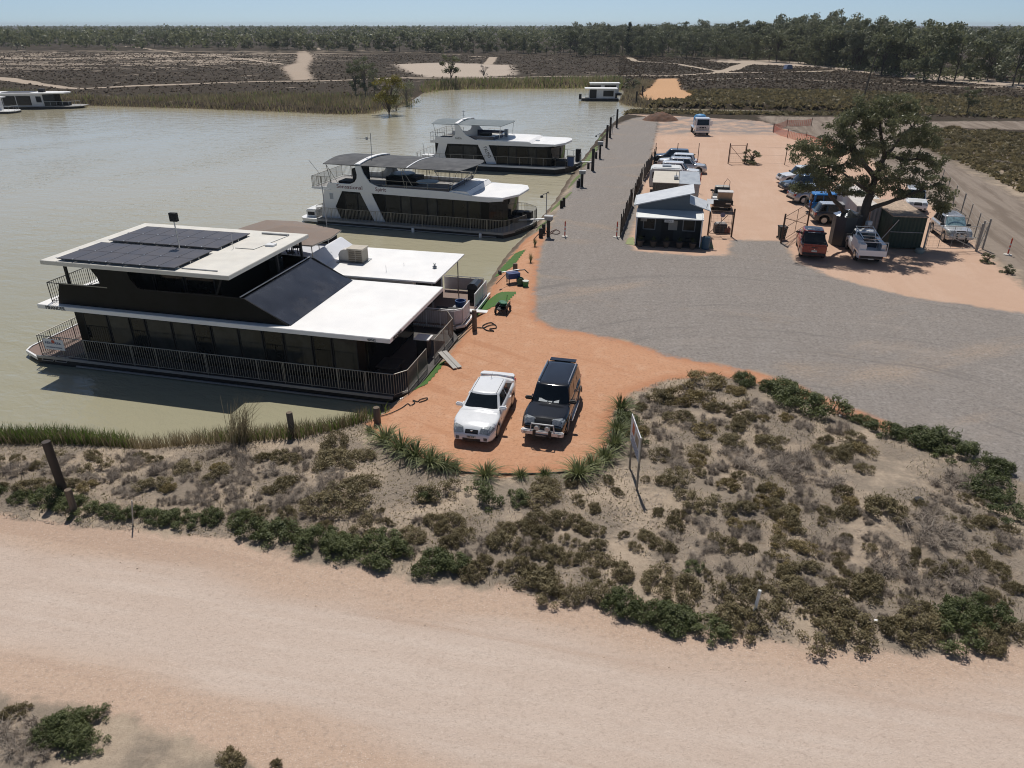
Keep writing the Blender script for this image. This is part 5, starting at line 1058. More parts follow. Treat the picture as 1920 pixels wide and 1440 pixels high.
b.prism(P, 0, 2.35); b.build('tank_wall', mat('dark_tank_tin', (.055, .06, .065), .5, .3, var=.12, stretch=(1, 1, 8)), t)
b = MB(); V = [(x * 1.05, y * 1.05, 2.35) for x, y in P] + [(0, 0, 2.78)]; b.add(V, [(i, (i + 1) % n, n) for i in range(n)] + [tuple(range(n))[::-1]]); b.build('tank_lid', mat('shiny_tin', (.55, .57, .60), .2, .9, var=.2), t)
MB().box(.9, 1.3, -1.25, -.95, 1.7, 2.0).build('label_plate', WHITE2, t)
t = thing('shipping_container', 'dark green container with leaf litter on its roof behind the white tray ute', 'container', (29.2, 55.25, 0), R_(-9))
b = MB().box(.03, 2.42, .03, 6.0, .1, 2.5); corr_wall(b, 0, 2.44, -.03, .12, 2.5, .26, .05); corr_wall(b, 0, 6.0, 2.43, .12, 2.5, .26, .05, 'y'); b.build('container_body', GREENC, t)
MB().box(-.04, 2.5, -.06, 6.05, 2.5, 2.58).build('container_roof', LEAFLITTER, t); MB().tube([(0, -.06, 1.35), (2.4, -.06, 1.35)], .03, 5).build('lock_bar', STEEL, t)
t = thing('shipping_container', 'off white container in deep shade behind the big tree trunk', 'container', (27.9, 58.6, 0), R_(-12))
b = MB().box(.03, 2.3, .03, 9.0, .1, 2.5); corr_wall(b, 0, 2.32, -.03, .12, 2.5, .26, .05); corr_wall(b, 0, 9.0, -.03, .12, 2.5, .26, .05, 'y'); b.build('container_body', mat('off_white_container', (.46, .45, .46), .6, var=.1, dirt=((.3, .24, .2), .4)), t); MB().box(-.05, 2.36, -.06, 9.05, 2.5, 2.57).build('container_roof', mat('off_white_roof', (.58, .54, .5), .6, var=.15, dirt=((.4, .25, .18), .6)), t)
t = thing('wall_screen', 'bright green shade cloth screen between container and silver four wheel drive', 'screen', (32.3, 58.2, 0), R_(75))
MB().box(0, 3.2, -.03, .03, .1, 2.2).build('shade_cloth', mat('green_shade_cloth', (.03, .20, .06), .8, var=.2), t)
for x in (0, 3.2): MB().tube([(x, 0, 0), (x, 0, 2.3)], .04, 6).build('post', GALV, t)
for i, (a, c, l) in enumerate((((28.4, 55.6, 0), (29.6, 55.1, 2.3), 'pale pole leaning on the dark green container, longest of three'), ((28.7, 56.0, 0), (29.25, 55.2, 1.9), 'short rusty pole leaning on the dark green container'), ((28.1, 56.3, 0), (28.9, 58.5, 2.6), 'thin pole leaning on the off white container'))):
    o = MB().tube([a, c], .035, 6).build('leaning_pole', ALU if i == 0 else mat('rusty_steel', (.16, .07, .035), .8, .2, var=.3), None); tag(o, l, 'pole', 'poles leaning by the containers')
o = MB().lathe([(0, 0), (.3, .0), (.36, .15), (.3, .32), (0, .36)], 12).build('gas_cylinder', mat('grey_green_tin', (.3, .32, .28), .5), None, smooth=40, loc=(31.2, 54.1, 0)); tag(o, 'squat grey drum on the ground at the foot of the green container', 'drum')

# ------------------------------------------------------------------ fences and gates
def gate(name, label, a, c, h, diag=1, m=None, mid=True, bars=1, cat='gate', overhang=.25):
    """swing gate between two ground points: round posts, frame, brace and wire"""
    m = m or mat('rusty_gate', (.12, .075, .055), .75, .3, var=.25)
    L = math.dist(a, c); t = thing(name, label, cat, (a[0], a[1], 0), math.atan2(c[1] - a[1], c[0] - a[0]), 'gates of the yard' if cat == 'gate' else None)
    for x in (0, L): MB().lathe([(.07, 0), (.07, h + overhang), (0, h + overhang + .02)], 8, (x, 0, 0)).build('post', m, t)
    f = MB()
    for z in ((.18, h * .55, h) if mid else (.18, h)): f.tube([(.1, 0, z), (L - .1, 0, z)], .024, 5)
    for k in range(bars + 1): x = .12 + (L - .24) * k / max(1, bars); f.tube([(x, 0, .18), (x, 0, h)], .02, 5)
    f.tube([(.1, 0, .2), (L * .75, 0, h * .86)] if diag > 0 else [(.1, 0, h * .95), (L - .1, 0, .2)], .026, 5); f.build('frame', m, t)
    w_ = MB()
    for k in range(1, 9): z = .18 + (h - .18) * k / 9; w_.tube([(.1, 0, z), (L - .1, 0, z)], .004, 3)
    for k in range(1, int(L / .3)): w_.tube([(k * .3, 0, .18), (k * .3, 0, h)], .004, 3)
    w_.build('wire_mesh', GALV, t); return t
g = gate('yard_gate', 'rusty gate with a small oval sign in front of the grey tray ute', gp(1327, 441), gp(1371, 444), 2.05, bars=2)
MB().lathe([(0, 0), (.2, 0), (.2, .02), (0, .02)], 14, (1.0, -.05, 1.75), 'y').build('oval_sign', mat('mauve_sign', (.25, .22, .30), .5), g)
gate('yard_gate', 'rusty brown gate standing open beside the green wheelie bin', gp(1464, 456), gp(1513, 424), 2.1, diag=-1, bars=2)
gate('yard_gate', 'thin wire gate across the front of the silver four wheel drive', gp(1731, 469), gp(1829, 471), 1.9, diag=-1, m=GALV, bars=4)
gate('yard_gate', 'narrow braced end panel at the right end of the wire gate', gp(1831, 471), gp(1842, 467), 2.1, m=GALV, bars=1)
gate('yard_gate', 'rusty gate beside the round bush far across the tan yard', gp(1365, 307), gp(1396, 307), 2.2, diag=-1, bars=1)
def wire_fence(label, P, h, gap=2.5, m=None, cloth=0., name='wire_fence', group=None, wires=5):
    t = thing(name, label, 'fence', (P[0][0], P[0][1], 0), 0, group); o = P[0]; m = m or GALV; w_ = MB(); c = MB()
    for a, b_ in zip(P[:-1], P[1:]):
        L = math.dist(a, b_); n = max(1, round(L / gap)); ux, uy = (b_[0] - a[0]) / L, (b_[1] - a[1]) / L
        A_ = (a[0] - o[0], a[1] - o[1]); B_ = (b_[0] - o[0], b_[1] - o[1])
        for k in range(n + 1):
            x, y = A_[0] + ux * L * k / n, A_[1] + uy * L * k / n; MB().tube([(x, y, 0), (x + random.uniform(-.05, .05), y, h + random.uniform(-.15, .1))], .045, 6).build('post', m, t)
        for k in range(wires): z = .15 + (h - .2) * k / (wires - 1); w_.tube([(*A_, z), (*B_, z)], .006, 3)
        if cloth:
            q = 0
            while q < L - .5:
                s = random.uniform(.8, 1.8); e = min(L, q + s)
                if random.random() < .88: z1 = cloth * random.uniform(.75, 1.05); MB().slab([(A_[0] + ux * q, A_[1] + uy * q, .05), (A_[0] + ux * e, A_[1] + uy * e, .05), (A_[0] + ux * e, A_[1] + uy * e, z1), (A_[0] + ux * q, A_[1] + uy * q, z1)], .015).build('shade_cloth', mat('old_shade_cloth', (.035, .035, .03), .9, var=.4, scale=2), t)
                q = e + .02
    w_.build('wire', GALV, t)
    return t
wire_fence('dark fence hung with old shade cloth along the gravel drive beside the sheds', [gp(1163, 444), gp(1181, 395), gp(1203, 345), gp(1228, 303)], 1.9, 1.8, DTIMBER, 1.7)
wire_fence('wire fence with tall posts closing the far end of the left car row', [gp(1228, 303), gp(1308, 303)], 2.2, 3.0, mat('rusty_post', (.12, .07, .05), .8))
wire_fence('low wire fence running right from the round bush to the tree', [gp(1396, 307), gp(1471, 309), gp(1520, 318)], 2.1, 7, mat('rusty_post', (.12, .07, .05), .8), wires=3)
wire_fence('wire fence with steel posts between yard and side track at right', [gp(1842, 467), gp(1800, 405), gp(1762, 352)], 2.0, 4, GALV, wires=4)
# orange barrier netting
def netting(P, label):
    OR = mat('orange_netting', (.72, .12, .05), .6, var=.15); t = thing('barrier_netting', label, 'barrier', (P[0][0], P[0][1], 0), 0); o = P[0]; b = MB()
    for a, c in zip(P[:-1], P[1:]):
        L = math.dist(a, c); f = lambda q, z: (a[0] - o[0] + (c[0] - a[0]) * q, a[1] - o[1] + (c[1] - a[1]) * q, z - .12 * math.sin(math.pi * q))
        for k in range(9): z = .12 + k * .115; b.add([f(0, z), f(.5, z), f(1, z), f(1, z + .05), f(.5, z + .05), f(0, z + .05)], [(0, 1, 4, 5), (1, 2, 3, 4)])
        n = int(L / .35)
        for k in range(n): q = k / n; b.add([f(q, .12), f(q + .06 / L, .12), f(q + .06 / L, 1.1), f(q, 1.1)], [(0, 1, 2, 3)])
        MB().tube([(a[0] - o[0], a[1] - o[1], 0), (a[0] - o[0], a[1] - o[1], 1.35)], .05, 5).build('post', mat('rusty_post', (.12, .07, .05), .8), t)
    MB().tube([(c[0] - o[0], c[1] - o[1], 0), (c[0] - o[0], c[1] - o[1], 1.35)], .05, 5).build('post', mat('rusty_post', (.12, .07, .05), .8), t)
    b.build('net', OR, t)
netting([gp(1449, 247), gp(1475, 237.5), gp(1521, 236)], 'orange plastic barrier netting on stakes at the far side of the yard')
netting([gp(1450, 249), gp(1476, 259), gp(1510, 266), gp(1562, 280)], 'orange plastic barrier netting sagging towards the big tree')
# red earth heap
def heap():
    c = gp(1238, 226); n = 900; V = []; F = []
    a = RNG.uniform(0, 6.283, n); r = np.sqrt(RNG.uniform(0, 1, n)); g_ = 26; xs = np.linspace(-1, 1, g_)
    VV = []
    for j in xs:
        for i in xs:
            q = math.hypot(i, j); z = max(0, 1 - q ** 1.6) * 1.5 + random.uniform(-.1, .16) * (q < .95) - .05; VV.append((c[0] + i * 3.4, c[1] + j * 2.6, z))
    FF = [(a_ * g_ + b_, a_ * g_ + b_ + 1, (a_ + 1) * g_ + b_ + 1, (a_ + 1) * g_ + b_) for a_ in range(g_ - 1) for b_ in range(g_ - 1)]
    o = mesh_np('earth_heap', VV, FF, mat('red_brown_heap', (.13, .062, .036), .95, var=.5, scale=1.5)); tag(o, 'heap of dark red soil and dead brush by the creek', 'heap')
heap()

# ------------------------------------------------------------------ small things of the yard and bank
def bin_(label, p, m, rz=0):
    t = thing('wheelie_bin', label, 'bin', p, rz)
    MB().hexa([(-.22, -.25, .08), (.22, -.25, .08), (.22, .22, .08), (-.22, .22, .08), (-.29, -.33, .98), (.29, -.33, .98), (.29, .33, .98), (-.29, .33, .98)]).build('bin_body', m, t)
    MB().box(-.31, .31, -.36, .38, .98, 1.06).build('lid', BLACKM, t)
    for x in (-.26, .26): MB().lathe([(0, -.03), (.1, -.03), (.1, .03), (0, .03)], 10, (x, .25, .1), 'x').build('wheel', RUBBER, t)
bin_('dark green wheelie bin beside the open rusty gate', (21.95, 58.1, 0), mat('bin_green', (.02, .03, .025), .6))
t = thing('pump', 'dark pump unit with a pale lid standing behind the oval signed gate', 'pump', (*gp(1349, 436), 0)); MB().box(-.5, .5, -.3, .3, .05, .75).build('pump_body', mat('dark_machine', (.03, .03, .04), .5), t); MB().box(-.4, .4, -.28, .28, .75, .85).build('lid', mat('pale_lid', (.56, .54, .52), .6), t)
for u_ in (1359, 1365):
    t = thing('gas_bottle', 'small rusty red gas bottle beside the pump behind the gate', 'gas bottle', (*gp(u_, 437), 0), 0, 'gas bottles by the pump'); MB().lathe([(0, 0), (.13, .0), (.15, .06), (.15, .4), (.06, .5), (.05, .58), (0, .58)], 12).build('bottle_body', mat('bottle_red', (.18, .05, .04), .5), t)
def warn_post(label, p):
    t = thing('warning_bollard', label, 'bollard', (p[0], p[1], hz(*p)), 0, 'orange warning bollards'); MB().lathe([(0, 0), (.3, 0), (.28, .06), (.08, .1), (0, .1)], 14).build('base', RUBBER if False else mat('pale_base', (.5, .47, .42), .7), t)
    MB().lathe([(.05, .1), (.05, 1.15), (.055, 1.16), (.055, 1.24), (0, 1.25)], 10).build('bollard_post', mat('signal_orange', (.60, .055, .03), .5), t)
    for z in (.45, .75): MB().lathe([(.054, z), (.054, z + .13)], 10).build('reflective_band', mat('silver_band', (.6, .6, .62), .3), t)
    MB().lathe([(.03, 1.25), (.03, 1.32), (0, 1.33)], 8).build('top_knob', mat('amber_lamp', (.6, .22, .03), .2), t)
warn_post('orange warning bollard on the bank side of the gravel drive', gp(1059, 444)); warn_post('orange warning bollard with yellow top before the office shed', gp(1156, 445)); warn_post('orange warning bollard at the edge of the sandy side track', gp(1889, 478))
o = MB().tube([(0, 0, 0), (.12, 0, 2.0)], .05, 6).build('marker_stake', mat('faded_red', (.45, .07, .04), .6), None, loc=(*gp(1309, 362), 0)); tag(o, 'faded red stake beside the grey tin shed', 'stake')
# timber mooring posts along the bank: base pixel, height
for i, (u, v, h, r, lab) in enumerate(((1156, 240, 3.1, .17, 'tall tarred mooring post farthest along the bank'), (1143.5, 258, 3.1, .17, 'tall tarred mooring post, second from the far end'), (1137, 277, 3.2, .17, 'tall tarred mooring post behind the meter pedestal, third from far end'),
        (1111, 320, 2.7, .19, 'tall tarred mooring post at the end of the pale gangplank'), (1129, 273, .9, .15, 'short dark bollard post just left of the third tall post'), (1117.5, 297, .95, .16, 'short dark bollard post beside the meter pedestal'), (1103, 316, .8, .16, 'short dark bollard post with coiled rope left of the nearest tall post'),
        (1083.5, 351, .85, .17, 'short tarred post right at the turf edge, left of a pair'), (1086, 349, .95, .15, 'short tarred post, right one of a touching pair'), (1053, 389, .85, .17, 'short dark post on bare gravel, left of a pair'), (1057, 386, .95, .15, 'short dark post on bare gravel, right of a pair'),
        (1014, 445, .9, .18, 'short dark post near the gangplank pedestal, front one'), (1019, 437, .9, .15, 'short dark post near the gangplank pedestal, rear one'), (1193, 191, 2.6, .2, 'dark post on the far bank beside the orange boat ramp, nearer one'), (1204, 182.5, 2.4, .2, 'dark post on the far bank beside the orange boat ramp, farther one'))):
    p = gp(u, v); z0 = hz(*p); o = MB().lathe([(r, 0), (r * .96, h * .5), (r * .93, h - .04), (r * .8, h), (0, h)], 10, (0, 0, -.15)).build('mooring_post', DTIMBER, None, smooth=40, loc=(p[0], p[1], z0)); tag(o, lab, 'mooring post', 'timber mooring posts')
for u, v, h, r, lab in ((890, 618, 1.35, .14, 'brown timber power post with black cables on the red dirt'), (708, 792, .85, .16, 'short timber bollard with hose at the bow of the black boat'), (549, 818, 1.25, .14, 'pale timber post standing in reeds before the black boat'), (966, 512, .8, .17, 'brown timber bollard behind the blue barrow')):
    p = gp(u, v); o = MB().lathe([(r, 0), (r * .95, h - .03), (r * .85, h), (0, h)], 12, (0, 0, -.2)).build('timber_post', TIMBER, None, smooth=40, loc=(p[0], p[1], hz(*p) + .1)); tag(o, lab, 'post', 'timber posts')
def pedestal(u, v, h, lab):
    p = gp(u, v); t = thing('power_pedestal', lab, 'power pedestal', (p[0], p[1], hz(*p)), R_(-12), 'power pedestals on the bank')
    MB().box(-.12, .12, -.12, .12, 0, h - .35).build('column', DTIMBER, t); MB().box(-.32, .32, -.22, .22, h - .35, h - .08).build('meter_box', mat('grey_box', (.30, .31, .31), .5), t); MB().box(-.36, .36, -.27, .27, h - .08, h).build('hood', mat('pale_hood', (.5, .5, .5), .5), t)
pedestal(1028, 444, 1.75, 'power pedestal with grey meter box where the long gangplank lands'); pedestal(1091, 350, 1.7, 'power pedestal with grey meter box beside the pair of turf edge posts'); pedestal(1124.5, 297, 2.1, 'power pedestal with pale box among the tall tarred posts')
def lamp(u, v, h, lab, two=True):
    p = gp(u, v); t = thing('lamp_pole', lab, 'lamp', (p[0], p[1], hz(*p)), 0, 'thin lamp poles'); MB().tube([(0, 0, -.1), (0, 0, h)], .035, 6).build('pole', STEEL, t)
    MB().tube([(0, 0, h), (-.2, 0, h - .05), (-.38, 0, h - .18)], .03, 5).build('arm', STEEL, t); MB().lathe([(0, 0), (.14, 0), (.12, .16), (.04, .2), (0, .2)], 10, (-.4, 0, h - .34)).build('lamp_head', BLACKM, t)
    MB().tube([(0, 0, h), (.12, 0, h + .14), (.2, 0, h + .02)], .04, 5).build('hook', BLACKM, t)
lamp(1023.5, 432, 3.1, 'thin pole with a curled lamp head at the stern of the long gangplank'); lamp(1088, 352, 2.4, 'thin pole beside the middle power pedestal'); lamp(1122, 279, 2.0, 'thin lamp pole on the turf near the tall posts'); lamp(1148, 250, 2.6, 'thin lamp pole between the two farthest tall posts')
# artificial turf mats and grassy bank strips
TURF = mat('artificial_turf', (.055, .14, .022), .9, var=.22, scale=2, bump=.5, bscale=60, dirt=((.16, .15, .06), .35)); BANKG = mat('bank_grass', (.12, .17, .045), .9, var=.35, scale=1.2, bump=.6, bscale=25, dirt=((.22, .19, .09), .6))
def turf(px, m, name, label, cat, kind=None, zz=0., lift=.02):
    P = poly(px, zz); x0, y0 = P.min(0); x1, y1 = P.max(0); st = max(.12, (y1 - y0) / 60)
    gx, gy = np.meshgrid(np.arange(x0, x1 + st, st), np.arange(y0, y1 + st, st)); s = gx.shape; X = gx.ravel(); Y = gy.ravel(); d = sdpoly(X, Y, P, 5.)
    Z = heights(X, Y)[0] + lift; id_ = np.arange(len(X)).reshape(s); F = np.stack([id_[:-1, :-1], id_[:-1, 1:], id_[1:, 1:], id_[1:, :-1]], -1).reshape(-1, 4); F = F[d[F].mean(1) > 0]
    u = np.unique(F); rm = np.full(len(X), -1); rm[u] = np.arange(len(u)); V = np.stack([X, Y, Z], -1)[u]
    # two-sided thin mat
    n = len(V); o = mesh_np(name, np.vstack([V]), rm[F], m); return tag(o, label, cat, kind=kind)
turf([(768, 722), (797, 720), (834, 674), (836, 668), (813, 670)], TURF, 'turf_mat', 'green artificial turf mat beside the bow of the black boat', 'turf mat')
turf([(880, 580), (890, 578), (946, 571), (970, 548), (932, 546), (906, 554), (890, 566)], TURF, 'turf_mat', 'green artificial turf mat in front of the panelled white boat', 'turf mat')
turf([(926, 502), (962, 496), (986, 467), (966, 464), (945, 480)], TURF, 'turf_mat', 'green artificial turf mat at the water edge behind the blue barrow', 'turf mat')
for px, l in (([(1003, 424), (1030, 414), (1036, 403), (1012, 412)], 'under the long gangplank'), ([(1030, 390), (1050, 377), (1071, 362), (1073, 357), (1052, 364), (1036, 378)], 'beside the bare gravel posts'), ([(1062, 350), (1078, 336), (1092, 327), (1090, 322), (1074, 330)], 'by the middle power pedestal'), ([(1088, 312), (1104, 300), (1122, 276), (1118, 266), (1104, 282), (1092, 302)], 'at the far gangplank'), ([(1118, 262), (1132, 248), (1140, 243), (1131, 242), (1120, 254)], 'near the tall mooring posts')):
    turf(px, BANKG, 'grass_strip', 'strip of green grass on the bank ' + l, 'grass', 'stuff')
for px, nm in (([(1172, 458), (1190, 460), (1188, 445), (1178, 446)], 'left'), ([(1312, 465), (1338, 466), (1334, 455), (1314, 454)], 'right')): turf(px, mat('worn_turf', (.26, .29, .13), .9, var=.25, bump=.3), 'turf_mat', 'worn pale green turf mat at the %s corner of the office' % nm, 'turf mat')
# plank ramp, hoses, barrow, carts
a, c = gp(829, 667), gp(858, 692); t = thing('plank_ramp', 'grey plank ramp lying on the red dirt by the bow turf', 'ramp', (a[0], a[1], 0), math.atan2(c[1] - a[1], c[0] - a[0]))
L = math.dist(a, c)
for y in (-.24, .02): MB().slab([(0, y, .22), (L, y, .05), (L, y + .23, .05), (0, y + .23, .22)], .04).build('plank', mat('grey_plank', (.38, .36, .33), .7, var=.1), t)
MB().box(.15, .25, -.22, .22, 0, .2).build('chock', TIMBER, t)
def hose(P, lab, r=.018, m=None, name='hose'):
    pts = []; Q = [Vector((*p, 0)) for p in P]
    for i in range(len(Q) - 1):
        p0, p1, p2, p3 = Q[max(i - 1, 0)], Q[i], Q[i + 1], Q[min(i + 2, len(Q) - 1)]
        for k in range(6):
            s = k / 6; pts.append(.5 * ((2 * p1) + (p2 - p0) * s + (2 * p0 - 5 * p1 + 4 * p2 - p3) * s * s + (3 * p1 - p0 - 3 * p2 + p3) * s ** 3))
    pts = [(p.x, p.y, hz(p.x, p.y) + r + .012) for p in pts]; o = MB().tube(pts, r, 5).build(name, m or RUBBER, None); tag(o, lab, 'hose')
hose([gp(*q) for q in ((711, 781), (730, 776), (752, 765), (764, 757), (770, 761), (778, 756), (774, 751), (783, 754), (788, 750), (801, 747), (799, 751), (784, 756))], 'thin black hose with loops from the short bollard across red dirt', .022)
hose([gp(*q) for q in ((892, 612), (905, 616), (915, 612), (928, 610), (930, 616), (918, 618), (926, 622), (912, 620), (905, 612), (920, 606), (929, 611))], 'tangle of black cable on the dirt beside the brown power post', .03)
hose([gp(*q) for q in ((889, 604), (870, 618), (850, 632), (838, 640))], 'black cable running from the brown power post to the boat', .02); hose([gp(*q) for q in ((888, 598), (872, 606), (862, 615), (850, 622))], 'second black cable from the brown power post to the boat', .02)
hose([gp(*q) for q in ((1000, 450), (1008, 440), (1016, 436), (1030, 440), (1042, 432), (1050, 436), (1043, 440), (1032, 436), (1045, 430))], 'loose brown hose coils around the gangplank pedestal', .03, mat('brown_hose', (.12, .06, .045), .7))
hose([gp(*q) for q in ((930, 520), (938, 514), (950, 508), (958, 512))], 'black hose from the blue barrow to the water edge', .02)
hose([gp(*q) for q in ((688, 800), (715, 824), (770, 853), (840, 881), (900, 890), (980, 890.5), (1060, 887), (1100, 878))], 'black irrigation pipe edging the red parking area behind the flax tufts', .035, name='irrigation_pipe')
p = gp(962, 530); t = thing('barrow', 'blue box barrow loaded with poles on the red dirt', 'barrow', (p[0], p[1], 0), .35)
MB().box(-.42, .42, -.28, .28, .34, .72).build('tray', mat('barrow_blue', (.025, .05, .17), .5), t)
for x, y in ((-.36, -.22), (.36, -.22), (-.36, .22), (.36, .22)): MB().box(x - .03, x + .03, y - .03, y + .03, 0, .34).build('leg', TRIM, t)
MB().tube([(-.95, -.1, .85), (.5, .1, .85)], .03, 5).build('pole', ALU, t); MB().tube([(.2, .1, .8), (.8, -.1, .85), (1.05, -.15, .6)], .04, 5).build('handle', TRIM, t); MB().box(-1.05, -.9, -.25, .05, .72, .98).build('broom_head', TRIM, t)
p = gp(976, 534); t = thing('hose_drum', 'dark green hose drum on the ground right of the blue barrow', 'hose drum', (p[0], p[1], 0)); MB().lathe([(0, -.2), (.24, -.2), (.24, -.16), (.16, -.15), (.16, .15), (.24, .16), (.24, .2), (0, .2)], 16, (0, 0, .26), 'y').build('drum', mat('drum_green', (.02, .09, .05), .5), t); MB().box(-.25, .25, -.24, .24, 0, .05).build('stand', TRIM, t)
p = gp(985.5, 537); t = thing('bucket', 'green bucket with white lid near the hose drum', 'bucket', (p[0], p[1], 0)); MB().lathe([(0, 0), (.17, 0), (.21, .36), (0, .36)], 16).build('pail', mat('bucket_green', (.03, .22, .08), .5), t); MB().lathe([(0, .36), (.215, .36), (.215, .4), (0, .4)], 16).build('lid', mat('bucket_lid', (.6, .66, .6), .5), t)
p = gp(943, 585); t = thing('garden_cart', 'dark garden cart full of green hose on the red dirt', 'cart', (p[0], p[1], 0), R_(75))
MB().box(-.5, .5, -.33, .33, .28, .34).build('cart_bed', TRIM, t)
for y in (-.34, .31): MB().box(-.5, .5, y, y + .03, .34, .58).build('cart_side', TRIM, t)
for x in (-.36, .36):
    for y in (-.4, .33): MB().lathe([(0, 0), (.16, 0), (.17, .035), (.16, .07), (0, .07)], 12, (x, y, .17), 'y').build('wheel', RUBBER, t)
for k in range(6): MB().lathe([(.13, 0), (.19, -.03), (.23, .0), (.19, .03)], 14, (random.uniform(-.25, .25), random.uniform(-.1, .1), .40 + .05 * k)).build('hose_coil', mat('hose_green', (.02, .13, .06), .5), t)
MB().tube([(.5, 0, .3), (.9, 0, .5), (1.0, 0, .75)], .02, 5).build('handle', TRIM, t)
# sign on two posts, seen nearly edge on
def sign():
    n, f = (4.66, 22.4), (4.62, 24.0); z0 = hz(*n); t = thing('roadside_sign', 'white signboard on two timber posts standing edge on in the scrub', 'sign', (n[0], n[1], z0), math.atan2(f[1] - n[1], f[0] - n[0]))
    L = math.dist(n, f)
    for x in (.03, L - .03): MB().box(x - .035, x + .035, -.035, .035, -.3, 2.25).build('post', mat('sign_post_timber', (.30, .25, .19), .8, var=.2), t)
    bd = MB().box(-.1, L + .1, .036, .062, 1.25, 2.3).build('board', mat('board_white', (.70, .70, .70), .5, var=.04), t)
    MB().box(-.1, L + .1, .030, .068, 2.3, 2.33).box(-.12, -.1, .03, .068, 1.25, 2.33).build('frame', ALU, bd)
    MB().box(.95, 1.35, .062, .066, 1.75, 2.15).build('picture_patch', mat('orange_print', (.55, .14, .05), .6), bd); MB().box(.15, .75, .062, .066, 1.7, 2.1).build('picture_patch', mat('tan_print', (.35, .28, .2), .6, var=.4, scale=8), bd)
    bl = mat('banner_blue', (.05, .07, .16), .6)
    for k in range(4): MB().box(.1, L - .1 - .15 * (k % 2), .062, .065, 1.32 + k * .085, 1.355 + k * .085).build('text_line', bl, bd)
sign()
for u0, v0, u1, v1, r, lab, m in ((122, 928, 86, 828, .15, 'thick dark steel pipe leaning left among the scrub', mat('dark_pipe', (.06, .045, .036), .6, .3, var=.3)), (141, 962, 127, 918, .12, 'short weathered timber post leaning beside the dark pipe', TIMBER), (246.5, 986, 247, 938, .022, 'thin pale marker stake at the road edge on the left', mat('pale_stake', (.42, .40, .36), .6)), (1411, 1158, 1425, 1107, .045, 'white marker stake leaning right at the road edge', mat('white_stake', (.72, .72, .70), .5))):
    p = gp(u0, v0); z0 = hz(*p); Y = p[1]
    y_ = (720 - v1) / FOC; zt = CAMH - (SP - y_ * CP) / (CP + y_ * SP) * Y; d = (CP * Y - (zt - CAMH) * SP); xt = (u1 - 960) / FOC * d
    o = MB().tube([(0, 0, -.3), (xt - p[0], 0, zt - z0)], r, 12).build('leaning_post' if r > .1 else 'marker_stake', m, None, smooth=40, loc=(p[0], p[1], z0)); tag(o, lab, 'post')
c = gp(1620, 182); o = MB().tube([(0, 0, 0), (.9, 0, 10.2)], .2, 7, r1=.12).build('power_pole', TIMBER, None, loc=(c[0], c[1], .3)); tag(o, 'tall lone timber pole on the brown plain behind the big tree', 'pole')
for u, v, s, lab, m in ((1350, 770, .16, 'pale flat stone among the scrub near the parking area', mat('pale_stone', (.55, .50, .44), .9, var=.15)), (1641, 1170, .07, 'small white ball lying in the scrub near the road', WHITE2), (1575, 782, .08, 'small white stone in the dark scrub by the gravel', mat('pale_stone', (.55, .50, .44), .9)), (1718, 955, .2, 'dark discarded can in the scrub at the right', BLACKM)):
    p = gp(u, v); z0 = hz(*p); b = MB().lathe([(0, 0), (s * .8, s * .1), (s, s * .4), (s * .75, s * .8), (0, s * .95)], 9); b.v = [(x * random.uniform(.85, 1.15), y * random.uniform(.85, 1.15), z) for x, y, z in b.v]
    o = b.build('stone' if 'stone' in lab else ('ball' if 'ball' in lab else 'can'), m, None, smooth=30, loc=(p[0], p[1], z0 + .02)); tag(o, lab, 'stone' if 'stone' in lab else 'litter')
t = thing('camp_tent', 'small blue tent under the far gum trees', 'tent', (*gp(1477, 131), .3), .2); MB().prism([(-1.4, 0), (1.4, 0), (.9, 1.5), (-.9, 1.5)], -1.2, 1.2, 'y').build('canopy', mat('tent_blue', (.20, .24, .36), .7), t)
# ------------------------------------------------------------------ plants
L_GREEN = leafmat('saltbush_green', (.070, .088, .030), (.165, .185, .075), .35); L_OLIVE = leafmat('olive_brown_leaf', (.125, .102, .048), (.285, .235, .125), .35); L_TAN = leafmat('tan_leaf', (.17, .13, .05), (.33, .26, .12), .3)
L_DEAD = leafmat('dead_twig', (.19, .158, .130), (.43, .365, .30), .1, .8); L_FLAX = leafmat('flax_blade', (.055, .08, .024), (.24, .255, .11), .3); L_REED = leafmat('dry_reed', (.22, .18, .105), (.50, .415, .26), .35); L_REEDG = leafmat('green_reed', (.10, .165, .03), (.29, .36, .10), .4)
L_STRAW = leafmat('straw', (.30, .26, .15), (.52, .45, .29), .3); L_GUM = leafmat('gum_leaf', (.088, .096, .044), (.23, .235, .13), .38, .42); L_GUM2 = leafmat('far_gum_leaf', (.10, .112, .058), (.22, .23, .125), .35); L_GUM3 = leafmat('pale_gum_leaf', (.125, .138, .082), (.27, .275, .17), .35); L_YEL = leafmat('yellowing_leaf', (.10, .105, .022), (.34, .28, .07), .35); L_PINE = leafmat('pine_leaf', (.024, .034, .018), (.055, .068, .036), .15)
BARK = mat('gum_bark', (.075, .058, .045), .9, var=.4, scale=3, stretch=(3, 3, .6), bump=.5, bscale=12); BARKP = mat('pale_bark', (.20, .17, .14), .9, var=.35, scale=2, stretch=(3, 3, .6))
def unit(n): v = RNG.normal(size=(n, 3)); return v / np.linalg.norm(v, axis=1, keepdims=True)
def leaf_quads(C, N, size, aspect=.5):
    """small leaf faces at C, facing N"""
    n = len(C); r = unit(n); U = np.cross(N, r); U /= np.linalg.norm(U, axis=1, keepdims=True) + 1e-9; W_ = np.cross(N, U); s = np.broadcast_to(np.asarray(size), (n,))[:, None]
    V = np.stack([C - U * s * .5, C + W_ * s * .5 * aspect, C + U * s * .5, C - W_ * s * .5 * aspect], 1).reshape(-1, 3); return V, np.arange(4 * n).reshape(n, 4)
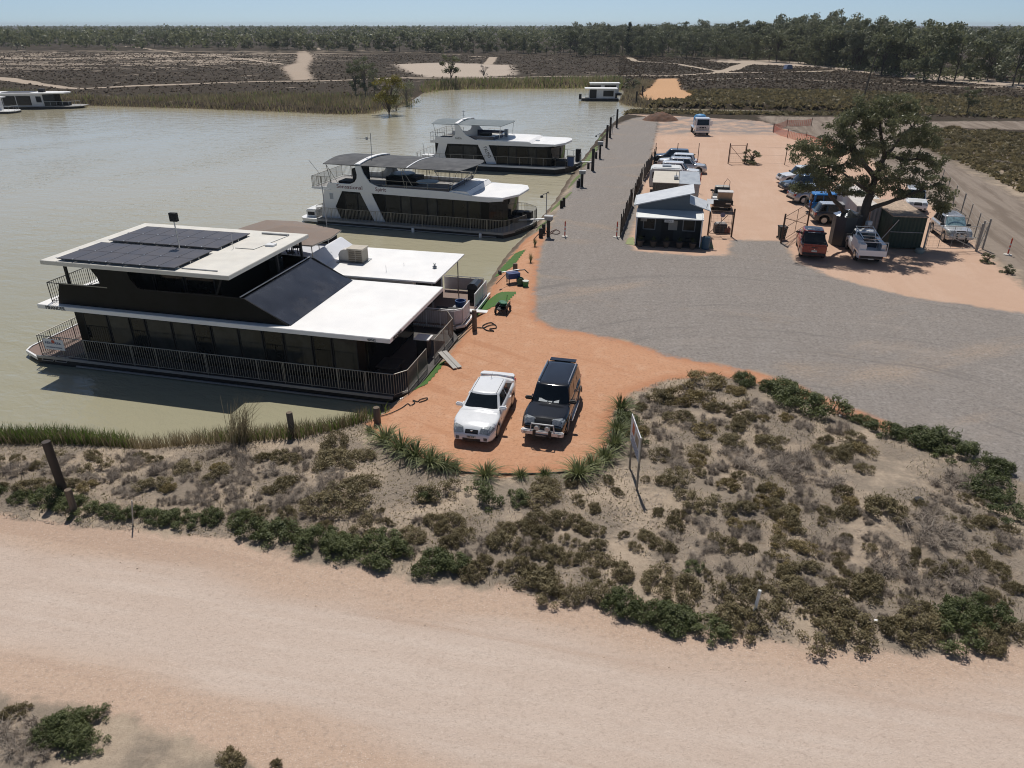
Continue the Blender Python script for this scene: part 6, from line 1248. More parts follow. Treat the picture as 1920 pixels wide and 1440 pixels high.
def blades(P, H, W_, lean, az=None, droop=.35):
    """upright tapering blades: base at P, bent tip"""
    n = len(P); az = RNG.uniform(0, 6.283, n) if az is None else az; H = np.broadcast_to(H, (n,)); d = np.stack([np.cos(az), np.sin(az), np.zeros(n)], 1); sd = RNG.uniform(0, 3.14, n); s = np.stack([np.cos(sd), np.sin(sd), np.zeros(n)], 1) * np.broadcast_to(W_, (n,))[:, None] * .5
    ln = np.broadcast_to(lean, (n,))[:, None] * H[:, None]; z = np.array([0, 0, 1.])
    mid = P + d * ln * .38 + z * H[:, None] * .58; tip = P + d * ln * 1.0 + z * (H * (1 - droop * np.broadcast_to(lean, (n,))))[:, None]
    V = np.stack([P - s, P + s, mid + s * .8, mid - s * .8, tip + s * .12, tip - s * .12], 1).reshape(-1, 3); k = np.arange(n)[:, None] * 6
    return V, np.concatenate([k + np.array([[0, 1, 2, 3]]), k + np.array([[3, 2, 4, 5]])], 0)
def join(parts):
    V = []; F = []; T = []; o = 0
    for v, f, t in parts: V.append(v); F.append(f + o); T.append(t); o += len(v)
    return np.concatenate(V), np.concatenate(F), np.concatenate(T)
# ---- shrub kinds: unit width 1 m, built once and copied
def shrub_mesh(kind, seed):
    global RNG; old = RNG; RNG = np.random.default_rng(seed); parts = []
    if kind in ('green', 'olive', 'tan'):
        vr = RNG.uniform(.6, 1.25); nl = int({'green': 34, 'olive': 30, 'tan': 26}[kind] * vr); per = {'green': 95, 'olive': 85, 'tan': 90}[kind]; ht = {'green': .50, 'olive': .46, 'tan': .44}[kind] * RNG.uniform(.75, 1.2); el = RNG.uniform(.65, 1.3); of = RNG.normal(0, .07, 2)
        for i in range(nl):
            a = RNG.uniform(0, 6.283); r = .40 * math.sqrt(RNG.uniform()); c = np.array([r * math.cos(a) * el + of[0], r * math.sin(a) / el + of[1], 0.]); top = ht * (1 - (r / .52) ** 2) * RNG.uniform(.65, 1.1) + .05; lr = RNG.uniform(.075, .135)
            d = unit(per); d[:, 2] = np.abs(d[:, 2]) * 1.25 - .25; C = c + d * np.array([lr, lr, max(.09, top * .55)]) * RNG.uniform(.55, 1.05, (per, 1)) + np.array([0, 0, top * .52]); C[:, 2] = np.maximum(C[:, 2], .015)
            N = d + unit(per) * .75; N /= np.linalg.norm(N, axis=1, keepdims=True); v, f = leaf_quads(C, N, RNG.uniform(.022, .055, per), .6); parts.append((v, f, np.full(len(v), RNG.uniform(.05, .95)) + RNG.uniform(-.2, .2, len(v))))
            m = 16; P = c + np.concatenate([RNG.normal(0, lr * .5, (m, 2)), np.full((m, 1), top * .55)], 1); v, f = blades(P, RNG.uniform(.08, .19, m) * (top / ht + .4), .012, .35); parts.append((v, f, RNG.uniform(.2, 1., len(v))))
    else:
        for i in range(16):
            a = RNG.uniform(0, 6.283); r = .36 * math.sqrt(RNG.uniform()); c = np.array([r * math.cos(a), r * math.sin(a), RNG.uniform(.02, .16)]); n = 60
            P = c + RNG.normal(0, .03, (n, 3)); P[:, 2] = np.abs(P[:, 2]); v, f = blades(P, RNG.uniform(.08, .26, n), RNG.uniform(.005, .010, n), RNG.uniform(.1, 1.3, n), None, .3); parts.append((v, f, np.full(len(v), RNG.uniform(0, .6)) + RNG.uniform(0, .4, len(v))))
            C = c + unit(80) * np.array([.12, .12, .10]) * RNG.uniform(.2, 1.1, (80, 1)); C[:, 2] = np.abs(C[:, 2]) + .02; v, f = leaf_quads(C, unit(80), RNG.uniform(.03, .10, 80), .09); parts.append((v, f, RNG.uniform(0, 1, len(v))))
    V, F, T = join(parts); V[:, 2] -= .03; RNG = old
    return V, F, np.clip(T, 0, 1)
LEAFM = dict(green=L_GREEN, olive=L_OLIVE, tan=L_TAN, grey=L_DEAD)
NAMES = dict(green='saltbush', olive='bluebush', tan='dry_bush', grey='dead_bush')
SHRUBS = {}
for k in LEAFM:
    SHRUBS[k] = []
    for s_ in range(8):
        V, F, T = shrub_mesh(k, 100 + s_ * 7 + len(k)); o = mesh_np(NAMES[k], V, F, LEAFM[k], None, T); SHRUBS[k].append(o.data); bpy.data.objects.remove(o)
def where(u, v):
    """words for the spot, found by things one can see in the photo"""
    if v > 1290: return 'below the road at the bottom left corner'
    if v < 470: return 'in the dry scrub right of the side track'
    edge = float(sdpoly(np.array([G(u, v)[0]]), np.array([G(u, v)[1]]), ZONES['road'], 3.)[0]) > -1.0
    ge = float(sdpoly(np.array([G(u, v)[0]]), np.array([G(u, v)[1]]), ZONES['lot'], 4.)[0]) > -2.2
    spots = ((120, 900, 'near the leaning dark pipe'), (247, 965, 'near the thin marker stake'), (420, 930, 'between marker stake and parking area'), (549, 830, 'near the pale timber post'), (660, 880, 'left of the flax edging'), (860, 990, 'in front of the white sedan'), (1020, 990, 'in front of the black wagon'), (1195, 930, 'beside the edge on sign'),
             (1335, 740, 'at the top of the scrub island'), (1360, 860, 'right of the sign, mid island'), (1300, 1060, 'between sign and white stake'), (1418, 1135, 'beside the white leaning stake'), (1560, 960, 'in the middle of the scrub island'), (1718, 930, 'around the discarded can'), (1641, 1160, 'near the small white ball'), (1860, 1080, 'at the far right of the scrub island'), (1560, 790, 'near the small white stone'))
    w_ = min(spots, key=lambda q: (q[0] - u) ** 2 + 1.6 * (q[1] - v) ** 2)[2]
    return w_ + (', on the road edge' if edge else ', on the gravel edge' if ge else '')
LOOK = dict(green='dark green saltbush', olive='brown green bush', tan='tan yellow bush', grey='grey dead twiggy bush')
used = {}
def put(kind, u, v, wpx, hs=1., z=None):
    x, y = G(u, v); w_ = wpx * mpp(v) * 1.08; zz = hz(x, y); i = random.randrange(8)
    o = bpy.data.objects.new(NAMES[kind], SHRUBS[kind][i]); COL.objects.link(o); o.location = (x, y + w_ * .28, zz); o.rotation_euler = (0, 0, random.uniform(0, 6.28)); q = hs * random.uniform(.85, 1.15); o.scale = (w_ * random.uniform(.92, 1.1), w_ * random.uniform(.92, 1.1), min(w_, .30 + .42 * w_) * .92 * q)
    size = 'large' if w_ > 1.5 else 'medium' if w_ > .85 else 'small'; lab = '%s %s %s' % (size, LOOK[kind], where(u, v)); tag(o, lab, 'bush', dict(green='dark green saltbushes of the scrub', olive='brown green bushes of the scrub', tan='tan yellow bushes of the scrub', grey='grey dead bushes of the scrub')[kind])
    PLACED.append((x, y, w_)); return o
PLACED = []
HAND = dict(
 green=[(800, 945, 44), (900, 965, 84), (953, 933, 18), (975, 955, 52), (700, 1050, 108), (640, 1043, 84), (743, 1047, 66), (808, 1085, 92), (846, 1078, 70), (1187, 1150, 92), (1223, 1168, 88), (73, 952, 74), (123, 962, 56), (167, 975, 62), (200, 976, 60), (238, 979, 52), (283, 988, 62), (317, 986, 62), (350, 992, 58), (385, 987, 60), (433, 992, 62), (467, 1010, 84), (520, 1020, 92), (583, 1037, 92), (627, 1045, 80), (30, 948, 44), (-30, 945, 60),
        (1407, 726, 58), (1475, 748, 86), (1500, 775, 100), (1548, 793, 112), (1618, 796, 44), (1668, 818, 84), (1754, 845, 104), (1790, 862, 80), (1836, 877, 92), (1878, 897, 76), (1896, 945, 112), (1910, 985, 90), (1820, 1182, 112), (1880, 1180, 100), (1808, 1220, 104), (1190, 842, 56), (1175, 800, 60), (1270, 1188, 100), (1325, 1190, 90), (126, 1412, 96), (1250, 1178, 70), (1150, 1140, 70), (1400, 728, 30), (1440, 735, 40), (92, 1405, 84), (158, 1396, 80), (120, 1378, 84), (165, 1372, 66), (95, 1385, 66)],
 olive=[(617, 852, 74), (677, 868, 46), (640, 885, 92), (683, 923, 72), (660, 946, 92), (627, 972, 110), (717, 967, 18), (830, 952, 84), (1012, 955, 78), (1027, 930, 62), (1080, 955, 36), (1113, 963, 34), (1070, 920, 42), (857, 1000, 58), (873, 1027, 54), (807, 990, 48), (943, 1008, 42), (983, 1010, 48), (1007, 992, 48), (1047, 996, 58), (1083, 993, 52), (1020, 1022, 48), (1113, 1012, 52), (1067, 1038, 42), (1113, 1046, 54), (1170, 1014, 22), (1223, 1024, 44), (1190, 1042, 30), (773, 1018, 54), (697, 1005, 74), (947, 1040, 68), (997, 1056, 44), (1040, 1056, 52), (1080, 1069, 48), (1120, 1071, 52),
        (883, 1090, 64), (922, 1087, 62), (993, 1112, 92), (1040, 1122, 92), (1077, 1132, 64), (1133, 1137, 80), (1240, 762, 64), (1235, 867, 54), (1240, 918, 42), (1280, 926, 68), (1300, 958, 64), (1268, 995, 48), (1345, 978, 60), (1390, 982, 62), (1210, 909, 22), (1145, 913, 28), (1161, 934, 26), (1235, 978, 27), (1445, 980, 27), (1487, 1000, 62), (1513, 1087, 58), (1672, 992, 84), (1536, 1217, 114), (1458, 1198, 112), (1618, 1197, 112), (1680, 1200, 92), (1750, 1213, 112), (1859, 1218, 82), (1904, 1205, 84), (1777, 1082, 62), (1859, 1137, 52), (1375, 1195, 100), (1420, 1160, 90), (1300, 1130, 90), (1360, 1120, 80), (1230, 1100, 70), (1000, 1010, 30), (10, 1350, 50), (420, 1446, 62), (515, 1446, 27), (1170, 1090, 60), (1560, 1150, 100), (1640, 1140, 90), (1480, 1130, 80)],
 tan=[(1335, 738, 88), (1290, 772, 94), (1268, 768, 50), (1478, 1016, 58), (1462, 1063, 52), (1330, 830, 60), (1380, 1000, 40)],
 grey=[(1789, 930, 104), (1828, 922, 94), (1750, 1030, 130), (1780, 1045, 100), (907, 1030, 38), (20, 1408, 110), (60, 1430, 90), (1380, 870, 70), (1420, 900, 90), (1460, 880, 80), (1500, 910, 110), (1540, 890, 90), (1340, 812, 60), (1300, 820, 60), (1690, 1090, 110), (1810, 1110, 120), (1740, 1120, 90), (1590, 1040, 60), (560, 945, 60), (610, 940, 66), (500, 900, 60), (430, 945, 62), (380, 930, 60), (300, 900, 70), (240, 890, 60), (580, 985, 60), (1560, 920, 80)])
for k, L_ in HAND.items():
    for u, v, w_ in L_: put(k, u, v, w_)
FILL = [([(-60, 862), (300, 866), (560, 850), (680, 880), (660, 930), (500, 975), (330, 960), (130, 935), (-60, 930)], 62, (30, 62), dict(grey=.62, olive=.33, tan=.05)),
        ([(1170, 760), (1290, 730), (1480, 760), (1620, 840), (1640, 960), (1480, 980), (1330, 940), (1180, 860)], 78, (22, 62), dict(grey=.5, olive=.38, tan=.12)),
        ([(1230, 980), (1640, 980), (1900, 900), (1910, 1190), (1500, 1170), (1250, 1100)], 92, (22, 70), dict(grey=.48, olive=.42, green=.04, tan=.06)),
        ([(440, 960), (660, 960), (760, 985), (1000, 1030), (1150, 1100), (960, 1090), (760, 1040), (560, 1025)], 26, (24, 54), dict(olive=.6, grey=.4)),
        ([(1760, 236), (1925, 250), (1925, 350), (1860, 320), (1775, 285)], 40, (18, 46), dict(olive=.6, tan=.25, grey=.15))]
for px, n, (a, c), mix_ in FILL:
    P = np.array(px, float); k = 0; tries = 0
    while k < n and tries < n * 40:
        tries += 1; u, v = random.uniform(P[:, 0].min(), P[:, 0].max()), random.uniform(P[:, 1].min(), P[:, 1].max())
        if sdpoly(np.array([u]), np.array([v]), P, 5.)[0] <= 0: continue
        w_ = random.uniform(a, c) * (1 if v > 400 else .8); x, y = G(u, v)
        if any(math.hypot(x - q[0], y - q[1]) < .30 * (q[2] + w_ * mpp(v)) for q in PLACED): continue
        put(random.choices(list(mix_), list(mix_.values()))[0], u, v, w_); k += 1
# ---- twig litter, straw and short dry tufts between the bushes: nobody could count these
def scatter(P, n, lo=.0):
    x0, y0 = P.min(0); x1, y1 = P.max(0); out = np.empty((0, 2))
    while len(out) < n:
        q = np.stack([RNG.uniform(x0, x1, n * 2), RNG.uniform(y0, y1, n * 2)], 1); q = q[sdpoly(q[:, 0], q[:, 1], P, 3.) > lo]; out = np.vstack([out, q])
    out = out[:n]; return np.concatenate([out, heights(out[:, 0], out[:, 1])[0][:, None]], 1)
def patchy(P, n, s=1.3, keep=.5):
    q = scatter(P, int(n / keep)); m = np.sin(q[:, 0] * 1.7 / s + 2 * np.sin(q[:, 1] * .9 / s)) + np.sin(q[:, 1] * 2.1 / s - 1.4 * np.sin(q[:, 0] * 1.2 / s)); return q[m > np.quantile(m, 1 - keep)]
MP = ZONES['mound'].copy(); MP[:, 0] = np.clip(MP[:, 0], -30, 34); MP[:, 1] = np.clip(MP[:, 1], 9, 60)
q = patchy(MP, 52000, 1.3, .62); n = len(q); C = q + np.stack([np.zeros(n), np.zeros(n), RNG.uniform(.005, .035, n)], 1); N = unit(n) * .3 + np.array([0, 0, 1.]); N /= np.linalg.norm(N, axis=1, keepdims=True)
v, f = leaf_quads(C, N, RNG.uniform(.06, .22, n), .10); parts = [(v, f, RNG.uniform(0, 1, len(v)))]
q = patchy(MP, 9000, 2.1, .45); v, f = blades(q, RNG.uniform(.05, .16, len(q)), .014, RNG.uniform(.2, .9, len(q))); parts.append((v, f, RNG.uniform(0, .8, len(v))))
V, F, T = join(parts); tag(mesh_np('twig_litter', V, F, L_DEAD, None, T), 'grey twig litter scattered over the sandy scrub ground', 'twig litter', kind='stuff')
q = patchy(MP, 5200, 1.1, .4); v, f = blades(q, RNG.uniform(.06, .2, len(q)), .025, RNG.uniform(.3, 1., len(q))); tag(mesh_np('dry_grass', v, f, L_STRAW, None, RNG.uniform(0, 1, len(v))), 'short straw coloured dry grass between the bushes', 'dry grass', kind='stuff')
q = patchy(MP, 12000, 1.7, .4); n = len(q); C = q + np.stack([RNG.normal(0, .05, n), RNG.normal(0, .05, n), RNG.uniform(.005, .04, n)], 1); N = unit(n) * .6 + np.array([0, 0, 1.]); N /= np.linalg.norm(N, axis=1, keepdims=True); v, f = leaf_quads(C, N, RNG.uniform(.04, .10, n), .6); tag(mesh_np('ground_cover', v, f, L_OLIVE, None, RNG.uniform(0, 1, len(v))), 'low brown green ground cover between the larger bushes', 'ground cover', kind='stuff')
# loose stones on the road shoulders
q = []
for i in range(2600):
    u = random.uniform(-50, 1950); e = np.interp(u, [0, 130, 330, 430, 560, 700, 800, 960, 1100, 1200, 1400, 1560, 1700, 1800, 1920], [962, 985, 1003, 1008, 1050, 1064, 1098, 1108, 1135, 1166, 1196, 1217, 1226, 1216, 1204]); q.append(G(u, e + abs(random.gauss(0, 26)) + 2)); 
for i in range(2600): u = random.uniform(-50, 620); q.append(G(u, 1290 + u * .3 + random.gauss(30, 36)))
q = np.array(q); q = np.concatenate([q, heights(q[:, 0], q[:, 1])[0][:, None] - .045], 1); n = len(q); r = RNG.uniform(.012, .035, n)[:, None]
o8 = np.array([[-1, -1, -.4], [1, -1, -.4], [1, 1, -.4], [-1, 1, -.4], [-.6, -.6, .6], [.6, -.6, .6], [.6, .6, .6], [-.6, .6, .6]]); V = (q[:, None, :] + o8[None] * r[:, None, :] * RNG.uniform(.6, 1.3, (n, 8, 1))).reshape(-1, 3); fq = np.array([[0, 1, 5, 4], [1, 2, 6, 5], [2, 3, 7, 6], [3, 0, 4, 7], [4, 5, 6, 7]]); F = (np.arange(n)[:, None, None] * 8 + fq[None]).reshape(-1, 4)
tag(mesh_np('gravel', V, F, mat('loose_stone', (.50, .38, .29), .9, var=.35, scale=9)), 'loose pale stones along the shoulders of the dirt road', 'gravel', kind='stuff')
# ---- strappy flax tufts edging the red dirt
def flax_mesh(seed, n=150):
    global RNG; old = RNG; RNG = np.random.default_rng(seed); a = RNG.uniform(0, 6.283, n); P = np.stack([.12 * np.cos(a) * RNG.uniform(0, 1, n), .12 * np.sin(a) * RNG.uniform(0, 1, n), np.zeros(n)], 1)
    H = RNG.uniform(.55, 1.05, n); ln = RNG.uniform(.15, 1.25, n); az = a + RNG.normal(0, .5, n); d = np.stack([np.cos(az), np.sin(az), 0 * a], 1); s = np.stack([-np.sin(az), np.cos(az), 0 * a], 1) * RNG.uniform(.012, .022, n)[:, None]; V = []; k = 5
    for i in range(k):
        f = i / (k - 1); c = P + d * (ln * H * f ** 1.35 * .85)[:, None] + np.array([0, 0, 1.]) * (H * (1.0 * f - .62 * np.minimum(ln, 1.1) * f ** 2.6))[:, None]; wv = (1 - .85 * f ** 2); V += [c - s * wv, c + s * wv]
    V = np.stack(V, 1).reshape(-1, 3); b = np.arange(n)[:, None] * 2 * k; F = np.concatenate([b + np.array([[2 * i, 2 * i + 1, 2 * i + 3, 2 * i + 2]]) for i in range(k - 1)], 0); T = np.repeat(RNG.uniform(0, 1, n), 2 * k); RNG = old; return V, F, T
FM = []
for s_ in range(4): V, F, T = flax_mesh(40 + s_); o = mesh_np('flax', V, F, L_FLAX, None, T); FM.append(o.data); bpy.data.objects.remove(o)
FL = [(693, 815, 26, 'at the left end of the edging by the short bollard'), (722, 834, 60, 'first big tuft from the left in the edging'), (752, 852, 66, 'second big tuft from the left in the edging'), (778, 866, 62, 'third big tuft from the left in the edging'), (806, 877, 60, 'fourth big tuft from the left in the edging'), (832, 884, 54, 'fifth big tuft from the left in the edging'), (853, 886, 36, 'sixth, small tuft ending the left run of edging'), (910, 900, 56, 'standing alone in front of the white sedan'), (976, 900, 34, 'narrow tuft in front of the gap between the cars'), (1022, 900, 34, 'narrow tuft in front of the black wagon'), (1085, 900, 66, 'big round tuft right of the narrow one'),
      (1112, 884, 50, 'first of the right hand run by the pipe end'), (1135, 868, 56, 'pale tuft in the right hand run, second'), (1152, 842, 56, 'pale tuft in the right hand run, third'), (1158, 815, 54, 'pale tuft in the right hand run, fourth'), (1165, 775, 50, 'topmost tuft of the right hand run')]
for u, v, w_, l in FL:
    x, y = G(u, v); m_ = w_ * mpp(v) * .95; o = bpy.data.objects.new('flax_plant', random.choice(FM)); COL.objects.link(o); o.location = (x, y + .15, hz(x, y) - .02); o.rotation_euler = (0, 0, random.uniform(0, 6.28)); o.scale = (m_, m_, m_ * random.uniform(.72, .88)); tag(o, 'strappy green flax tuft, ' + l, 'flax', 'flax tufts edging the red dirt')
for u, v, w_, l in ((1003, 462, 13, 'small upright seedling on the bank near the brown hose'), (995, 492, 15, 'small upright seedling nearer the blue barrow')):
    x, y = G(u, v); o = bpy.data.objects.new('seedling', FM[0]); COL.objects.link(o); o.location = (x, y, hz(x, y)); o.scale = (.42, .42, 1.0); tag(o, l, 'seedling', 'seedlings on the bank')
# ---- reeds
def reedbed(parts_, label, name='reeds'):
    for m_, P, H, W_ in parts_:
        v, f = blades(P, H, W_, RNG.uniform(.05, .45, len(P))); tag(mesh_np(name, v, f, m_, None, np.clip(np.repeat(RNG.uniform(0, 1, len(P)) * .6 + .2 * (1 + np.sin(P[:, 0] * .35 + 1.3 * np.sin(P[:, 1] * .23))), 6), 0, 1)), label + (' green ones' if m_ is L_REEDG else ''), 'reeds', kind='stuff')
sp = lambda px, z=-.3: poly(px, z)
fb = sp([(-250, 192), (0, 195), (120, 199), (200, 201), (350, 205), (500, 210.5), (640, 216), (690, 215), (728, 205), (768, 194), (778, 187), (762, 180), (690, 184), (640, 184), (500, 183), (350, 187), (200, 190), (110, 184), (0, 176), (-250, 176)]); q = scatter(fb, 16000); reedbed([(L_REED, q, RNG.uniform(.6, 1.5, len(q)), RNG.uniform(.06, .16, len(q)))], 'tall dry brown reeds along the far left bank of the river')
q = q[RNG.random(len(q)) < .12]; reedbed([(L_REEDG, q, RNG.uniform(.6, 1.5, len(q)), RNG.uniform(.06, .14, len(q)))], 'reeds mixed along the far left bank,')
fb = sp([(786, 171), (862, 168.5), (950, 167.5), (1100, 166.5), (1160, 167.5), (1174, 160), (1160, 156), (1100, 157.5), (950, 158), (862, 159), (800, 163)]); q = scatter(fb, 6500); reedbed([(L_REED, q, RNG.uniform(.9, 2.2, len(q)), RNG.uniform(.08, .2, len(q)))], 'pale dry reeds along the far shore of the river'); q = q[RNG.random(len(q)) < .35]; reedbed([(L_REEDG, q, RNG.uniform(1., 2.3, len(q)), RNG.uniform(.08, .2, len(q)))], 'reeds along the far shore,')
fb = sp([(1160, 192), (1178, 201), (1212, 205), (1240, 203), (1218, 190), (1195, 186), (1204, 175), (1230, 158), (1190, 155), (1172, 170)]); q = scatter(fb, 2600); reedbed([(L_REED, q, RNG.uniform(.4, 1.3, len(q)), RNG.uniform(.06, .15, len(q)))], 'dry reeds and scrub on the point beside the boat ramp')
nb = sp([(-120, 828), (0, 822), (150, 820), (300, 834), (420, 822), (520, 815), (620, 803), (690, 786), (690, 800), (640, 818), (560, 838), (420, 846), (300, 852), (150, 846), (0, 846), (-120, 848)]); q = scatter(nb, 5200); reedbed([(L_REED, q, RNG.uniform(.3, .85, len(q)), RNG.uniform(.015, .03, len(q)))], 'dry reeds on the near bank before the black boat')
g_ = sp([(-120, 830), (0, 824), (150, 822), (250, 832), (250, 846), (130, 846), (0, 844), (-120, 846)]); q = scatter(g_, 1800); reedbed([(L_REEDG, q, RNG.uniform(.4, .95, len(q)), RNG.uniform(.02, .04, len(q)))], 'fresh reeds on the near bank at the left,')
g_ = sp([(380, 832), (560, 818), (700, 788), (740, 760), (700, 800), (560, 838), (400, 846)]); q = scatter(g_, 700); reedbed([(L_REEDG, q, RNG.uniform(.3, .75, len(q)), RNG.uniform(.018, .035, len(q)))], 'sparse reeds on the near bank toward the bow,')
x, y = G(452, 838, -.2); P = np.array([[x, y, hz(x, y)]]) + RNG.normal(0, .22, (170, 3)) * np.array([1, 1, .0]); v, f = blades(P, RNG.uniform(.9, 2.3, 170), .022, RNG.uniform(.15, .65, 170), RNG.normal(.3, .9, 170)); tag(mesh_np('tall_dry_weed', v, f, L_REED, None, RNG.uniform(0, .6, len(v))), 'tall wispy dry weed rising from the near reeds before the black boat', 'weed')
# ---- low saltbush over the far plain and banks
def tufts(P, n, s0, s1, m_, label, name='saltbush_plain', lo=0.):
    q = scatter(P, n, lo); k = 5; C = np.repeat(q, k, 0) + RNG.normal(0, .5, (n * k, 3)) * np.array([.6, .6, .08]) * np.repeat(RNG.uniform(s0, s1, n), k)[:, None] + np.array([0, 0, .13]) * np.repeat(RNG.uniform(s0, s1, n), k)[:, None]; N = unit(n * k); N[:, 2] = np.abs(N[:, 2])
    keep = np.ones(n * k, bool)
    for z_ in ('track', 'pan', 'patch', 'camp', 'ramp', 'trackyard', 'yard', 'lot'):
        d = np.max([sdline(C[:, 0], C[:, 1], poly(p), h) for p, h in TRACKS], axis=0) if z_ == 'track' else sdpoly(C[:, 0], C[:, 1], ZONES[z_], 3.); keep &= d < .2
    keep &= sdpoly(C[:, 0], C[:, 1], WATER, 3.) < -.6
    v, f = leaf_quads(C[keep], N[keep], np.repeat(RNG.uniform(s0, s1, n), k)[keep] * RNG.uniform(.6, 1.2, keep.sum()), .6); tag(mesh_np(name, v, f, m_, None, np.repeat(RNG.uniform(0, 1, int(keep.sum())), 4)), label, 'saltbush', kind='stuff')
L_PLAIN = leafmat('plain_saltbush', (.088, .064, .043), (.17, .127, .085), .3)
tufts(poly([(-300, 190), (0, 190), (760, 190), (1200, 162), (1200, 106), (-300, 98)]), 12000, .35, .8, L_PLAIN, 'low brown saltbush covering the wide plain beyond the river'); tufts(poly([(1160, 200), (1930, 226), (1930, 150), (1560, 128), (1330, 112), (1160, 108)]), 10000, .35, .8, L_PLAIN, 'low brown saltbush covering the plain behind the creek')
tufts(poly([(1205, 201), (1350, 204), (1570, 208), (1930, 224), (1930, 190), (1600, 172), (1300, 172), (1230, 190)]), 3600, .7, 1.6, L_OLIVE, 'thick olive scrub along the creek bank', 'creek_scrub'); tufts(poly([(1745, 240), (1940, 252), (1940, 372), (1830, 318), (1710, 266)]), 1500, .35, .9, L_OLIVE, 'low olive scrub right of the side track', 'track_scrub')
tufts(poly([(1172, 213), (1300, 214.5), (1640, 217.5), (1640, 214.6), (1450, 214.4), (1172, 209)]), 500, .6, 1.3, L_OLIVE, 'low green scrub along the creek edge of the yard', 'creek_scrub', -1)
# ------------------------------------------------------------------ trees
def atY(u, v, Y):                                        # point on the photo ray at ground distance Y
    y = (720 - v) / FOC; z = CAMH - (SP - y * CP) / (CP + y * SP) * Y; d = CP * Y - (z - CAMH) * SP; return np.array([(u - 960) / FOC * d, Y, z])
def big_tree():
    b = gp(1605, 458); t = thing('gum_tree', 'big spreading dark gum tree leaning over the cars and the green container', 'tree', (b[0], b[1], 0)); o = np.array([b[0], b[1], 0.])
    L = [([(1604, 460), (1610, 425), (1622, 394), (1632, 366)], .42, .30, [0, 0, .2, .3]), ([(1611, 424), (1592, 400), (1566, 378), (1546, 342), (1530, 306)], .24, .06, [0, 0, -.4, -.9, -1.2]), ([(1622, 394), (1652, 384), (1692, 371), (1738, 352), (1760, 348)], .20, .05, [.2, -.2, -.6, -.9, -1]), ([(1632, 366), (1640, 332), (1662, 290), (1690, 256), (1716, 232)], .27, .06, [.3, .5, .9, 1.3, 1.6]),
         ([(1640, 332), (1614, 300), (1592, 264), (1600, 228)], .2, .05, [.5, .2, -.4, -.8]), ([(1634, 362), (1604, 342), (1578, 322)], .16, .05, [.3, -.6, -1.2]), ([(1662, 290), (1702, 300), (1746, 300)], .16, .04, [.9, 1.2, 1.4]), ([(1658, 298), (1650, 242), (1656, 204)], .17, .04, [.9, .2, .0])]
    w_ = MB(); J = []
    for px, r0, r1, dy in L:
        P = [atY(u, v, b[1] + d) - o for (u, v), d in zip(px, dy)]; Q = []
        for i in range(len(P) - 1):
            for k in range(3): f = k / 3; Q.append(P[i] + (P[i + 1] - P[i]) * f + (RNG.normal(0, .05, 3) if k else 0))
        Q.append(P[-1]); w_.tube(Q, r0, 8, r1); J += Q
    C = [(1525, 298, 44, 42, -1), (1555, 322, 42, 34, -1.5), (1508, 282, 24, 22, -.8), (1556, 346, 34, 20, -1.5), (1590, 366, 26, 16, -1.6), (1570, 250, 30, 22, -.5), (1612, 212, 34, 20, -.2), (1738, 262, 30, 24, 1.2), (1715, 208, 30, 18, 1.0), (1670, 186, 34, 14, .5), (1600, 236, 44, 34, -.6), (1640, 204, 46, 24, 0), (1690, 204, 44, 24, 1.2), (1722, 238, 34, 30, 1.6), (1655, 248, 50, 34, -.6), (1596, 284, 44, 34, -1), (1640, 296, 50, 32, 1.4), (1700, 270, 34, 24, 1.8), (1722, 302, 38, 20, 1.3), (1752, 302, 26, 13, 1.2), (1684, 334, 46, 26, .3), (1735, 338, 40, 22, -1), (1762, 358, 26, 24, -1.2), (1706, 366, 40, 18, -1), (1768, 384, 13, 14, -1), (1608, 344, 36, 26, .6), (1508, 352, 20, 10, -1.6), (1668, 218, 40, 20, -1), (1560, 280, 26, 22, .2), (1640, 352, 26, 16, 2.0)]
    parts = []
    for u, v, ru, rv, dy in C:
        c = atY(u, v, b[1] + dy) - o; s = .0425; rx, rz = ru * s, rv * s; ry = (rx + rz) * .55
        j = min(J, key=lambda q: np.linalg.norm(q - c)); w_.tube([j, (j + c) / 2 + RNG.normal(0, .12, 3), c], .055, 5, .02)
        m = max(7, int(ru * rv / 74))
        for i in range(m):
            d = unit(1)[0]; q = c + d * np.array([rx, ry, rz]) * RNG.uniform(.35, .95); sr = RNG.uniform(.32, .62); n = int(125 * sr / .5); e = unit(n); e[:, 2] = e[:, 2] * .8 + .1
            P = q + e * sr * RNG.uniform(.3, 1., (n, 1)) * np.array([1.15, 1.15, .8]); N = e * .5 + unit(n); N[:, 2] *= .6; N /= np.linalg.norm(N, axis=1, keepdims=True); vv, ff = leaf_quads(P, N, RNG.uniform(.13, .27, n), .42); parts.append((vv, ff, np.clip(np.full(len(vv), RNG.uniform(.0, 1.)) * .6 + RNG.uniform(0, .5, len(vv)), 0, 1)))
            if i % 2 == 0: w_.tube([c, (c + q) / 2 + RNG.normal(0, .06, 3), q], .022, 4, .01)
    w_.build('trunk', BARK, t, smooth=60); V, F, T = join(parts); mesh_np('crown', V, F, L_GUM, t, T)
big_tree()
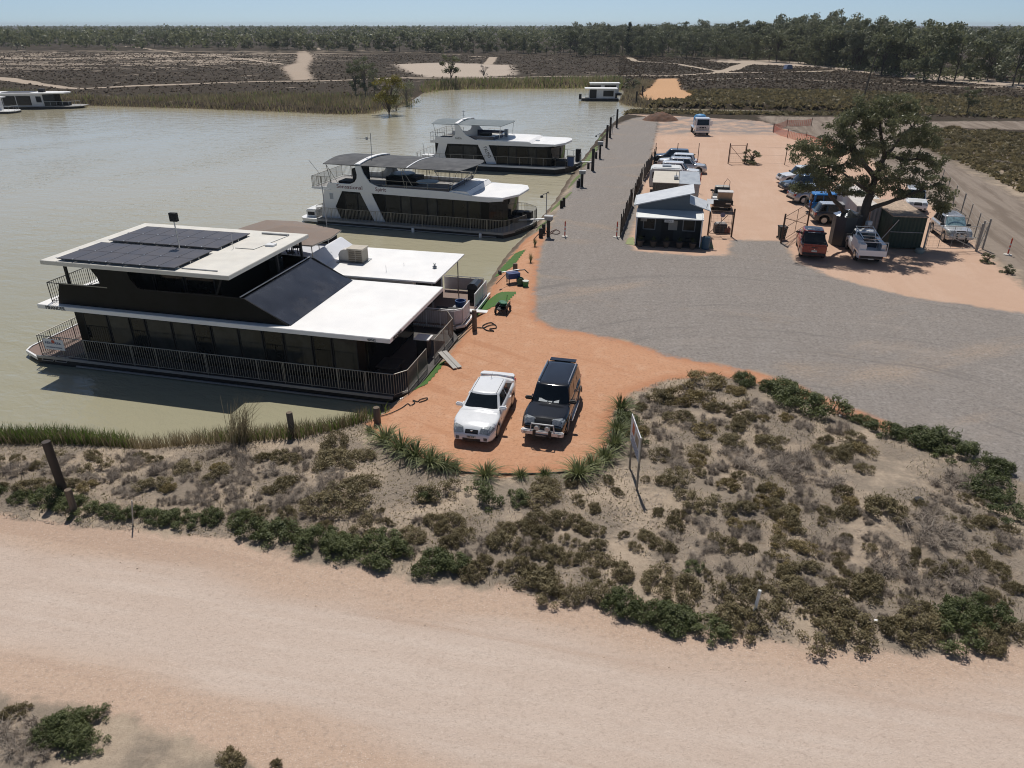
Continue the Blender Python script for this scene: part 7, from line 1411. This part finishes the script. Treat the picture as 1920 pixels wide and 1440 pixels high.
def tree_proto(seed, H, R, m_, bark=BARK, lobes=15, per=95, ls=(.45, .95), low=.24, shape='gum'):
    global RNG; old = RNG; RNG = np.random.default_rng(seed); rs = random.Random(seed); w_ = MB(); parts = []
    top = np.array([rs.uniform(-.5, .5), rs.uniform(-.5, .5), H * .72]); w_.tube([(0, 0, -.3), (top[0] * .4, top[1] * .4, H * .3), tuple(top)],   .022 * H * .62, 6, .05)
    for i in range(lobes):
        if shape == 'gum':
            a = rs.uniform(0, 6.283); f = rs.random(); r = R * (.15 + .75 * math.sqrt(rs.random())) * (1 - .35 * max(0, f - .6)); c = np.array([r * math.cos(a), r * math.sin(a), H * (low + (.92 - low) * f)]); sr = R * rs.uniform(.26, .44); sz = sr * .68
        else:
            f = (i + .5) / lobes; r = R * (1 - f) ** .7 * rs.uniform(.2, .7); a = i * 2.4; c = np.array([r * math.cos(a), r * math.sin(a), H * (.1 + .86 * f)]); sr = R * (.62 - .40 * f); sz = sr * 1.1
        w_.tube([(0, 0, min(H * .3, c[2] * .5)) if i % 3 else tuple(top * .6), tuple((c + np.array([0, 0, c[2] * .6])) / 2 * np.array([1, 1, 1])), tuple(c)], .07, 4, .03)
        n = per; e = unit(n); P = c + e * np.array([sr, sr, sz]) * RNG.uniform(.45, 1.08, (n, 1)); N = e + unit(n) * .8; N /= np.linalg.norm(N, axis=1, keepdims=True); v, f_ = leaf_quads(P, N, RNG.uniform(ls[0], ls[1], n), .62); parts.append((v, f_, np.clip(rs.uniform(.1, .9) * .7 + RNG.uniform(0, .4, len(v)), 0, 1)))
    V, F, T = join(parts); RNG = old; return w_, V, F, T, m_, bark
def protos(spec): 
    out = []
    for s_ in spec:
        w_, V, F, T, m_, bark = tree_proto(*s_[0], **s_[1]); a = w_.build('trunk', bark, None); c = mesh_np('crown', V, F, m_, None, T); out.append((a.data, c.data)); bpy.data.objects.remove(a); bpy.data.objects.remove(c)
    return out
GUMS = protos([((11, 14, 5.2, L_GUM2), {}), ((12, 13, 6.0, L_GUM2), dict(lobes=17)), ((13, 15, 5.0, L_GUM3), dict(lobes=14)), ((14, 12, 5.6, L_GUM2), dict(low=.16, lobes=20)), ((15, 15, 4.4, L_GUM3), dict(low=.34, lobes=15)), ((16, 11, 5.2, L_GUM2), dict(low=.15, lobes=18))])
def tree(pr, label, x, y, s, group=None, name='gum_tree', sz=None, cat='tree'):
    t = thing(name, label, cat, (x, y, float(heights(np.array([x]), np.array([y]))[0][0]) - .1), random.uniform(0, 6.28), group); t.scale = (s, s, sz or s)
    for n_, d in zip(('trunk', 'crown'), pr): o = bpy.data.objects.new(n_, d); COL.objects.link(o); o.parent = t
    return t
# right hand forest: front rows
FR = [(1040, 104), (1120, 107), (1200, 110), (1330, 112), (1450, 117), (1560, 127), (1700, 147), (1790, 160), (1960, 163)]
FP = [G(*p, .3) for p in FR]; LOOKT = ('dark olive domed gum tree', 'broad dark gum tree', 'pale green gum tree', 'low wide dark gum tree', 'tall narrow pale gum tree', 'bushy low skirted gum tree'); nt_ = 0; TP = []
def fzone(u): return 'left part of forest' if u < 1300 else 'middle of forest' if u < 1560 else 'behind lone pole' if u < 1760 else 'far right of forest'
for row in range(8):
    for i in range(len(FP) - 1):
        (ax, ay), (bx, by) = FP[i], FP[i + 1]; L = math.hypot(bx - ax, by - ay); n = max(1, int(L / 10.5))
        for k in range(n):
            f = (k + random.random()) / n; x, y = ax + (bx - ax) * f, ay + (by - ay) * f; x += random.uniform(-3, 3) + row * 3.0; y += row * 14 + random.uniform(-5, 9)
            if row == 0 and random.random() < .35: continue
            if math.hypot(0, 0) or x > .80 * y + 20: continue
            j = random.choices(range(6), (3, 3, 2.4, 2, 2, 1.2))[0]; s = random.uniform(.78, 1.12) * (1 + .035 * row) * (1.06 if x > 120 else .95)
            u = FR[i][0] + (FR[i + 1][0] - FR[i][0]) * f; rowname = 'in front row' if row < 2 else 'in middle rows' if row < 5 else 'in back rows'
            tree(GUMS[j], '%s %s, %s' % (LOOKT[j], rowname, fzone(u)), x, y, s, 'gum trees of the right hand forest'); nt_ += 1
# front trees of the far left treeline
for i in range(74):
    u = -40 + i * 15 + random.uniform(-7, 7); v = np.interp(u, [-50, 300, 700, 1050], [86, 90, 97, 104]) + random.uniform(-3, 1.5); x, y = G(u, v, .3); j = random.choice((0, 1, 3, 5, 3)); z_ = 'left of the wide dirt patch' if u < 530 else 'behind the pale clay pan' if u < 760 else 'between clay pan and dark pine'
    tree(GUMS[j], '%s in the far treeline, %s' % (LOOKT[j], z_), x, y, random.uniform(.62, .95), 'gum trees of the far treeline')
# the woods behind, too many to count
def woods(n, f, label, m_, s0=.8, s1=1.15):
    P = np.array([f() for _ in range(n)]); k = 46; h = RNG.uniform(9, 14.5, n); C = np.repeat(np.concatenate([P, np.zeros((n, 1))], 1), k, 0); e = unit(n * k); lob = RNG.normal(0, 1, (n, 4, 3)) * np.array([2.0, 2.0, 1.6]); lo = lob[np.repeat(np.arange(n), k), RNG.integers(0, 4, n * k)]
    C = C + lo + e * np.array([2.3, 2.3, 1.8]) * RNG.uniform(.6, 1.05, (n * k, 1)); C[:, 2] += np.repeat(h, k) * .68; C[:, 2] = np.maximum(C[:, 2], 1.0); N = e + unit(n * k) * .7; N /= np.linalg.norm(N, axis=1, keepdims=True)
    v, f_ = leaf_quads(C, N, RNG.uniform(1.1, 2.3, n * k), .65); tag(mesh_np('forest', v, f_, m_, None, np.clip(np.repeat(RNG.uniform(.0, .7, n), 4 * k) + RNG.uniform(0, .3, n * k * 4), 0, 1)), label, 'forest', kind='stuff')
def fl(): y = 480 + 2100 * random.random() ** 1.5; return (random.uniform(-.84 * y - 30, .30 * y), y)
def fr():
    while True:
        y = 300 + 1500 * random.random() ** 1.3; x = random.uniform(.05 * y, .86 * y + 20)
        e = np.interp(x, [p[0] for p in FP], [p[1] for p in FP])
        if y > e + 95: return (x, y)
woods(2500, fl, 'grey green wood closing the plain along the left horizon', L_GUM2); woods(1500, fr, 'dense gum wood behind the front trees at right', L_GUM2)
# dark understorey bushes at the foot of the forest
US = []
for i in range(len(FP) - 1):
    (ax, ay), (bx, by) = FP[i], FP[i + 1]; n = int(math.hypot(bx - ax, by - ay) * (1.0 if i < 5 else 2.2))
    for k in range(n): f = random.random(); US.append((ax + (bx - ax) * f + random.uniform(0, 30), ay + (by - ay) * f + random.uniform(6, 75), .3))
US = np.array(US); n = len(US); k = 34; e = unit(n * k); sz = np.repeat(RNG.uniform(.9, 2.6, n), k)[:, None]; C_ = np.repeat(US, k, 0) + e * sz * np.array([1.2, 1.2, .7]) + np.array([0, 0, 1.]) * sz * .55; N_ = e + unit(n * k) * .7; N_ /= np.linalg.norm(N_, axis=1, keepdims=True); v, f_ = leaf_quads(C_, N_, RNG.uniform(.4, .9, n * k), .65)
tag(mesh_np('undergrowth', v, f_, L_GUM2, None, np.repeat(RNG.uniform(0, .7, n), 4 * k)), 'dark bushy undergrowth at the foot of the right hand forest', 'undergrowth', kind='stuff')
# trees one can tell apart on the plain and the spit
(PINE,) = protos([((31, 17, 3.6, L_PINE), dict(shape='pine', lobes=16, per=120))]); x, y = G(1178, 104, .3); tree(PINE, 'tall dark conical pine standing before the far gum trees', x, y, 1.02, name='pine_tree', sz=.98)
SPIT = protos([((41, 9, 2.6, L_GUM3), dict(lobes=22, per=110, ls=(.18, .42), low=.2, bark=BARKP)), ((42, 10, 2.5, L_YEL), dict(lobes=18, per=120, ls=(.18, .42), low=.42)), ((43, 7, 2.9, L_GUM3), dict(lobes=20, per=80, ls=(.16, .36), low=.18, bark=BARKP)), ((44, 9.5, 2.3, L_GUM), dict(lobes=16, per=110, ls=(.2, .42), low=.35)), ((45, 4.5, 1.4, L_DEAD), dict(lobes=12, per=26, ls=(.1, .3), low=.3, bark=BARKP)), ((46, 3, 1.3, L_GUM), dict(lobes=18, per=90, ls=(.12, .26), low=.1))])
def px_tree(pr, Hm, u, v0, v1, label, z=0., name='gum_tree', wx=1., cat='tree', group=None):
    x, y = G(u, v0, z); s = (atY(u, v1, y)[2] - z) / (Hm * .98); return tree(pr, label, x, y, s * wx, name=name, sz=s, cat=cat, group=group)
for u, v0, v1, w_, l in ((668, 183, 112, .8, 'grey green willowy tree at the left of the clump on the spit'), (686, 184, 104, .85, 'tallest grey green tree of the clump on the spit'), (703, 181, 116, .7, 'thin grey green tree in the middle of the spit clump')): px_tree(SPIT[0], 9, u, v0, v1, l, name='willow_tree', wx=w_, group='trees on the spit')
px_tree(SPIT[1], 10, 729, 207, 106, 'yellowing dark trunked tree at the tip of the spit', wx=1.25, group='trees on the spit'); px_tree(SPIT[2], 7, 762, 192, 126, 'open thin stemmed tree leaning over the water at the spit', name='willow_tree', wx=.95, group='trees on the spit'); px_tree(SPIT[2], 7, 742, 200, 150, 'low bushy tree between the yellowing tree and the water', name='willow_tree', wx=.9, group='trees on the spit')
px_tree(SPIT[3], 9.5, 846, 160, 94, 'lone slender tree on the far shore before the clay pan', wx=1.25); px_tree(SPIT[4], 4.5, 908, 152, 118, 'bare dead sapling on the far shore right of the lone tree', name='dead_tree', wx=.9); px_tree(SPIT[5], 3, 1408, 307, 276, 'round dark green bush inside the far gate of the yard', name='bush', wx=1.35, cat='bush')
px_tree(SPIT[5], 3, 1296, 303, 284, 'small olive bush behind the post at the end of the left car row', name='bush', wx=1.2, cat='bush'); px_tree(SPIT[3], 9.5, 1812, 216, 155, 'slim dark young tree on the creek bank at the right', wx=1.1); px_tree(SPIT[5], 3, 1185, 170, 146, 'dark round bush on the point behind the small houseboat', name='bush', wx=1.6, cat='bush')
px_tree(SPIT[5], 3, 1850, 492, 470, 'low yellow green weed clump at the corner of the wire fence', name='bush', wx=1.3, cat='bush'); px_tree(SPIT[5], 3, 1888, 512, 492, 'bright green weed clump beside the right hand warning bollard', name='bush', wx=1.3, cat='bush')
# ------------------------------------------------------------------ thin summer haze over the plain
hzm = bpy.data.materials.new('haze'); hzm.use_nodes = True; t_ = hzm.node_tree; t_.nodes.remove(t_.nodes['Principled BSDF'])
pv = t_.nodes.new('ShaderNodeVolumePrincipled'); pv.inputs['Color'].default_value = (.80, .88, .96, 1); pv.inputs['Density'].default_value = .00010; pv.inputs['Anisotropy'].default_value = .2
t_.links.new(pv.outputs[0], t_.nodes['Material Output'].inputs['Volume'])
o = MB().box(-6000, 6000, -40, 7500, -4, 24).build('haze', hzm); tag(o, 'thin pale summer haze softening the far trees', 'haze', kind='stuff')

# ------------------------------------------------------------------ things that share a label: say which one, counted from the left
ORD = 'first second third fourth fifth sixth seventh eighth ninth tenth eleventh twelfth thirteenth fourteenth fifteenth sixteenth seventeenth eighteenth nineteenth twentieth'.split()
same = {}
for o in SC.objects:
    if o.parent is None and o.get('label') and o.get('kind') is None: same.setdefault(o['label'], []).append(o)
for l_, os_ in same.items():
    if len(os_) < 2: continue
    q = lambda o: o.location[0] / ((o.location[1] * CP + (CAMH - o.location[2]) * SP) or 1)
    os_.sort(key=q); n_ = len(os_)
    for i_, o in enumerate(os_):
        w_ = ('left one', 'right one')[i_] if n_ == 2 else ('left one', 'middle one', 'right one')[i_] if n_ == 3 else 'leftmost' if i_ == 0 else 'rightmost' if i_ == n_ - 1 else ORD[min(i_, 19)] + ' from left'
        s_ = l_ + ', ' + w_
        while len(s_.split()) > 15 and ' the ' in s_: s_ = s_.replace(' the ', ' ', 1)
        if len(s_.split()) > 15: s_ = s_.replace('in the ', '').replace('in ', '')
        if len(s_.split()) > 15: s_ = s_.replace(' one', '')
        o['label'] = s_
